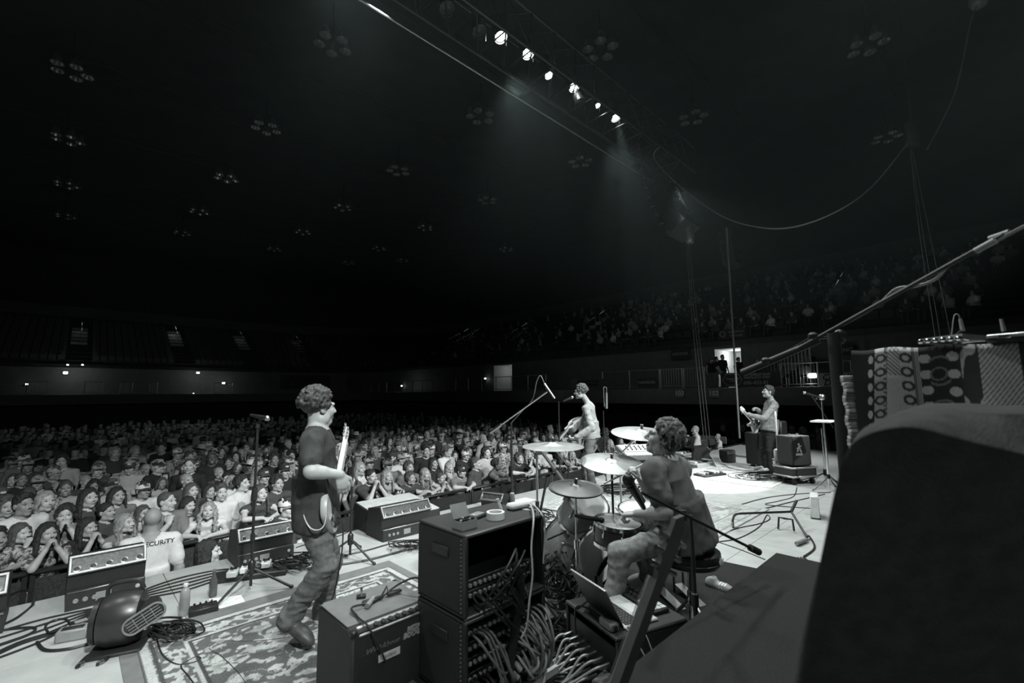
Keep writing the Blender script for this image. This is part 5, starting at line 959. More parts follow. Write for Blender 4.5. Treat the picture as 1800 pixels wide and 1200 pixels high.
# drummer: sits with his back to the lens, facing left
rd = A3((.5, .85, 0)); nd = A3(at(1167, 806, 3.3)); pd = A3(at(1208, 938, 3.3))
DJ = dict(neck=nd, pelvis=pd, head=at(1166, 770, 3.28), shL=at(1147, 828, 3.12), shR=at(1197, 822, 3.46), elL=at(1170, 900, 3.02), wrL=at(1119, 903, 3.3), elR=at(1143, 868, 3.62), wrR=at(1126, 842, 3.56),
    hipL=pd-rd*.1, hipR=pd+rd*.1, knL=at(1090, 968, 3.12), anL=at(1078, 1062, 3.05), toeL=at(1040, 1068, 3.2), knR=at(1118, 925, 3.72), anR=at(1140, 1008, 3.62), toeR=at(1108, 1024, 3.75))
drummer, *_ = performer('drummer in washed dark tee seated on the throne, playing with two sticks', DJ, (-.93, .25, .3), 'shag', HAIRD,
    [SK, TEE2, CAMO, SHOEL, EYEM, BROWM, LIPM], (pd[0], pd[1], 0), S=1.05, up=(-.12, 0, 1), hem=.12, loose=.035, w=1.06,
    hands=[dict(q='L', d=(-.85, .5, -.15), n=(0, 0, -1), t=(.3, .9, .2), curl=.95), dict(q='R', d=(-.5, -.1, .9), n=(-.8, .3, -.4), t=(.3, -.9, .1), curl=1.0)],
    folds=[((PANTS,), .007, (7, 7, 9), 5), ((PANTS,), .005, (13, 13, 18), 25), ((SHIRT,), .010, (7, 7, 6), 6), ((SHIRT,), .006, (14, 14, 9), 26)], group=None)
# singer with acoustic guitar
rs = A3((.4, .9, 0)); ns = A3(at(1036, 711, 8.6)); ps = A3(at(1040, 765, 8.6))
SJ = dict(neck=ns, pelvis=ps, head=at(1020, 689, 8.58), shL=ns-rs*.17-A3((.02, 0, .06)), shR=ns+rs*.17-A3((0.02, 0, .06)), elL=at(1041, 752, 8.22), wrL=at(1011, 770, 8.25), elR=at(1020, 748, 8.92), wrR=at(1001, 752, 8.72),
    hipL=ps-rs*.1-A3((0, 0, .03)), hipR=ps+rs*.1-A3((0, 0, .03)), knL=at(1034, 806, 8.45), anL=at(1040, 846, 8.5), toeL=at(1018, 851, 8.5), knR=at(1026, 806, 8.75), anR=at(1030, 844, 8.8), toeR=at(1012, 847, 8.8))
singer, *_ = performer('singer in grey jacket with curly hair, singing into a microphone and playing acoustic guitar', SJ, (-.95, .3, -.02), 'curly', HAIRB,
    [SK, JACKET, DENIM, BOOT, EYEM, BROWM, LIPM], (ps[0], ps[1], 0), S=1.02, sleeve='long', hem=.1, loose=.02,
    hands=[dict(q='L', d=(-.9, .2, -.1), n=(0, .5, .8), t=(0, .8, -.5), curl=.8), dict(q='R', d=(-.7, -.6, .1), n=(.3, -.5, -.6), t=(-.3, 0, .9), curl=.6)],
    folds=[((PANTS, SHIRT), .01, (6, 6, 12), 8)], h=.010, group=None)
# guitarist on the far side
rg = A3((.1, .99, 0)); ng = A3(at(1357, 706, 9.85)); pg = A3(at(1350, 759, 9.85))
GJ = dict(neck=ng, pelvis=pg, head=at(1350, 689, 9.82), shL=ng-rg*.17-A3((0.02, 0, .07)), shR=ng+rg*.17-A3((.02, 0, .07)), elL=at(1343, 736, 9.48), wrL=at(1314, 728, 9.42), elR=at(1345, 736, 10.1), wrR=at(1330, 718, 9.95),
    hipL=pg-rg*.09-A3((0, 0, .03)), hipR=pg+rg*.09-A3((0, 0, .03)), knL=at(1350, 792, 9.7), anL=at(1354, 822, 9.72), toeL=at(1333, 829, 9.72), knR=at(1342, 791, 9.95), anR=at(1345, 819, 10.0), toeR=at(1326, 824, 10.0))
guitarist, *_ = performer('guitarist in denim jacket and dark jeans looking up, playing a pale electric guitar', GJ, (-.97, .1, .22), 'short', HAIRD,
    [SK, DJACKET, BLACKJ, SHOEL, EYEM, BROWM, LIPM], (pg[0], pg[1], 0), S=1.02, sleeve='long', hem=.04, loose=.03, w=1.1, up=(.2, 0, 1),
    hands=[dict(q='L', d=(-.85, .1, .5), n=(.2, .3, .8), t=(-.3, .7, .3), curl=.8), dict(q='R', d=(-.85, -.3, .1), n=(0, -.4, -.8), t=(-.2, -.5, .7), curl=.7)],
    folds=[((SHIRT,), .009, (6, 6, 10), 9), ((PANTS,), .008, (6, 6, 12), 10)], h=.010, group=None)
# ---------------------------------------------------------------- drum kit, laptop case, instruments
SHELL = mat('drum_shell_sparkle', .30, .28, .25, noise=(140, .3)); HEADM = mat('drum_head', .72, .55, noise=(20, .06)); DKSHELL = mat('drum_shell_dark', .12, .3, .3)
def drum(c, axis, r, h, label, shell=SHELL, both=True, lugs=8, name='drum', head2=None):
    """c = centre of the batter head, axis = direction out of that head"""
    t_ = thing(name, label, 'drum', c, 0); a = Vector(axis).normalized(); M = a.to_track_quat('Z', 'Y').to_matrix().to_4x4()
    m = MB(); m.lathe([(r*.985, 0), (r*.985, -h)], 32, M); m.build('shell', shell, t_)
    m = MB(); m.lathe([(r*.97, .004), (r*.5, .006), (0, .006)], 32, M); m.build('drum_head', HEADM, t_)
    for z in (0.004, -h-.004): m = MB(); m.lathe([(r*.97, z+.012), (r*1.035, z+.012), (r*1.04, z-.012), (r*.99, z-.012)], 32, M, closed=True); m.build('hoop', CHROME, t_)
    if both: m = MB(); m.lathe([(0, -h-.006), (r*.97, -h-.004)], 32, M); m.build('drum_head', head2 or GREY, t_)
    for k in range(lugs):
        b = 2*PI*k/lugs+.2; p = Vector((math.cos(b)*r*1.01, math.sin(b)*r*1.01, 0)); m = MB(); m.cyl(M @ (p+Vector((0, 0, .008))), M @ (p+Vector((0, 0, -h*.35))), .004, n=5); m.box(M @ (p+Vector((0, 0, -h*.38))), (.018, .018, .04), .004, M=M.to_3x3()); m.build('lug', CHROME, t_)
    return t_
KA = Vector((.55, -.83, .0)); KC = at(1050, 968, 3.95)
drum((KC.x, KC.y, .29), KA, .27, .42, 'sparkle-finish bass drum lying under the rack tom', lugs=8, name='bass_drum')
drum(at(1034, 882, 4.0), (.35, -.5, .80), .185, .23, 'sparkle rack tom tilted towards the drummer with bright head', lugs=6, name='rack_tom')
sn = at(1086, 919, 3.62); drum(sn, (.05, -.08, 1), .18, .14, 'snare drum with bright head between the drummer knees', DKSHELL, lugs=8, name='snare_drum')
drum(at(1128, 896, 4.15), (.0, -.12, 1), .2, .34, 'floor tom half hidden behind the drummer arm', SHELL, name='floor_tom')
t_ = thing('snare_stand', 'low tripod stand holding up the snare drum', 'stand', (sn.x, sn.y, 0)); pole(t_, .05, sn.z-.17, .012, CHROME); tripod(t_, .2, .24, CHROME)
for k in range(3): a = k*2.094; m = MB(); m.tube([(0, 0, sn.z-.2), (.17*math.cos(a), .17*math.sin(a), sn.z-.15), (.19*math.cos(a), .19*math.sin(a), sn.z-.12)], .008, 6); m.build('arm', CHROME, t_)
def cymbal_prof(r): return [(0, .028), (.012, .028), (r*.16, .022), (r*.2, .012), (r*.5, .004), (r*.85, -.006), (r, -.012), (r, -.014), (r*.85, -.009), (r*.2, .008), (0, .022)]
def cymbal(px, py, Y, r, tilt, label, stand, mat_=BRASS, foot=None, sm=CHROME, slab='cymbal stand'):
    c = at(px, py, Y); t_ = thing('cymbal', label, 'cymbal', c, 0, None); a = Vector(tilt).normalized(); M = a.to_track_quat('Z', 'Y').to_matrix().to_4x4()
    m = MB(); m.lathe(cymbal_prof(r), 48, M); m.build('disc', mat_, t_); m = MB(); m.cyl(M @ Vector((0, 0, .02)), M @ Vector((0, 0, .05)), .012, n=8); m.build('felt', BLACK, t_); m = MB(); m.box(M @ Vector((0, 0, .058)), (.03, .01, .016), .003); m.build('wing_nut', CHROME, t_)
    if stand:
        f = Vector(foot) if foot is not None else Vector((c.x, c.y, 0)); f.z = 0; s_ = thing('cymbal_stand', stand, 'stand', f, 0); top = local(s_, c-a*.012); 
        if (top.xy).length > .1: m = MB(); kz = top.z*.72; m.cyl((0, 0, .05), (0, 0, kz), .012, n=10); m.build('pole', sm, s_); m = MB(); q = Vector((0, 0, kz)); m.cyl(q-(top-q)*.35, top, .009, n=8); m.build('boom', sm, s_); m = MB(); m.ball((0, 0, kz), .025, 8); m.build('joint', sm, s_)
        else: m = MB(); m.cyl((0, 0, .05), (0, 0, top.z*.6), .014, n=10); m.cyl((0, 0, top.z*.6), top, .010, n=10); m.build('pole', sm, s_); m = MB(); m.cyl((0, 0, top.z*.57), (0, 0, top.z*.63), .022, n=12); m.build('clutch', sm, s_)
        tripod(s_, .26, .3, sm, a0=rr.uniform(0, 2))
    return t_
cymbal(972, 782, 3.95, .262, (.0, -.04, 1), 'thin ride cymbal seen edge-on at left of the kit', 'black boom stand under the left ride cymbal', foot=ground(1002, 965), sm=BLACKM)
cymbal(1075, 811, 3.8, .255, (.03, -.2, 1), 'broad crash cymbal tilted to show its bright top in the middle', 'black straight stand under the middle crash cymbal', sm=BLACKM)
cymbal(1128, 759, 4.0, .26, (.02, -.16, 1), 'high crash cymbal at the right beside the drummer head', 'chrome stand under the high right crash cymbal', foot=ground(1094, 948))
hh1 = cymbal(1012, 856, 3.45, .2, (.04, -.13, 1), 'dark top hi-hat cymbal nearest the rack case', 'chrome hi-hat stand with rod and pedal', mat('bronze_dark', .16, .4, .8), slab='')
c = at(1012, 856, 3.45); t_ = thing('cymbal', 'lower hi-hat cymbal turned upside down under the dark one', 'cymbal', c-Vector((0, 0, .018))); m = MB(); m.lathe([(r_, -z) for r_, z in cymbal_prof(.2)], 40, Vector((.04, -.13, 1)).to_track_quat('Z', 'Y').to_matrix().to_4x4()); m.build('disc', MATS['bronze_dark'], t_)
t_ = thing('hi_hat_pedal', 'steel hi-hat foot pedal on the dark mat', 'pedal', (c.x+.05, c.y-.12, .02), -.4); m = MB(); m.box((0, 0, .01), (.09, .28, .014), .003); m.build('base', STEEL, t_); m = MB(); m.box((0, 0, .06), (.08, .27, .012), .003, M=Matrix.Rotation(.25, 3, 'X')); m.build('foot_board', CHROME, t_)
b = ground(946, 985); t_ = thing('straight_stand', 'slim chrome stand rising at the right of the rack case', 'stand', b); zt = at(943, 792, b.y).z; pole(t_, .04, zt, .012, CHROME, (zt*.5,)); tripod(t_, .24, .28, CHROME)
b = ground(930, 1002); t_ = thing('straight_stand', 'black leaning stand beside the slim chrome stand', 'stand', b); m = MB(); e = local(t_, at(962, 838, b.y+.2)); m.cyl((0, 0, .03), e, .013, n=8); m.build('pole', BLACKM, t_); tripod(t_, .2, .25); m = MB(); m.cyl(local(t_, at(950, 790, b.y+.2)), local(t_, at(992, 848, b.y+.35)), .018, n=8); m.build('boom', mat('boom_tan', .14, .5), t_)
b = ground(1012, 1050); t_ = thing('microphone_stand', 'short clamp arm holding a black microphone over the snare', 'mic stand', b); z0 = at(1012, 940, b.y).z; pole(t_, .03, z0+.25, .012, CHROME, (z0*.5,)); tripod(t_, .2, .2, CHROME)
m = MB(); m.cyl(local(t_, at(962, 948, b.y)), local(t_, at(1030, 918, b.y)), .009, n=8); m.build('boom', BLACKM, t_); mic_at(t_, at(1012, 906, 3.3), at(1058, 914, 3.45), .022, ball=False)
b = ground(1045, 1052); t_ = thing('kick_mic_stand', 'thick black low stand between hi-hat and laptop', 'stand', b); m = MB(); m.cyl((0, 0, .03), local(t_, at(1026, 925, b.y+.3)), .02, n=8); m.build('pole', BLACKM, t_); m = MB(); m.cyl(local(t_, at(1050, 1010, b.y)), local(t_, at(1075, 972, b.y)), .02, n=8); m.build('arm', BLACKM, t_); tripod(t_, .14, .2)
# throne and drummer sticks
th = at(1212, 975, 3.3); t_ = thing('drum_throne', 'round black padded drum throne with white maker letters on its rim', 'stool', (th.x, th.y, 0)); m = MB(); z = th.z; m.lathe([(0, z-.05), (.19, z-.05), (.205, z-.02), (.2, z+.035), (.17, z+.055), (0, z+.05)], 32); m.build('seat', mat('seat_vinyl', .03, .5), t_)
m = MB(); m.lathe([(.203, z-.028), (.209, z-.024), (.209, z-.016), (.203, z-.012)], 32, closed=True); m.build('piping', BLACK, t_); pole(t_, .12, z-.05, .022, CHROME); tripod(t_, .28, .28, CHROME, a0=.9, r=.013)
an = -.75; text_mesh('logo', 'dw', .055, frame((.212*math.cos(an), .212*math.sin(an), z+.006), (-math.sin(an), math.cos(an), 0), (0, 0, 1)), WHITE, t_, .003, bold=.002)
def stick(a, b, label): a, b = Vector(a), Vector(b); m = MB(); d = b-a; m.tube([(0, 0, 0), d*.02, d*.75, d*.95, d*.985, d], .008, 8, [.006, .0078, .007, .004, .005, .002]); o = m.build('drum_stick', mat('hickory', .6, .5)); o.location = a; return tag(o, label, 'drum stick')
wl = Vector(DJ['wrL']); hl_ = wl+Vector(nrm((-.85, .5, -.15)))*.085+Vector((0, 0, -.022)); d = (at(1070, 880, 3.9)-hl_).normalized(); stick(hl_-d*.09, hl_+d*.31, 'pale drum stick held over the snare in the lower hand')
wr = Vector(DJ['wrR']); hr_ = wr+Vector(nrm((-.5, -.1, .9)))*.085+Vector((-.018, 0, 0)); d = (at(1154, 804, 3.45)-hr_).normalized(); stick(hr_+d*.13, hr_-d*.27, 'pale drum stick gripped in the raised hand')
# laptop case
L0 = at(1084, 1123, 2.52); LR = math.radians(25); zt = L0.z; t_ = thing('rack_case', 'low black case with laptop on top and pale leads plugged in its side', 'rack case', (L0.x, L0.y, 0), LR); lw, ld = .50, .50
# local x runs along the right edge, y away along the left edge
m = MB(); m.box((lw/2, ld/2, zt-.012), (lw, ld, .024), .008); m.build('top_panel', TOLEX, t_); m = MB(); m.box((lw/2, ld/2, .012), (lw, ld, .024), .006); m.build('bottom_panel', TOLEX, t_)
for y in (.009, ld-.009): m = MB(); m.box((lw/2, y, zt/2), (lw, .018, zt-.04), .004); m.build('side_panel', TOLEX, t_)
m = MB(); m.box((lw-.009, ld/2, zt/2), (.018, ld-.03, zt-.04), .004); m.build('back_panel', TOLEX, t_); m = MB(); m.box((.02, ld/2, zt*.5), (.02, ld-.06, zt*.7), .003); m.build('socket_plate', BLACKM, t_)
for z in (zt-.006, .008): m = MB(); m.box((.006, ld/2, z), (.016, ld, .014), .003); m.build('edge_rail', MATS['edge_worn'], t_)
m = MB(); m.box((lw*.9, -.004, zt-.08), (.06, .012, .03), .004); m.build('latch', STEEL, t_)
PALEC = MATS['cable_pale']; m = MB(); mk = MB()
for i in range(14):
    y = .07+.36*(i % 7)/6; z = zt*(.62 if i < 7 else .34); p = Vector((.0, y, z)); mk.cyl(p, p+Vector((-.06, .0, -.005)), .011, .01, n=8); e = Vector((-.22-.05*rr.random(), y*.6+.2+rr.gauss(0, .03), .03+.06*rr.random())); m.tube(crom([p+Vector((-.05, 0, 0)), p+Vector((-.1, .01, -.01)), (p+e)/2+Vector((-.05, 0, -.02)), e, e+Vector((-.1, rr.gauss(.1, .08), -.02))], 5), .007, 5)
m.build('plugged_leads', PALEC, t_, recalc=False)['kind'] = 'stuff'; mk.build('plugs', STEEL, t_, recalc=False)['kind'] = 'stuff'
W = xf(t_); onl = lambda x, y, z=0: W @ Vector((x, y, zt+z))
lp_ = thing('laptop', 'open silver laptop with dark keyboard turned towards the drummer', 'laptop', onl(.15, .22), LR)
kd = MB(); kd.box((.06, 0, .008), (.24, .34, .016), .006); kd.build('base', mat('laptop_silver', .55, .4, .4), lp_)
for i in range(5):
    for j in range(13): m = MB(); m.box((-.03+i*.021, -.145+j*.0242, .0175), (.0175, .0205, .004), .001); m.build('key', BLACK, lp_)
m = MB(); m.box((.12, 0, .0168), (.075, .11, .0016), 0); m.build('trackpad', LGREY, lp_)
SM = Matrix.Translation((-.062, 0, .014)) @ Matrix.Rotation(-.5, 4, 'Y'); m = MB(); m.box((0, 0, .118), (.008, .34, .235), .003); o = m.build('lid', mat('laptop_dark', .09, .35, .3), lp_); o.data.transform(SM); m = MB(); m.box((.0, 0, .236), (.01, .34, .004), .001); o = m.build('lid_edge', ALU, lp_); o.data.transform(SM)
m = MB(); m.box((.005, 0, .12), (.001, .31, .2), 0); o = m.build('screen', BLACKM, lp_); o.data.transform(SM)
pc = thing('pad_controller', 'flat pad controller with knobs and square pads beside the laptop', 'controller', onl(.40, .27), LR); m = MB(); m.box((0, 0, .012), (.12, .34, .024), .006); m.build('body', BLACKM, pc)
for i in range(3):
    for j in range(4): m = MB(); m.box((-.036+i*.036, -.14+j*.036, .026), (.031, .031, .006), .002); m.build('pad', LGREY, pc)
for i in range(2):
    for j in range(4): m = MB(); m.cyl((-.03+i*.05, .03+j*.036, .024), (-.03+i*.05, .03+j*.036, .042), .011, .009, n=10); m.build('knob', BLACK, pc)
au = thing('audio_interface', 'small grey box with cable behind the laptop lid', 'interface', onl(.035, .11), LR); m = MB(); m.box((0, 0, .022), (.06, .11, .044), .008); m.build('body', GREY, au); m = MB(); m.cyl((0.0, -.055, .022), (0, -.062, .022), .012, n=10); m.build('knob', BLACK, au)
m = MB(); m.tube([local(lp_, p) for p in crom([onl(.1, .05, .01), onl(.1, .0, .0), onl(.12, -.05, -.06), onl(.16, -.06, -.16), onl(.18, -.08, -zt+.02)], 5)], .004, 5); m.build('cable', CABLEW, lp_); m = MB(); m.tube([local(lp_, p) for p in crom([onl(.14, .05, .01), onl(.17, .0, .01), onl(.2, -.03, -.08), onl(.21, -.05, -.2)], 5)], .003, 5); m.build('cable', CABLEW, lp_)
m = MB(); m.tube([local(au, p) for p in crom([onl(.03, .16, .02), onl(.02, .3, .03), onl(-.03, .34, .02), onl(-.06, .3, -.1)], 5)], .006, 5); m.build('cable', CABLE, au)
t_ = thing('black_pen', 'thin dark stick lying on the case left of the laptop', 'pen', onl(.06, .40), LR+.5); m = MB(); m.cyl((-.07, 0, .006), (.07, 0, .006), .006, n=8); m.build('barrel', BLACK, t_); m = MB(); m.cyl((.07, 0, .006), (.08, 0, .006), .004, n=8); m.build('tip', GREY, t_)
# pedals by the throne
t_ = thing('bass_drum_pedal', 'double black pedal with struts under the drum throne', 'pedal', ground(1195, 1060), .3); 
for dx in (-.09, .1): m = MB(); m.box((dx, 0, .05), (.08, .3, .014), .003, M=Matrix.Rotation(.2, 3, 'X')); m.build('foot_board', STEEL, t_); m = MB(); m.box((dx, 0, .008), (.1, .34, .014), .003); m.build('base', BLACK, t_); m = MB(); m.box((dx-.045, .14, .09), (.012, .02, .17), .003); m.box((dx+.045, .14, .09), (.012, .02, .17), .003); m.build('upright', BLACKM, t_)
t_ = thing('striped_shoes', 'pale shoe with three light stripes lying on the mat behind the throne', 'shoe', ground(1268, 1040), -.9); B = Body(.006); B.cap((-.09, 0, .045), (.05, 0, .035), .04, .038, .03, 0); B.cap((-.09, 0, .05), (-.07, 0, .085), .04, .035, .03, 0); B.cap((.05, 0, .035), (.12, 0, .03), .038, .03, .02, 0); B.cap((-.1, 0, .012), (.13, 0, .012), .036, .034, .004, 1); B.ell((-.08, 0, .12), (.035, .026, .05), .01, 0, True)
V, Q, mm = B.mesh(); o = bpy.data.objects.new('upper', np_mesh('upper', V, Q, mm, [GREY, WHITE])); COL.objects.link(o); o.parent = t_
for i in range(3): m = MB(); m.tube([(.0+i*.025, -.034, .035), (.0+i*.022, -.03, .065), (.005+i*.022, 0, .078), (.0+i*.022, .03, .065), (.0+i*.025, .034, .035)], .007, 5); m.build('stripe', WHITE, t_)
t_ = thing('lyric_sheet', 'pale ruled sheet lying on the mat by the guitar head', 'paper', ground(1182, 1040), .2); m = MB(); m.box((0, 0, .02), (.16, .12, .003), 0); m.build('sheet', LGREY, t_)
for i in range(6): m = MB(); m.box((0, -.045+i*.018, .0218), (.13, .004, .001), 0); m.build('line', GREY, t_)
# keyboard behind the kit
kb = at(1128, 794, 7.6); t_ = thing('keyboard', 'tabletop synthesiser with pale keys and dark knobs behind the crash cymbals', 'keyboard', (kb.x, kb.y, kb.z), TH-.55); T = Matrix.Rotation(.3, 3, 'X')
m = MB(); m.box((0, 0, 0), (.75, .42, .09), .01, M=T); m.build('body', mat('synth_body', .2, .5), t_); m = MB(); m.box(T @ Vector((0, .06, .048)), (.7, .26, .006), .002, M=T); m.build('control_panel', LGREY, t_)
for i in range(7):
    for j in range(3): m = MB(); m.cyl(T @ Vector((-.26+i*.075+.01*j, -.02+j*.06, .05)), T @ Vector((-.26+i*.075+.01*j, -.02+j*.06, .068)), .012, n=8); m.build('knob', BLACK, t_)
for i in range(18): m = MB(); m.box(T @ Vector((-.34+i*.04, -.155, .046)), (.037, .1, .012), .002, M=T); m.build('key', WHITE, t_)
t2 = thing('keyboard_stand', 'folding black stand under the synthesiser', 'stand', (kb.x, kb.y, 0), TH-.55)
for s_ in (-1, 1):
    m = MB(); m.cyl((-.3*s_, -.12, .02), (.3*s_, -.12, kb.z-.1), .015, n=8); m.build('leg', BLACKM, t2); m = MB(); m.cyl((-.3*s_, .12, .02), (.3*s_, .12, kb.z-.02), .015, n=8); m.build('leg', BLACKM, t2)
# guitars: solid body outline in a local frame, x along the neck towards the head, z out of the top
def guitar(name, label, cat, O, X, Z, S, outline, thick, bodym, topm, neck, head, acoustic=False, bass=False, nw=.028):
    X = Vector(X).normalized(); Z = Vector(Z); Z = (Z-X*Z.dot(X)).normalized(); Y = Z.cross(X); M = Matrix((X, Y, Z)).transposed().to_4x4(); t_ = thing(name, label, cat, O)
    def part(m, nm, ma, par=None): o = m.build(nm, ma, par or t_); o.data.transform(M); return o
    pts = crom([(x*S, y*S, 0) for x, y in outline+outline[:1]], 5)[:-1]; m = MB(); n = len(pts); b = .012
    rings = [[(p.x*.97, p.y*.96, -thick/2) for p in pts], [(p.x, p.y, -thick/2+b) for p in pts], [(p.x, p.y, thick/2-b) for p in pts], [(p.x*.97, p.y*.96, thick/2) for p in pts]]
    vs = [v for r in rings for v in r]; fs = [(k*n+i, k*n+(i+1) % n, (k+1)*n+(i+1) % n, (k+1)*n+i) for k in range(3) for i in range(n)]+[tuple(range(n))[::-1]]; m.add(vs, fs); part(m, 'body', bodym)
    m = MB(); m.add([(x, y, z+.0015) for x, y, z in rings[3]], [tuple(range(n))]); part(m, 'top', topm)
    if acoustic:
        m = MB(); m.lathe([(0, thick/2+.003), (.048*S, thick/2+.003), (.052*S, thick/2+.002)], 20, Matrix.Translation((.06*S, 0, 0))); part(m, 'sound_hole', BLACK); m = MB(); m.box((-.12*S, 0, thick/2+.006), (.025, .16*S, .012), .004); part(m, 'bridge', WOOD)
    else:
        for x in (-.1, .02): m = MB(); m.box((x*S, 0, thick/2+.006), (.035, .085, .014), .004); part(m, 'pickup', BLACK)
        m = MB(); m.box((-.19*S, 0, thick/2+.008), (.05, .075, .014), .003); part(m, 'bridge', CHROME)
        pg = crom([(.1*S, -.03, 0), (.02*S, -.1*S, 0), (-.16*S, -.12*S, 0), (-.14*S, -.03, 0), (.1*S, -.03, 0)], 4)[:-1]; m = MB(); m.prism([p+Vector((0, 0, thick/2+.002)) for p in pg], (0, 0, 0), (0, 0, .003)); part(m, 'pickguard', BLACK)
        for k in (0, 1): m = MB(); m.cyl((-.13*S+.05*k, -.1*S, thick/2), (-.13*S+.05*k, -.1*S, thick/2+.018), .011, n=10); part(m, 'knob', CHROME)
    x0, x1 = neck; m = MB(); m.prism([(x0, -nw, thick/2-.02), (x0, nw, thick/2-.02), (x0, nw*.93, thick/2+.008), (x0, -nw*.93, thick/2+.008)], (0, 0, 0), (x1-x0, 0, 0)); nk_ = part(m, 'neck', head)
    m = MB(); m.box(((x0+x1)/2, 0, thick/2+.010), (x1-x0, nw*1.8, .005), .001); part(m, 'fingerboard', WOOD if not bass else head, nk_)
    m = MB(); m.prism([(x1, -nw, 0), (x1+.03, -nw*1.5, 0), (x1+.17, -nw*1.6, 0), (x1+.19, .0, 0), (x1+.15, nw*1.3, 0), (x1+.03, nw*1.3, 0), (x1, nw, 0)], (0, 0, thick/2-.02), (0, 0, thick/2-.004)); hd = part(m, 'headstock', head)
    for k in range(4 if bass else 3):
        for s_ in ((1,) if bass else (-1, 1)): m = MB(); m.cyl((x1+.035+k*.04, s_*nw*1.5, thick/2-.012), (x1+.035+k*.04, s_*(nw*1.5+.03), thick/2-.012), .008, n=8); m.cyl((x1+.035+k*.04, s_*nw, thick/2-.012), (x1+.035+k*.04, s_*nw, thick/2+.012), .006, n=8); part(m, 'tuner', CHROME, hd)
    m = MB()
    for k in range(4 if bass else 6): y = (-.02+.04*k/(3 if bass else 5)); m.cyl((-.18*S, y, thick/2+.017), (x1, y*.8, thick/2+.014), .0012, n=4, caps=False)
    part(m, 'strings', STEEL)['kind'] = 'stuff'; return t_, M
SOLID = [(-.23, 0), (-.22, .1), (-.13, .155), (-.02, .115), (.06, .1), (.15, .15), (.2, .125), (.14, .075), (.12, 0), (.13, -.06), (.17, -.11), (.13, -.13), (.05, -.11), (-.03, -.12), (-.14, -.155), (-.22, -.1)]
ACOU = [(-.25, 0), (-.23, .12), (-.14, .19), (-.03, .165), (.03, .125), (.1, .12), (.18, .14), (.235, .1), (.25, 0), (.235, -.1), (.18, -.14), (.1, -.12), (.03, -.125), (-.03, -.165), (-.14, -.19), (-.23, -.12)]
bo = at(584, 876, 3.38); bx = at(602, 780, 3.82)-at(584, 872, 3.40); bt, BMx = guitar('bass_guitar', 'pale-bodied electric bass hanging in front of the bassist with bright neck', 'bass guitar', bo, bx, (.95, .1, .1), 1.0, SOLID, .045, mat('bass_body', .45, .35), mat('bass_top', .5, .35), (.1, .58), mat('maple', .62, .4), bass=True)
m = MB(); q0 = A3(at(586, 900, 3.3)); m.tube([local(bt, p) for p in crom([at(587, 905, 3.38), at(578, 860, 3.2), at(562, 792, 3.12), at(553, 764, 3.28), at(566, 765, 3.55), at(590, 820, 3.62), at(596, 845, 3.55)], 5)], .012, 6); m.build('strap', BLACK, bt); m = MB(); m.tube([local(bt, p) for p in crom([at(592, 909, 3.33), at(601, 914, 3.28), at(603, 935, 3.24), at(600, 975, 3.2), at(588, 1040, 3.2), at(578, 1075, 3.3), ground(596, 1140, .008), ground(640, 1150, .008)], 6)], .005, 5); m.build('lead', CABLE, bt)
so = at(1009, 747, 8.55); guitar('acoustic_guitar', 'acoustic guitar with bright top held by the singer', 'guitar', so, at(980, 779, 8.2)-at(1009, 745, 8.6), (-.75, -.5, .55), .82, ACOU, .1, mat('mahogany', .12, .4), mat('spruce', .6, .4), (.2, .55), WOOD, acoustic=True)
go = at(1325, 744, 9.72); guitar('electric_guitar', 'pale electric guitar with neck pointing left held by the guitarist', 'guitar', go, at(1299, 716, 9.35)-at(1322, 742, 9.7), (-.35, -.75, .35), 1.0, SOLID, .045, mat('cream_body', .5, .35), MATS['cream_body'], (.1, .5), MATS['maple'])
# guitar parked in the near foreground, only its head and neck in the picture
h0, h1 = at(1110, 1168, 1.28), at(1176, 985, 1.33); X = (h1-h0).normalized(); Zv = Vector((-.45, .85, .1)); L_ = (h1-h0).length
O = h0-X*.32; pt, _ = guitar('electric_guitar', 'dark guitar standing in the near foreground, six-a-side tuners catching light', 'guitar', O, X, Zv, 1.0, SOLID, .045, BLACK, BLACKM, (.1, .32+L_-.06), mat('neck_dark', .05, .5), nw=.0165)
t_ = thing('guitar_floor_stand', 'black tube stand holding the near dark guitar', 'stand', (O.x, O.y, 0)); ly = O.z-.26
for s_ in (-1, 1): m = MB(); m.tube(crom([(s_*.22, -.18, .012), (s_*.1, -.05, ly*.6), (s_*.08, .0, ly)], 4), .012, 6); m.build('leg', BLACKM, t_)
m = MB(); m.tube([(-.08, 0, ly), (.08, 0, ly)], .012, 6); m.tube([(0, 0, ly), (0, .2, .012)], .012, 6); m.build('cradle', BLACKM, t_)
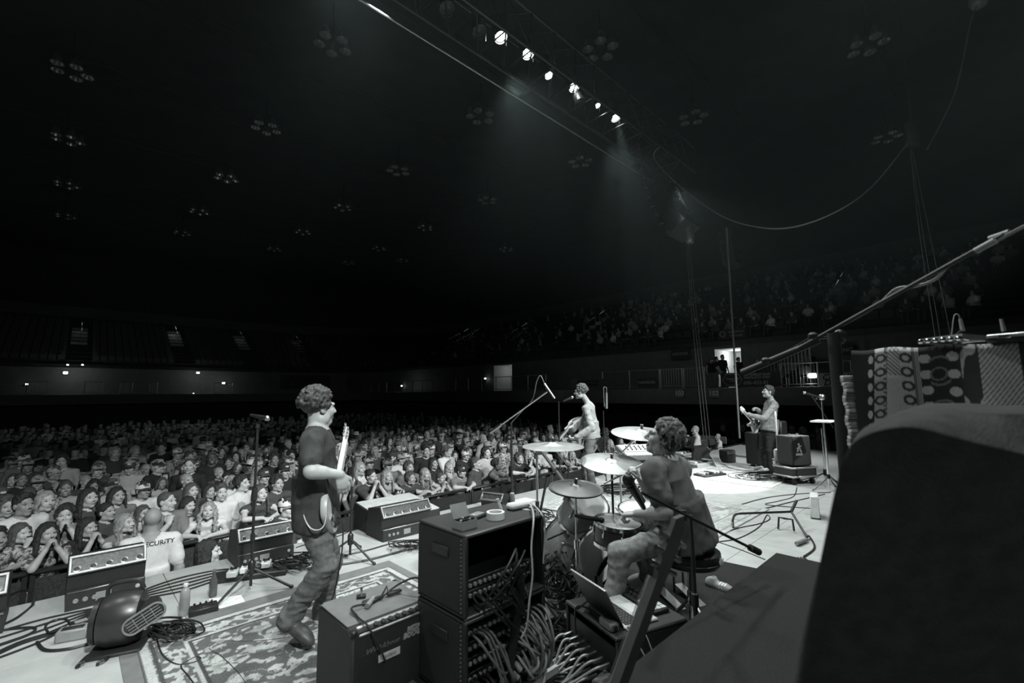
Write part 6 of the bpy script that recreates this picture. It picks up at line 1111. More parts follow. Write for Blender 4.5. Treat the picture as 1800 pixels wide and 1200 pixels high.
# ---------------------------------------------------------------- the crowd on the arena floor
def cvar(pose, fem, sleeve, h=.0145, coarse=False, yaw=0.0, tilt=0.1):
    J = dict(pelvis=(0, .02, .93), neck=(0, .03, 1.43), head=(0, -.01, 1.585), shL=(.18, .02, 1.385), shR=(-.18, .02, 1.385), hipL=(.09, .02, .9), hipR=(-.09, .02, .9),
        knL=(.1, 0, .5), knR=(-.1, 0, .5), anL=(.1, .03, .08), anR=(-.1, .03, .08), toeL=(.12, -.17, .03), toeR=(-.12, -.17, .03),
        elL=(.25, .05, 1.1), elR=(-.25, .05, 1.1), wrL=(.22, -.1, .88), wrR=(-.22, -.1, .88))
    hands = [('L', (0, -.2, -1), (-1, 0, 0), (0, -1, 0), .35), ('R', (0, -.2, -1), (1, 0, 0), (0, -1, 0), .35)]
    if pose in ('lean', 'clasp'):
        J.update(pelvis=(0, .16, .93), neck=(0, -.05, 1.38), head=(0, -.12, 1.53), shL=(.18, -.06, 1.33), shR=(-.18, -.06, 1.33), hipL=(.09, .16, .9), hipR=(-.09, .16, .9), knL=(.1, .12, .5), knR=(-.1, .12, .5), anL=(.1, .16, .08), anR=(-.1, .16, .08), toeL=(.12, -.05, .03), toeR=(-.12, -.05, .03))
    if pose == 'lean':
        J.update(elL=(.25, -.24, 1.25), elR=(-.25, -.24, 1.25), wrL=(.06, -.38, 1.245), wrR=(-.07, -.36, 1.25)); hands = [('L', (-.9, -.3, -.1), (0, 0, -1), (-.3, -1, 0), .35), ('R', (.9, -.35, -.25), (0, 0, -1), (.3, -1, 0), .45)]
    elif pose == 'clasp':
        J.update(elL=(.15, -.36, 1.22), elR=(-.16, -.36, 1.22), wrL=(.045, -.3, 1.4), wrR=(-.045, -.3, 1.4)); hands = [('L', (-.25, -.1, .95), (-.9, .2, 0), (0, 1, 0), .7), ('R', (.25, -.1, .95), (.9, .2, 0), (0, 1, 0), .7)]
    elif pose == 'phone':
        J.update(elR=(-.24, -.16, 1.25), wrR=(-.1, -.33, 1.42)); hands[1] = ('R', (.1, -.1, 1), (.3, -.9, 0), (.9, .3, 0), .7)
    elif pose == 'fold':
        J.update(elL=(.25, -.03, 1.12), elR=(-.25, -.03, 1.12), wrL=(-.06, -.2, 1.13), wrR=(.05, -.22, 1.17)); hands = [('L', (-.95, .1, .1), (0, .9, 0), (0, 0, 1), .5), ('R', (.95, .1, .1), (0, .9, 0), (0, 0, 1), .5)]
    elif pose == 'chin':
        J.update(elR=(-.2, -.2, 1.16), wrR=(-.05, -.25, 1.36), elL=(.22, -.08, 1.12), wrL=(-.02, -.26, 1.12)); hands = [('L', (-.95, 0, .1), (0, .9, 0), (0, 0, 1), .5), ('R', (.2, .35, .9), (.5, .5, 0), (.5, .6, .2), .85)]
    if pose == 'sit':
        J = dict(pelvis=(0, .1, .5), neck=(0, .08, 1.0), head=(0, .03, 1.155), shL=(.18, .07, .95), shR=(-.18, .07, .95), hipL=(.09, .08, .49), hipR=(-.09, .08, .49), knL=(.1, -.36, .52), knR=(-.1, -.36, .52), anL=(.1, -.38, .1), anR=(-.1, -.38, .1), toeL=(.1, -.56, .04), toeR=(-.1, -.56, .04), elL=(.24, 0, .7), elR=(-.24, 0, .7), wrL=(.06, -.22, .62), wrR=(-.06, -.22, .62)); hands = []
    J = vec(J); hc, HR = head_frame(J['head'], (math.sin(yaw), -math.cos(yaw), tilt), (0, .1, 1)); J['hR'] = HR
    B = Body(h); add_body(B, J, sleeve=sleeve, hem=.08, fem=fem, w=.93 if fem else 1.03, S=.97 if fem else 1.0, shoes=not coarse); add_head(B, hc, HR, .97 if fem else 1.0, fem, eyes=not coarse)
    if not coarse:
        B.finebox(hc-A3((0, 0, .01)), .13, .0072)
        for q, d, n, t, cu in hands: add_hand(B, J['wr'+q], d, n, t, cu, .9 if fem else 1.0, fr=.0098)
        if pose != 'stand':
            for q in 'LR': B.finebox(J['wr'+q], .09, .0095)
    V, Q, m = B.mesh()
    if not coarse: V = wrinkle(V, Q, m, (SHIRT,), .005, (7, 7, 11), 4)
    M = Matrix(HR.tolist()).to_4x4(); M.translation = Vector(hc); return V, Q, m, M
def tone_mat(name, prop, rough=.85, noise=(25, .06), printed=False, bump=None):
    """cloth, skin or hair whose own tone is a property of the person wearing it"""
    m = mat(name, .3, rough, noise=noise, spec=.3, bump=bump); nt = m.node_tree; vm = [n for n in nt.nodes if n.type == 'VECT_MATH'][0]
    a = nt.nodes.new('ShaderNodeAttribute'); a.attribute_type = 'OBJECT'; a.attribute_name = prop; nt.links.new(a.outputs['Fac'], vm.inputs[0])
    if printed:
        p = nt.nodes.new('ShaderNodeAttribute'); p.attribute_type = 'OBJECT'; p.attribute_name = 'print'
        tc = nt.nodes.new('ShaderNodeTexCoord'); w = nt.nodes.new('ShaderNodeTexNoise'); w.inputs['Scale'].default_value = 26; nt.links.new(tc.outputs['Object'], w.inputs['Vector'])
        g = nt.nodes.new('ShaderNodeMapRange'); g.inputs[1].default_value = .45; g.inputs[2].default_value = .55; g.inputs[3].default_value = -1; g.inputs[4].default_value = 1; nt.links.new(w.outputs['Fac'], g.inputs[0])
        k = nt.nodes.new('ShaderNodeMath'); k.operation = 'MULTIPLY_ADD'; nt.links.new(g.outputs[0], k.inputs[0]); nt.links.new(p.outputs['Fac'], k.inputs[1]); k.inputs[2].default_value = 1
        q = nt.nodes.new('ShaderNodeMath'); q.operation = 'MULTIPLY'; mr = [n for n in nt.nodes if n.type == 'MAP_RANGE' and n is not g][0]
        nt.links.new(mr.outputs[0], q.inputs[0]); nt.links.new(k.outputs[0], q.inputs[1]); nt.links.new(q.outputs[0], vm.inputs['Scale'])
    return m
CSKIN = tone_mat('crowd_skin', 'tone_skin', .5); CSHIRT = tone_mat('crowd_cloth', 'tone_shirt', .85, printed=True); CHAIR = tone_mat('crowd_hair', 'tone', .45, (60, .35), bump=(160, .8))
CCAP = tone_mat('cap_cloth', 'tone'); CBRIM = tone_mat('cap_brim', 'tone_brim'); CBADGE = tone_mat('cap_badge', 'tone_badge')
SKINT = [.46, .56, .33, .14]; SHIRTT = dict(white=.72, pale=.42, grey=.2, dark=.07, black=.028, printed=.26); HAIRT = dict(dark=.04, brown=.1, light=.36, grey=.4)
SHIRTS = {k: mat('cloth_'+k, v, .85, spec=.2) for k, v in SHIRTT.items()}
JEANS = mat('jeans', 0.14, 0.85, noise=(30, .2), spec=.2)
BASEM = [CSKIN, CSHIRT, JEANS, BLACK, EYEM, BROWM, LIPM]
VAR = {}
for key, (pose, fem, slv, yaw, tilt) in {'m_lean': ('lean', 0, 'short', .15, .18), 'f_lean': ('lean', 1, 'none', .1, .2), 'f_clasp': ('clasp', 1, 'short', .15, .1), 'm_clasp': ('clasp', 0, 'short', -.1, .1), 'm_stand': ('stand', 0, 'short', .1, .12),
        'f_stand': ('stand', 1, 'none', .2, .15), 'f_phone': ('phone', 1, 'short', 0, .15), 'm_fold': ('fold', 0, 'short', -.1, .1), 'm_chin': ('chin', 0, 'short', .55, .08), 'f_chin': ('chin', 1, 'short', .3, -.1), 'f_sit': ('sit', 1, 'short', 0, .05)}.items():
    V, Q, m, M = cvar(pose, fem, slv, yaw=yaw, tilt=tilt); VAR[key] = (np_mesh('person', V, Q, m, BASEM), M)
HAIRS = {}
for k in ('short', 'buzz', 'curly', 'long', 'wavy', 'bob', 'bun', 'shag'):
    V, Q, m = hair_body(k, 11, .0085); HAIRS[k] = np_mesh('hair', V, Q, None, [CHAIR])
def cap_mesh(kind):
    m = MB()
    if kind == 'cap':
        prof = [(.088, -.005), (.09, .02), (.084, .05), (.066, .078), (.036, .095), (.008, .1), (.0, .103)]
        T = Matrix.Translation((0, .015, .04)) @ Matrix.Diagonal((1, 1.14, 1.0, 1)); m.lathe(prof, 18, T)
        vs = []; fs = []; n = 9
        for j in range(4):
            for i in range(n):
                a = PI+PI*(.16+.68*i/(n-1)); r = .09+.03*j*math.sin((i)/(n-1)*PI)**.5; x = math.cos(a)*.088*(1+.05*j); y = .015+math.sin(a)*(.1+.028*j*math.sin(PI*i/(n-1))); vs.append((x, y, .04-.012*j*.5-(x/.09)**2*.016))
        base = len(vs)
        vs += [(x, y, z-.006) for x, y, z in vs]
        for j in range(3):
            for i in range(n-1):
                q = (j*n+i, j*n+i+1, (j+1)*n+i+1, (j+1)*n+i); fs += [q, tuple(v+base for v in q[::-1])]
        m.mat(1); m.add(vs, fs+[(3*n+i, 3*n+i+1, base+3*n+i+1, base+3*n+i) for i in range(n-1)])
        m.mat(0).ball((0, .015, .143), (.008, .008, .005), 6)
        m.mat(2).box((0, -.083, .075), (.055, .006, .032), .002, M=Matrix.Rotation(-.42, 3, 'X'))
    else:
        n = 24; prof = [(.09, .0), (.092, .04), (.085, .085), (.06, .105), (.03, .1), (0, .096)]; m.lathe(prof, n, Matrix.Translation((0, .012, .045)) @ Matrix.Diagonal((.95, 1.15, 1, 1)))
        vs = []
        for j, r in enumerate((.088, .12, .15, .175)):
            for i in range(n): a = 2*PI*i/n; vs.append((math.cos(a)*r, .012+math.sin(a)*r*1.12, .045+.05*abs(math.cos(a))**2*(j/3)**2-.008*j*abs(math.sin(a))))
        b = len(vs); vs += [(x, y, z+.006) for x, y, z in vs]; fs = []
        for j in range(3):
            for i in range(n): q = (j*n+i, j*n+(i+1) % n, (j+1)*n+(i+1) % n, (j+1)*n+i); fs += [q, tuple(v+b for v in q[::-1])]
        fs += [(3*n+i, 3*n+(i+1) % n, b+3*n+(i+1) % n, b+3*n+i) for i in range(n)]; m.add(vs, fs)
    o = m.build(kind, [CCAP, CBRIM, CBADGE]); me = o.data; bpy.data.objects.remove(o); return me
CAPS = {'cap': cap_mesh('cap'), 'cowboy_hat': cap_mesh('cowboy_hat')}
def spectator(var, loc, rz, scale, skin, shirt, hair=None, hc='dark', cap=None, capc='grey', brim='dark', label=None, group=None, pants=None, flip=False):
    me, M = VAR[var]; o = bpy.data.objects.new('person', me); COL.objects.link(o); o.location = loc; o.rotation_euler = (0, 0, rz); o.scale = (scale*(-1 if flip else 1), scale, scale)
    o['tone_skin'] = SKINT[skin]; o['tone_shirt'] = SHIRTT[shirt]; o['print'] = .7 if shirt == 'printed' else 0.0
    tag(o, label, 'person', group)
    if hair:
        h = bpy.data.objects.new('hair', HAIRS[hair]); COL.objects.link(h); h.matrix_local = M; h.parent = o; h['tone'] = HAIRT[hc]
    if cap:
        c = bpy.data.objects.new(cap, CAPS[cap]); COL.objects.link(c); c.matrix_local = M; c.parent = o
        c['tone'] = SHIRTT[capc]; c['tone_brim'] = SHIRTT[brim]; c['tone_badge'] = .5 if capc in ('dark', 'black') else .12
    return o
STAGE_C = st(5.0, 1.0)
def facing(p, tx=None):
    p = Vector(p); d = Vector(tx)-p if tx is not None else (Vector(STAGE_C)-p).normalized()*.5-NN*.8
    return math.atan2(d.x, -d.y)
placed = []
def put(px, py, t, var, skin, shirt, hair, hc, label, cap=None, capc='grey', brim='dark', turn=0.0, flip=False, group=None):
    """stand a spectator at depth t behind the barricade so that the head comes where the photograph shows it"""
    me, M = VAR[var]; hz = M.translation.z; lean = -M.translation.y
    for k in range(9):
        p = atT(px, py, t)
        if all(math.hypot(p.x-a, p.y-b) > .34 for a, b in placed): break
        t += .07
    sc = min(1.12, max(.86, (p.z-ZF)/hz)); rz = facing(p)+turn
    off = Vector((math.sin(rz), -math.cos(rz), 0))*lean*sc
    o = spectator(var, (p.x-off.x, p.y-off.y, ZF), rz, sc, skin, shirt, hair, hc, cap, capc, brim, label, group, flip=flip)
    placed.append((p.x, p.y)); return o
F1, F2, F3 = RAIL+.22, RAIL+.78, RAIL+1.35
#     px   py   t   variant skin shirt hair colour  label
for a in [
 (-6, 948, F1, 'm_lean', 2, 'printed', 'short', 'dark', 'short-haired man in patterned shirt at the left end of the barricade', {}),
 (37, 938, F1, 'f_clasp', 1, 'pale', 'long', 'brown', 'woman with long straight brown hair holding her hands to her mouth at the barricade', dict(turn=.3)),
 (84, 938, F1, 'f_clasp', 0, 'printed', 'long', 'dark', 'woman in patterned tee with dark hair and clasped hands resting elbows on the barricade', {}),
 (115, 906, F2, 'm_clasp', 1, 'grey', 'shag', 'dark', 'young man with dark fringe behind the woman in patterned tee at the barricade', dict(turn=-.2)),
 (155, 928, F1, 'f_clasp', 0, 'black', 'long', 'dark', 'woman in black tee with long dark hair, hands at her mouth, near security guard', dict(turn=.2)),
 (221, 920, F1, 'f_lean', 1, 'grey', 'wavy', 'light', 'woman with long wavy blond hair beside the security guard', dict(turn=.4)),
 (252, 903, F2, 'f_stand', 1, 'pale', 'long', 'brown', 'smiling woman with brown hair just behind the bald security guard', {}),
 (42, 888, F2, 'm_stand', 2, 'white', 'short', 'dark', 'short-haired man in white tee and chain standing in the second row', dict(turn=.2)),
 (81, 882, F2+.1, 'f_stand', 1, 'grey', 'wavy', 'light', 'woman with frizzy blond hair right of the man in white tee and chain', {}),
 (157, 876, F2+.3, 'f_stand', 1, 'dark', 'long', 'dark', 'dark-haired woman tilting her head back to look up at the stage', {}),
 (188, 900, F2, 'f_stand', 0, 'dark', 'bun', 'dark', 'woman with dark hair tied back behind the woman in black tee', dict(turn=.3)),
 (206, 872, F3, 'f_stand', 0, 'grey', 'long', 'dark', 'dark-haired woman with pale headband two rows behind the guard', {}),
 (294, 882, F1+.1, 'm_chin', 1, 'grey', 'buzz', 'brown', 'crop-haired man in grey tee, hand at his chin, right of the security guard', {}),
 (331, 888, F2-.1, 'f_chin', 1, 'dark', 'bob', 'dark', 'woman with dark bob bowing her head beside the curly blond woman', {}),
 (366, 898, F1, 'f_lean', 1, 'white', 'wavy', 'light', 'woman in strapless white top with curly blond hair leaning on the barricade rail', dict(turn=-.5)),
 (337, 863, F3, 'f_stand', 1, 'dark', 'long', 'brown', 'woman with long brown hair two rows above the woman with dark bob', {}),
 (369, 864, F3, 'f_stand', 0, 'black', 'bob', 'dark', 'woman with dark fringe beside long-haired woman in the third row', {}),
 (389, 866, F2, 'm_stand', 1, 'white', 'short', 'brown', 'young man in white tank with swept brown hair behind the curly blond woman', dict(turn=-.2)),
 (426, 850, F2, 'm_stand', 1, 'white', 'shag', 'dark', 'man in white tee with dark hair seen in profile left of microphone stand', dict(turn=.4)),
 (458, 868, F1, 'f_lean', 1, 'dark', 'long', 'brown', 'woman in dark crop top with bare shoulders, arms on rail behind mic stand', {}),
 (488, 850, F2, 'm_stand', 0, 'dark', 'curly', 'dark', 'man with dark curly hair and dark tee next to the bassist', {}),
 (464, 838, F3, 'm_stand', 0, 'black', 'short', 'dark', 'bearded man in dark cap behind the woman in crop top', dict(cap='cap', capc='dark')),
 (500, 828, F3, 'm_stand', 0, 'black', 'short', 'dark', 'man in black cap with pale badge and necklace beside the bassist', dict(cap='cap', capc='black')),
 (633, 824, F2, 'f_stand', 1, 'white', 'long', 'light', 'woman with long straight blond hair right of the bass neck', {}),
 (653, 838, F1, 'f_clasp', 1, 'dark', 'bun', 'dark', 'woman in tank top with tied dark hair behind the floor monitors', {}),
 (681, 838, F1, 'f_lean', 1, 'pale', 'long', 'light', 'smiling blond woman with chin up at the rail behind the floor monitors', {}),
 (722, 841, F1, 'm_lean', 0, 'dark', 'shag', 'brown', 'boy with tousled hair and dark tee, arms crossed on barricade', {}),
 (748, 834, F1, 'f_lean', 1, 'grey', 'wavy', 'light', 'woman with wavy light hair right of the boy with tousled hair', {}),
 (775, 841, F1, 'f_clasp', 0, 'pale', 'bun', 'brown', 'woman clapping her hands in front of her face at the barricade', {}),
 (811, 829, F1, 'm_lean', 1, 'grey', 'short', 'dark', 'broad man in dark cap and grey tee leaning both arms on the rail', dict(cap='cap', capc='dark')),
 (837, 815, F1, 'm_stand', 0, 'dark', 'short', 'brown', 'young man in dark tee right of the broad man in cap', dict(turn=.5)),
 (874, 817, F1, 'm_lean', 3, 'grey', 'curly', 'dark', 'man with round curly afro hair in grey tee leaning over the rail', dict(turn=.6)),
 (913, 806, F1, 'm_lean', 1, 'black', 'shag', 'brown', 'man in black shirt bending at the rail by the overhead mic stand', {}),
 (929, 800, F2, 'f_clasp', 1, 'dark', 'long', 'light', 'blond woman with hand on cheek beside the man in black shirt', {}),
 (648, 814, F3, 'm_stand', 0, 'dark', 'short', 'dark', 'man in pale trucker cap behind the long-haired blond woman', dict(cap='cap', capc='pale')),
 (681, 818, F2+.1, 'm_stand', 0, 'grey', 'short', 'dark', 'man in grey brimmed cap behind the smiling blond woman', dict(cap='cap', capc='grey')),
 (705, 806, F3, 'm_fold', 1, 'white', 'short', 'brown', 'man in white tee and pale patterned cap in the third row', dict(cap='cap', capc='pale', brim='pale')),
 (719, 822, F2, 'm_stand', 1, 'grey', 'shag', 'brown', 'young man with long fringe behind the boy with tousled hair', {}),
 (762, 815, F2+.2, 'f_stand', 0, 'black', 'long', 'dark', 'woman with long black hair and black top behind wavy-haired woman', {}),
 (790, 822, F2, 'f_stand', 1, 'pale', 'wavy', 'light', 'woman with light wavy hair left of the broad man in cap', {}),
 (818, 800, F3, 'm_stand', 0, 'black', 'short', 'dark', 'tall man in white cap and black shirt behind the broad man', dict(cap='cap', capc='white', brim='white')),
 (855, 796, F2, 'm_stand', 1, 'pale', 'shag', 'dark', 'man with dark fringe behind the young man in dark tee', {}),
 (985, 797, F1, 'f_lean', 0, 'dark', 'long', 'dark', 'dark-haired woman at the rail seen under the left cymbal', {}),
 (1006, 800, F1, 'f_lean', 1, 'pale', 'long', 'light', 'blond woman at the rail seen under the left cymbal', {}),
 (1073, 780, F1, 'f_lean', 1, 'dark', 'wavy', 'light', 'smiling woman with wavy blond hair right of the singer', {}),
 (1090, 776, F1, 'f_clasp', 0, 'grey', 'long', 'dark', 'dark-haired woman with hand raised beside the keyboard', {}),
 (1112, 772, F1, 'm_lean', 1, 'grey', 'short', 'brown', 'man at the rail behind the keyboard under the right cymbal', {}),
]:
    put(*a[:9], **a[9])
# rows further back: named by look, row and neighbours
ROWN = ['third', 'fourth', 'fifth', 'sixth', 'seventh', 'eighth', 'ninth', 'tenth', 'eleventh', 'twelfth', 'thirteenth', 'fourteenth', 'fifteenth', 'sixteenth']
ORD = ['first', 'second', 'third', 'fourth', 'fifth', 'sixth', 'seventh', 'eighth', 'ninth', 'tenth', 'eleventh', 'twelfth', 'thirteenth', 'fourteenth', 'fifteenth', 'sixteenth', 'seventeenth', 'eighteenth', 'nineteenth', 'twentieth']
ORD += ['twenty-'+x for x in ORD[:9]]+['thirtieth']+['thirty-'+x for x in ORD[:9]]
rng = random.Random(5)
def random_look():
    fem = rng.random() < .45; cap = None; capc = 'grey'; brim = 'dark'
    if fem: var = rng.choice(['f_stand', 'f_stand', 'f_phone', 'f_chin']); hair = rng.choice(['long', 'long', 'wavy', 'bob', 'bun']); hc = rng.choice(['dark', 'dark', 'brown', 'brown', 'light', 'light'])
    else:
        var = rng.choice(['m_stand', 'm_stand', 'm_fold', 'm_chin']); hair = rng.choice(['short', 'short', 'buzz', 'shag', 'curly']); hc = rng.choice(['dark', 'dark', 'brown', 'brown', 'light', 'grey'])
        if rng.random() < .6: cap = 'cap' if rng.random() < .92 else 'cowboy_hat'; capc = rng.choice(['white', 'pale', 'pale', 'grey', 'dark', 'black']); brim = rng.choice([capc, 'dark', 'grey']); hair = 'short'
    shirt = rng.choice(['white', 'pale', 'grey', 'dark', 'dark', 'black', 'black', 'printed']); skin = rng.choice([0, 0, 1, 1, 2, 2, 0, 3])
    return fem, var, hair, hc, cap, capc, brim, shirt, skin
HW = {'dark': 'dark', 'brown': 'brown', 'light': 'blond', 'grey': 'grey'}; KW = {'short': 'short', 'buzz': 'cropped', 'curly': 'curly', 'long': 'long', 'wavy': 'wavy', 'bob': 'bobbed', 'bun': 'tied-up', 'shag': 'shaggy'}
spots = []; rows = []
t = RAIL+1.05; k = 0
while t < 31:
    sp = .52 if t < 16 else .6; row = []; s = -6.5-(t-8)*.42+rng.uniform(0, .5); smax = min(16.5, 12.5+(t-8)*.5)
    while s < smax:
        p = st(s+rng.uniform(-.13, .13), t+rng.uniform(-.16, .16), ZF); d = Vector(p)-Vector((0, 0, CAM_H)); x = 900+800*d.dot(CR)/d.dot(CF)
        if -60 < x < 1215 and all((p.x-a)**2+(p.y-b)**2 > .17 for a, b in placed): row.append(p); placed.append((p.x, p.y))
        s += sp*rng.uniform(.85, 1.25)
    rows.append(row); t += .62 if t < 16 else .75
NIND = 305-len([1 for o in COL.objects if o.get('category') == 'person'])
cnt = 0; far = []
for r, row in enumerate(rows):
    for i, p in enumerate(row):
        if cnt >= NIND or r >= len(ROWN): far.append(p); continue
        fem, var, hair, hc, cap, capc, brim, shirt, skin = random_look()
        who = 'woman' if fem else 'man'
        head = f'{capc} cap' if cap == 'cap' else ('cowboy hat' if cap else f'{KW[hair]} {HW[hc]} hair')
        lab = f'{who} with {head} and {shirt} top, {ORD[i]} from left in the {ROWN[r]} crowd row'
        spectator(var, p, facing(p)+rng.gauss(0, .3), rng.gauss(.95 if fem else 1.03, .04), skin, shirt, hair, hc, cap, capc, brim, lab, 'concertgoers standing on the arena floor', flip=rng.random() < .4); cnt += 1
# the deep crowd: past the limit of separate people, one dense mass
CV = [cvar('stand', 0, 'short', .05, True), cvar('stand', 1, 'short', .05, True), cvar('fold', 0, 'short', .05, True)]
VV = []; QQ = []; MM = []; off = 0
for i, p in enumerate(far):
    V, Q, m, M = CV[i % 3]; a = facing(p)+rng.gauss(0, .3); s_ = rng.gauss(1, .05); c_, n_ = math.cos(a)*s_, math.sin(a)*s_
    W = np.stack([V[:, 0]*c_-V[:, 1]*n_+p.x, V[:, 0]*n_+V[:, 1]*c_+p.y, V[:, 2]*s_+ZF], 1)
    hairy = rng.randrange(4); sh_ = rng.randrange(6); lut = np.array([0, 4+sh_, 1, 1, 1, 1, 1]); mm = lut[m]
    zc = V[Q].mean(1); top = (zc[:, 2] > 1.64) | ((zc[:, 1] > .02) & (zc[:, 2] > 1.5)); mm = np.where(top & (m == SKIN), [1, 1, 2, 3][hairy], mm)
    VV.append(W); QQ.append(Q+off); MM.append(mm); off += len(V)
if VV:
    me = np_mesh('crowd', np.concatenate(VV), np.concatenate(QQ), np.concatenate(MM), [SK, HAIRD, HAIRB, SHIRTS['pale'], SHIRTS['white'], SHIRTS['pale'], SHIRTS['grey'], SHIRTS['dark'], SHIRTS['black'], SHIRTS['dark']])
    o = bpy.data.objects.new('crowd', me); COL.objects.link(o); tag(o, 'dense dim crowd filling the rear of the arena floor', 'crowd', kind='stuff')
print('crowd individuals', cnt, 'far', len(far))
# people in the pit
def pit(px, py, t, var, skin, shirt, hair, hc, label, turnto, cap=None, capc='white', brim='grey', z=ZF):
    me, M = VAR[var]; p = atT(px, py, t); sc = min(1.1, max(.8, (p.z-z)/M.translation.z)); tgt = p+Vector(turnto)
    rz = facing(p, tgt); o = spectator(var, (p.x, p.y, z), rz, sc, skin, shirt, hair, hc, cap, capc, brim, label); return o, sc, rz, p
gd, gsc, grz, gp = pit(268, 915, 6.35, 'm_stand', 2, 'white', None, 'dark', 'bald security guard in white tee seen from behind in the pit', (-.55, .8, 0))
pit(374, 964, 6.25, 'f_sit', 1, 'dark', 'long', 'dark', 'dark-haired woman in the pit turning right, only head above the stage edge', (.9, .35, 0))
pit(503, 893, 6.4, 'm_stand', 1, 'dark', 'short', 'dark', 'photographer in white trucker cap in the pit beside the bassist', (.8, -.4, 0), cap='cap', capc='white', brim='grey')
pit(1222, 756, 6.1, 'm_chin', 0, 'white', 'buzz', 'grey', 'bearded guard in white tee, hand on chin, at the far stage edge', (-.95, .2, 0), z=ZF+.22)
pit(1262, 768, 6.0, 'm_chin', 2, 'white', None, 'grey', 'bald guard in white tee resting chin on hand, right of the bearded guard', (-.95, .2, 0), z=ZF+.22)
me, M = VAR['m_stand']; HLC = Matrix.Translation((0, .142, 1.335))
tx = text_mesh('lettering', 'SECURITY', .058, frame((-.065, .138, 1.388), (-1, 0, 0), (0, -.2, 1)), mat('print_dark', 0.05, 0.8), gd, depth=.0, bold=.0015)
from mathutils.bvhtree import BVHTree
bv = BVHTree.FromPolygons([v.co.copy() for v in me.vertices], [tuple(p.vertices) for p in me.polygons])
for v in tx.data.vertices:      # the print lies on the curve of the shirt
    hit = bv.ray_cast(Vector((v.co.x, .6, v.co.z)), Vector((0, -1, 0)))
    if hit[0] is not None: v.co.y = hit[0].y+.004

# spectators standing on the floor beyond the far side of the stage
for x, y, var, hr, hc_, sh, lb in [(1392, 748, 'm_stand', 'short', 'dark', 'grey', 'man in grey shirt leaning forward behind the far guitar amp'), (1412, 757, 'f_fold', 'long', 'light', 'black', 'blond woman in dark waistcoat standing behind the far guitar amp'),
        (1438, 757, 'f_stand', 'long', 'dark', 'pale', 'dark-haired woman in pale patterned dress beyond the far amp'), (1374, 752, 'f_stand', 'bob', 'brown', 'dark', 'woman in dark top at the left of the group beyond the amp'),
        (1305, 742, 'm_stand', 'short', 'dark', 'dark', 'man in dark clothes standing in shade behind the guitarist'), (1236, 738, 'f_stand', 'long', 'dark', 'dark', 'woman in dark clothes in shade between the two guards'), (1270, 736, 'm_fold', 'short', 'dark', 'black', 'man in black with folded arms behind the bald guard')]:
    if var == 'f_fold': var = 'f_stand'
    Y = (15.5 if x != 1392 else 16.3) if x > 1350 else 17.0; p = at(x, y, Y); sc = min(1.1, max(.85, (p.z-ZF)/1.585)); spectator(var, (p.x, p.y, ZF), facing(p, at(1345, 700, 9.8)), sc, 0, sh, hr, hc_, label=lb)

# people seated in the right-hand stand: dim, small and beyond counting
def sitter(fem): return cvar('sit', fem, 'short', .06, True)[:3]
SV = [sitter(0), sitter(1)]; VV = []; QQ = []; MM = []; off = 0
for i in range(NR):
    t = -2.0
    while t < 40:
        t += rng.uniform(.5, 1.1)*(1 if t < 22 else 1.9)
        if rng.random() < .25+.015*abs(t-14) or 12.4 < t < 13.6 or 21.5 < t < 22.7: continue
        p = st(SR+3.0+i*.85+.35, t, 4.5+i*.42); V, Q, m = SV[rng.randrange(2)]; a = TH-PI/2+rng.gauss(-.3, .3); c_, n_ = math.cos(a), math.sin(a)
        W_ = np.stack([V[:, 0]*c_-V[:, 1]*n_+p.x, V[:, 0]*n_+V[:, 1]*c_+p.y, V[:, 2]+p.z], 1); sh_ = rng.randrange(6); lut = np.array([0, 3+sh_, 1, 1, 1, 1, 1]); mm = lut[m]; zc = V[Q].mean(1)
        mm = np.where(((zc[:, 2] > 1.21) | ((zc[:, 1] > .05) & (zc[:, 2] > 1.08))) & (m == SKIN), [1, 1, 2][rng.randrange(3)], mm); VV.append(W_); QQ.append(Q+off); MM.append(mm); off += len(V)
me = np_mesh('seated_audience', np.concatenate(VV), np.concatenate(QQ), np.concatenate(MM), [SK, HAIRD, HAIRB, SHIRTS['white'], SHIRTS['pale'], SHIRTS['grey'], SHIRTS['dark'], SHIRTS['black'], SHIRTS['dark']])
o = bpy.data.objects.new('seated_audience', me); COL.objects.link(o); tag(o, 'dim audience seated in the right-hand stand beyond the stage', 'audience', kind='stuff'); print('seated', len(VV), sum(len(q) for q in QQ))
# people standing in front of the bright doorway on the concourse, dark against it
for x, y, hr, hc_, lb in [(1249, 634, 'long', 'dark', 'leftmost of the dark figures standing before the bright doorway'), (1259, 631, 'short', 'dark', 'middle dark figure of the trio before the bright doorway'), (1270, 628, 'short', 'dark', 'tallest dark figure of the trio before the bright doorway'), (1298, 632, 'shag', 'dark', 'dark figure bending at the right edge of the bright doorway'), (1330, 640, 'long', 'brown', 'dim figure at the railing right of the bright doorway')]:
    p, _ = bowl_at(x, y, 2.2 if x < 1290 else 1.8); sc = min(1.1, max(.85, (p.z-1.86)/1.585)); spectator('m_stand' if hr != 'long' else 'f_stand', (p.x, p.y, 1.86), facing(p)+rng.gauss(0, .5), sc, 0, 'black', hr, hc_, label=lb)
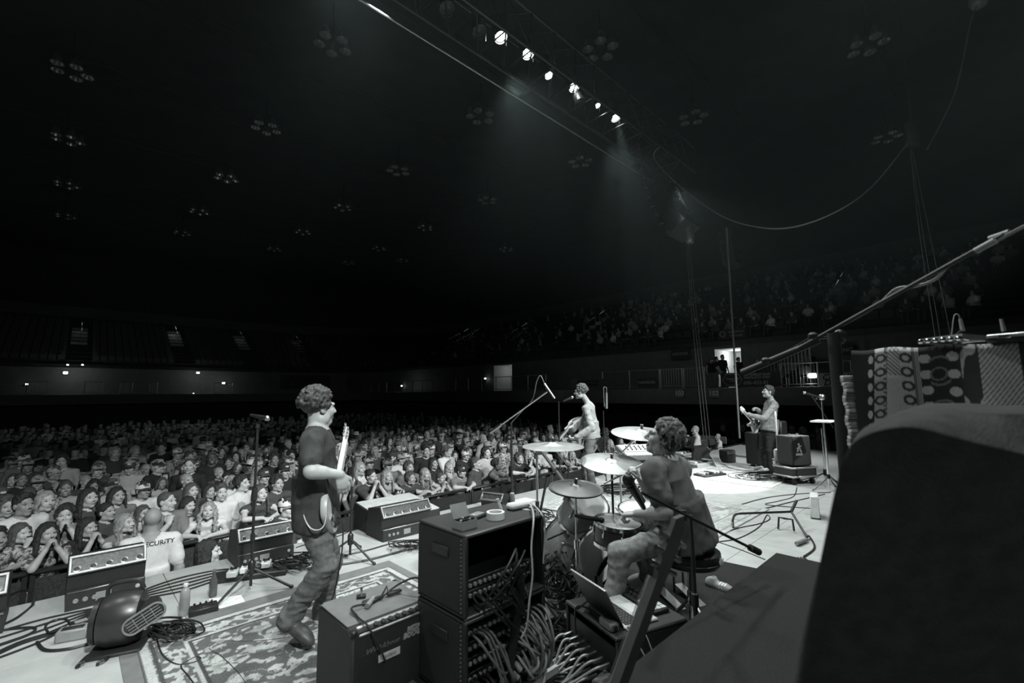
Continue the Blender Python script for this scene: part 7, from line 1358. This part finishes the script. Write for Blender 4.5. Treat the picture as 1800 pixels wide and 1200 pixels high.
# ---------------------------------------------------------------- near foreground at the right
A1 = ground(1363, 970, .55); zt = .55; RZ = TH
t_ = thing('covered_riser', 'low flat box covered in dark carpet running across the lower right foreground', 'riser', (A1.x, A1.y, 0), RZ); Lr, Wr = 2.6, 1.0
m = MB(); m.box((-Lr/2, -Wr/2, zt/2), (Lr, Wr, zt), .01); m.build('carpet_cover', DARKCARPET, t_); m = MB(); m.box((-Lr/2, -Wr/2, .03), (Lr+.012, Wr+.012, .06), .005); m.build('base_frame', BLACK, t_)
q = [ground(1040, 1196, .2), ground(1108, 1138, .2), ground(1148, 1146, .2), ground(1090, 1210, .2)]; m = MB(); c0 = Vector((q[0].x, q[0].y, 0)); m.prism([p-c0-Vector((0, 0, .2)) for p in q], (0, 0, 0), (0, 0, .2)); o = m.build('carpeted_step', mat('carpet_light', .2, .95, noise=(200, .3))); o.location = c0; tag(o, 'light grey carpeted step below the near guitar neck', 'step')
# big soft black cover: flat padded top, front drawn under so it stays unlit
TP = [(1482, 800, .62), (1496, 774, .61), (1540, 753, .6), (1606, 747, .6), (1700, 770, .6), (1810, 796, .6), (1990, 842, .6), (2080, 830, .75), (2000, 735, 1.1), (1800, 719, 1.15), (1720, 709, 1.15), (1632, 709, 1.1), (1585, 720, 1.0), (1516, 748, .82)]
top = [at(*q) for q in TP]; cxy = sum(top, Vector())/len(top); base = Vector((cxy.x, cxy.y, 0)); m = MB(); rings = []
for k, sc_ in ((.0, .6), (.0, .95), (.002, .985), (.012, 1.0), (.04, 1.005), (.1, 1.0), (.2, 1.0), (.35, 1.0), (.6, 1.0), (.8, 1.0), (.98, 1.0), (1.0, .99)):
    ring = []
    for i, p in enumerate(top):
        q = cxy+(p-cxy)*sc_; z = p.z*(1-k) if sc_ > .7 else 1.645; dz = p.z-z; w_ = .012*math.sin(i*2.1+z*7)*min(1, dz*2)
        ring.append((q.x-base.x+w_*.5, q.y-base.y+w_+(.42 if i <= 6 else 0)*min(dz, .5), z))
    rings.append(crom([Vector(v) for v in ring+ring[:1]], 4)[:-1])
n = len(rings[0]); vs = [tuple(v) for r in rings for v in r]; m.add(vs, [(k*n+i, k*n+(i+1) % n, (k+1)*n+(i+1) % n, (k+1)*n+i) for k in range(len(rings)-1) for i in range(n)]+[tuple(range(n))[::-1], tuple(range((len(rings)-1)*n, len(rings)*n))])
o = m.build('padded_cover', mat('cover_cloth', .06, .95, noise=(30, .2), bump=(260, .5), spec=.1)); o.location = base; tag(o, 'large soft black padded cover filling the right foreground', 'cover')
# patterned cloth hung over the table behind the cover
cl0, cl1 = at(1497, 622, 1.75), at(1830, 612, 1.42); wv = (cl1-cl0); wv.z = 0; CW = wv.length; X = wv.normalized(); nx, ny = 330, 170; CHh = .62
U, Vv = np.meshgrid(np.linspace(0, CW, nx), np.linspace(0, CHh, ny), indexing='ij'); u, v = U.ravel(), Vv.ravel(); cw = CW
def band(a, b): return (u >= a*cw) & (u < b*cw)
du = u+.0; val = np.full(u.shape, .04); dots = lambda c, s, r: np.hypot(u-c*cw, (np.mod(v, s)-s/2)) < r
hat = lambda c, s, w_: np.abs(np.mod((u*.8+v*.6)/s, 1)-.5) < w_
sl = .30*v/CHh  # the leftmost bands run aslant
us = u/cw+sl*.35-.1
val = np.where(us < .06, .03, val); val = np.where((np.hypot(np.mod(us/.05, 1)-.5, np.mod(v/.05, 1)-.5) < .3) & (us > .0) & (us < .05), .5, val)
val = np.where((us >= .05) & (us < .12), .42, val); val = np.where((us >= .05) & (us < .12) & (np.abs(np.hypot((us-.085)*cw, np.mod(v, .05)-.025)-.013) < .004), .06, val); val = np.where((us >= .105) & (us < .118) & (np.mod(v/.016, 1) < .5), .08, val)
val = np.where((us >= .12) & (us < .124), .05, val); val = np.where((us >= .124) & (band(0, .29)), np.where((np.abs(np.mod((u-v*.8)/.012, 1)-.5) < .22) & (vnoise(np.stack([u*6, v*6, 0*u], 1), 5) > -.1), .12, .46), val)
val = np.where(band(.29, .36), .45, val); val = np.where(band(.29, .36) & (np.abs(np.hypot(u-.325*cw, np.mod(v, .05)-.025)-.014) < .0045), .06, val); val = np.where(band(.36, .40), np.where(np.mod((u-.36*cw)/(.01*cw), 1) < .5, .04, .4), val)
val = np.where(band(.40, .60), .035, val); val = np.where(dots(.43, .055, .016) | dots(.58, .06, .016), .45, val); el = (np.abs(np.hypot((u-.505*cw)/.05, (np.mod(v, .15)-.075)/.06)-.8) < .07) | (np.abs(np.hypot((u-.5*cw)/.03, (np.mod(v, .15)-.085)/.03)-.7) < .1); val = np.where(band(.45, .56) & el, .16, val)
nz = vnoise(np.stack([u*22, v*22, 0*u], 1), 8); val = np.where(band(.62, .72), np.where(np.abs(nz) < .22, .42, .05), val); val = np.where(band(.71, .9), np.where((np.abs(np.mod((u+v*.7)/.012, 1)-.5) < .2) & (v < .32), .14, .46), val); val = np.where(band(.9, .925), .04, val); val = np.where(band(.93, .945), .4, val); val = np.where(dots(.975, .055, .016), .45, val)
fold = .012*np.sin(u*21)*np.minimum(1, v/.1)+.02*vnoise(np.stack([u*5, v*3, 0*u], 1), 2)*np.minimum(1, v/.15)
back = -.0*v; Yd = np.array([-X.y, X.x, 0]); top = v < .03
Pn = np.array(cl0)[None]+np.outer(u, np.array(X))+np.outer(-v-.004*np.sin(u*40), [0, 0, 1])-np.outer(fold+.01, Yd); I = np.arange(nx*ny).reshape(nx, ny); Q = np.stack([I[:-1, :-1], I[1:, :-1], I[1:, 1:], I[:-1, 1:]], -1).reshape(-1, 4)
# the cloth goes over the edge and back along the table top, and down the left side
k = 12; Pt = [Pn[I[:, 0]]+np.array(Yd)[None]*(.02+.5*j/k)*1.0+np.array([0, 0, .012]) for j in range(k+1)]; off = len(Pn); Pt = np.concatenate(Pt); J = off+np.arange((k+1)*nx).reshape(k+1, nx)
Q2 = [np.stack([I[:-1, 0], J[0, :-1], J[0, 1:], I[1:, 0]], -1)]+[np.stack([J[j, :-1], J[j+1, :-1], J[j+1, 1:], J[j, 1:]], -1) for j in range(k)]; P2 = np.concatenate([Pn, Pt]); vt = np.concatenate([val, np.tile(val[I[:, 2]], k+1)])
base = np.array([cl0.x, cl0.y, 0]); me = np_mesh('patterned_cloth', P2-base, np.concatenate([Q]+Q2), None, [mat('printed_cotton', .3, .9, noise=(200, .1), spec=.15, vcol=True)]); ca = me.color_attributes.new('Col', 'FLOAT_COLOR', 'POINT'); ca.data.foreach_set('color', np.stack([vt*.975, vt, vt*.99, np.ones_like(vt)], 1).astype(np.float32).ravel())
o = bpy.data.objects.new('patterned_cloth', me); COL.objects.link(o); o.location = base; tag(o, 'cotton cloth printed with dots, rings and hatched bands draped over a stand at right', 'cloth')
sm = o.modifiers.new('thickness', 'SOLIDIFY'); sm.thickness = .003
# second fold of the same cloth hanging at its left end is a darker striped towel
tw = at(1497, 690, 1.78); t_ = thing('striped_towel', 'narrow striped towel hanging at the left end of the patterned cloth', 'towel', (tw.x, tw.y, at(1497, 790, 1.78).z)); m = MB(); h_ = at(1497, 660, 1.78).z-at(1497, 790, 1.78).z
for i in range(22): m = MB(); m.box((0, .006*math.sin(i), h_*(i+.5)/22), (.05+.012*i/22, .02, h_/22), .002); m.build('stripe', LGREY if i % 2 else GREY, t_)
tb = thing('cloth_table', 'dark table under the patterned cloth', 'table', (cl0.x+X.x*CW/2, cl0.y+X.y*CW/2, 0), math.atan2(X.y, X.x)); zt = cl0.z-.012; m = MB(); m.box((0, .27, zt-.015), (CW-.06, .5, .03), .005); m.build('table_top', BLACK, tb)
for x in (-CW/2+.08, CW/2-.08):
    for y in (.06, .48): m = MB(); m.cyl((x, y, 0), (x, y, zt-.03), .018, n=8); m.build('leg', BLACKM, tb)
# pedal steel guitar on the cloth, seen past its key head
ps0, ps1 = at(1625, 592, 1.62), at(1850, 582, 1.36); X2 = (ps1-ps0); X2.z = 0; L2 = X2.length; t_ = thing('pedal_steel_guitar', 'pedal steel guitar with silver edge and key head on the cloth-covered table', 'steel guitar', ((ps0.x), (ps0.y), cl0.z+.012), math.atan2(X2.y, X2.x)); hz = ps1.z-cl0.z-.012
m = MB(); m.box((L2/2+.1, .12, hz*.62), (L2-.1, .24, max(.03, hz*.5)), .01); m.build('body', mat('steel_guitar_body', .03, .3), t_); m = MB(); m.box((L2/2+.1, -.005, hz*.93), (L2-.12, .02, .012), .003); m.build('metal_edge', ALU, t_)
m = MB(); m.box((L2/2+.1, .1, hz*.95), (L2-.2, .08, .02), .004); m.build('neck', STEEL, t_); m = MB(); m.prism([(-.02, .03, hz*.7), (.1, .0, hz*.85), (.12, .16, hz*.85), (-.0, .16, hz*.7)], (0, 0, 0), (0, 0, .02)); m.build('key_head', ALU, t_)
for i in range(6): m = MB(); m.cyl((.005+i*.02, .02, hz*.78), (.0+i*.02, -.03, hz*.9), .006, n=8); m.ball((.0+i*.02, -.032, hz*.905), (.011, .008, .011), 8); m.build('tuning_key', CHROME, t_)
for i in range(9): m = MB(); m.box((.2+i*.09, -.012, hz*.8), (.03, .006, .012), .002); m.build('marker', CHROME, t_)
for x in (.08, L2-.02):
    for y in (.02, .22): m = MB(); m.cyl((x, y, 0.0), (x, y, hz*.5), .012, n=8); m.build('leg', CHROME, t_)
m = MB(); m.tube(crom([(.35, -.1, hz*-.15), (.42, -.12, -.03), (.5, -.11, -.045), (.56, -.1, -.02)], 5), .02, 6); m.build('knee_lever', STEEL, t_)
# near boom stand whose arm crosses the upper right
b = Vector((at(1482, 780, 1.95).x, 1.95, 0)); t_ = thing('microphone_stand', 'near thick black boom stand whose long arm slants to the upper right', 'mic stand', b); hub = at(1478, 585, 1.95); pole(t_, .04, local(t_, hub).z, .024, RUBBER, (.8,)); tripod(t_, .2, .35)
e0, e1 = at(1305, 655, 2.3), at(1765, 412, 1.45); m = MB(); m.cyl(local(t_, at(1380, 625, 2.15)), local(t_, e1), .009, n=8); m.build('boom', RUBBER, t_); m = MB(); m.cyl(local(t_, e0), local(t_, at(1440, 598, 2.03)), .018, .014, n=10); m.build('boom_sleeve', RUBBER, t_)
for f in (.13, .36): m = MB(); p = e0.lerp(e1, f); m.ball(local(t_, p), (.02, .02, .016), 8); m.build('clutch', RUBBER, t_)
m = MB(); m.ball(local(t_, at(1476, 592, 1.95)), (.026, .024, .034), 10); m.build('swivel', BLACK, t_)
m = MB(); m.tube([local(t_, p) for p in crom([at(1480, 572, 1.95), at(1540, 538, 1.85), at(1575, 508, 1.78), at(1610, 503, 1.72), at(1645, 490, 1.65), at(1675, 460, 1.58), at(1730, 435, 1.5), at(1800, 398, 1.4), at(1850, 380, 1.35)], 6)], .006, 6); m.build('cable', CABLEG, t_)
for a, bb in (((1715, 441), (1750, 422)), ((1740, 420), (1775, 408))): m = MB(); m.cyl(local(t_, at(*a, 1.5)), local(t_, at(*bb, 1.45)), .011, n=10); m.build('connector', GREY, t_)
# small mics standing beyond the steel guitar
for px, lb in ((1690, 'small hooked microphone on thin boom rising behind the steel guitar'), (1762, 'slim microphone upright behind the steel guitar at far right')):
    q = at(px, 560, 3.2); t_ = thing('microphone_stand', lb, 'mic stand', (q.x, q.y, 0)); pole(t_, .04, q.z-.09, .008, BLACKM); tripod(t_, .2, .25); m = MB(); m.cyl((0, 0, q.z-.09), (-.01, 0, q.z), .014, .01, n=8); m.build('microphone', ALU, t_)
    if px == 1690: m = MB(); m.tube(crom([(-.01, 0, q.z), (-.02, 0, q.z+.03), (-.05, 0, q.z+.02), (-.08, 0, q.z-.1), (-.1, 0, q.z-.16)], 4), .004, 5); m.build('cable', CABLEG, t_); m = MB(); m.cyl((0, 0, q.z-.07), (-.12, 0, q.z-.17), .004, n=6); m.build('boom', BLACKM, t_)
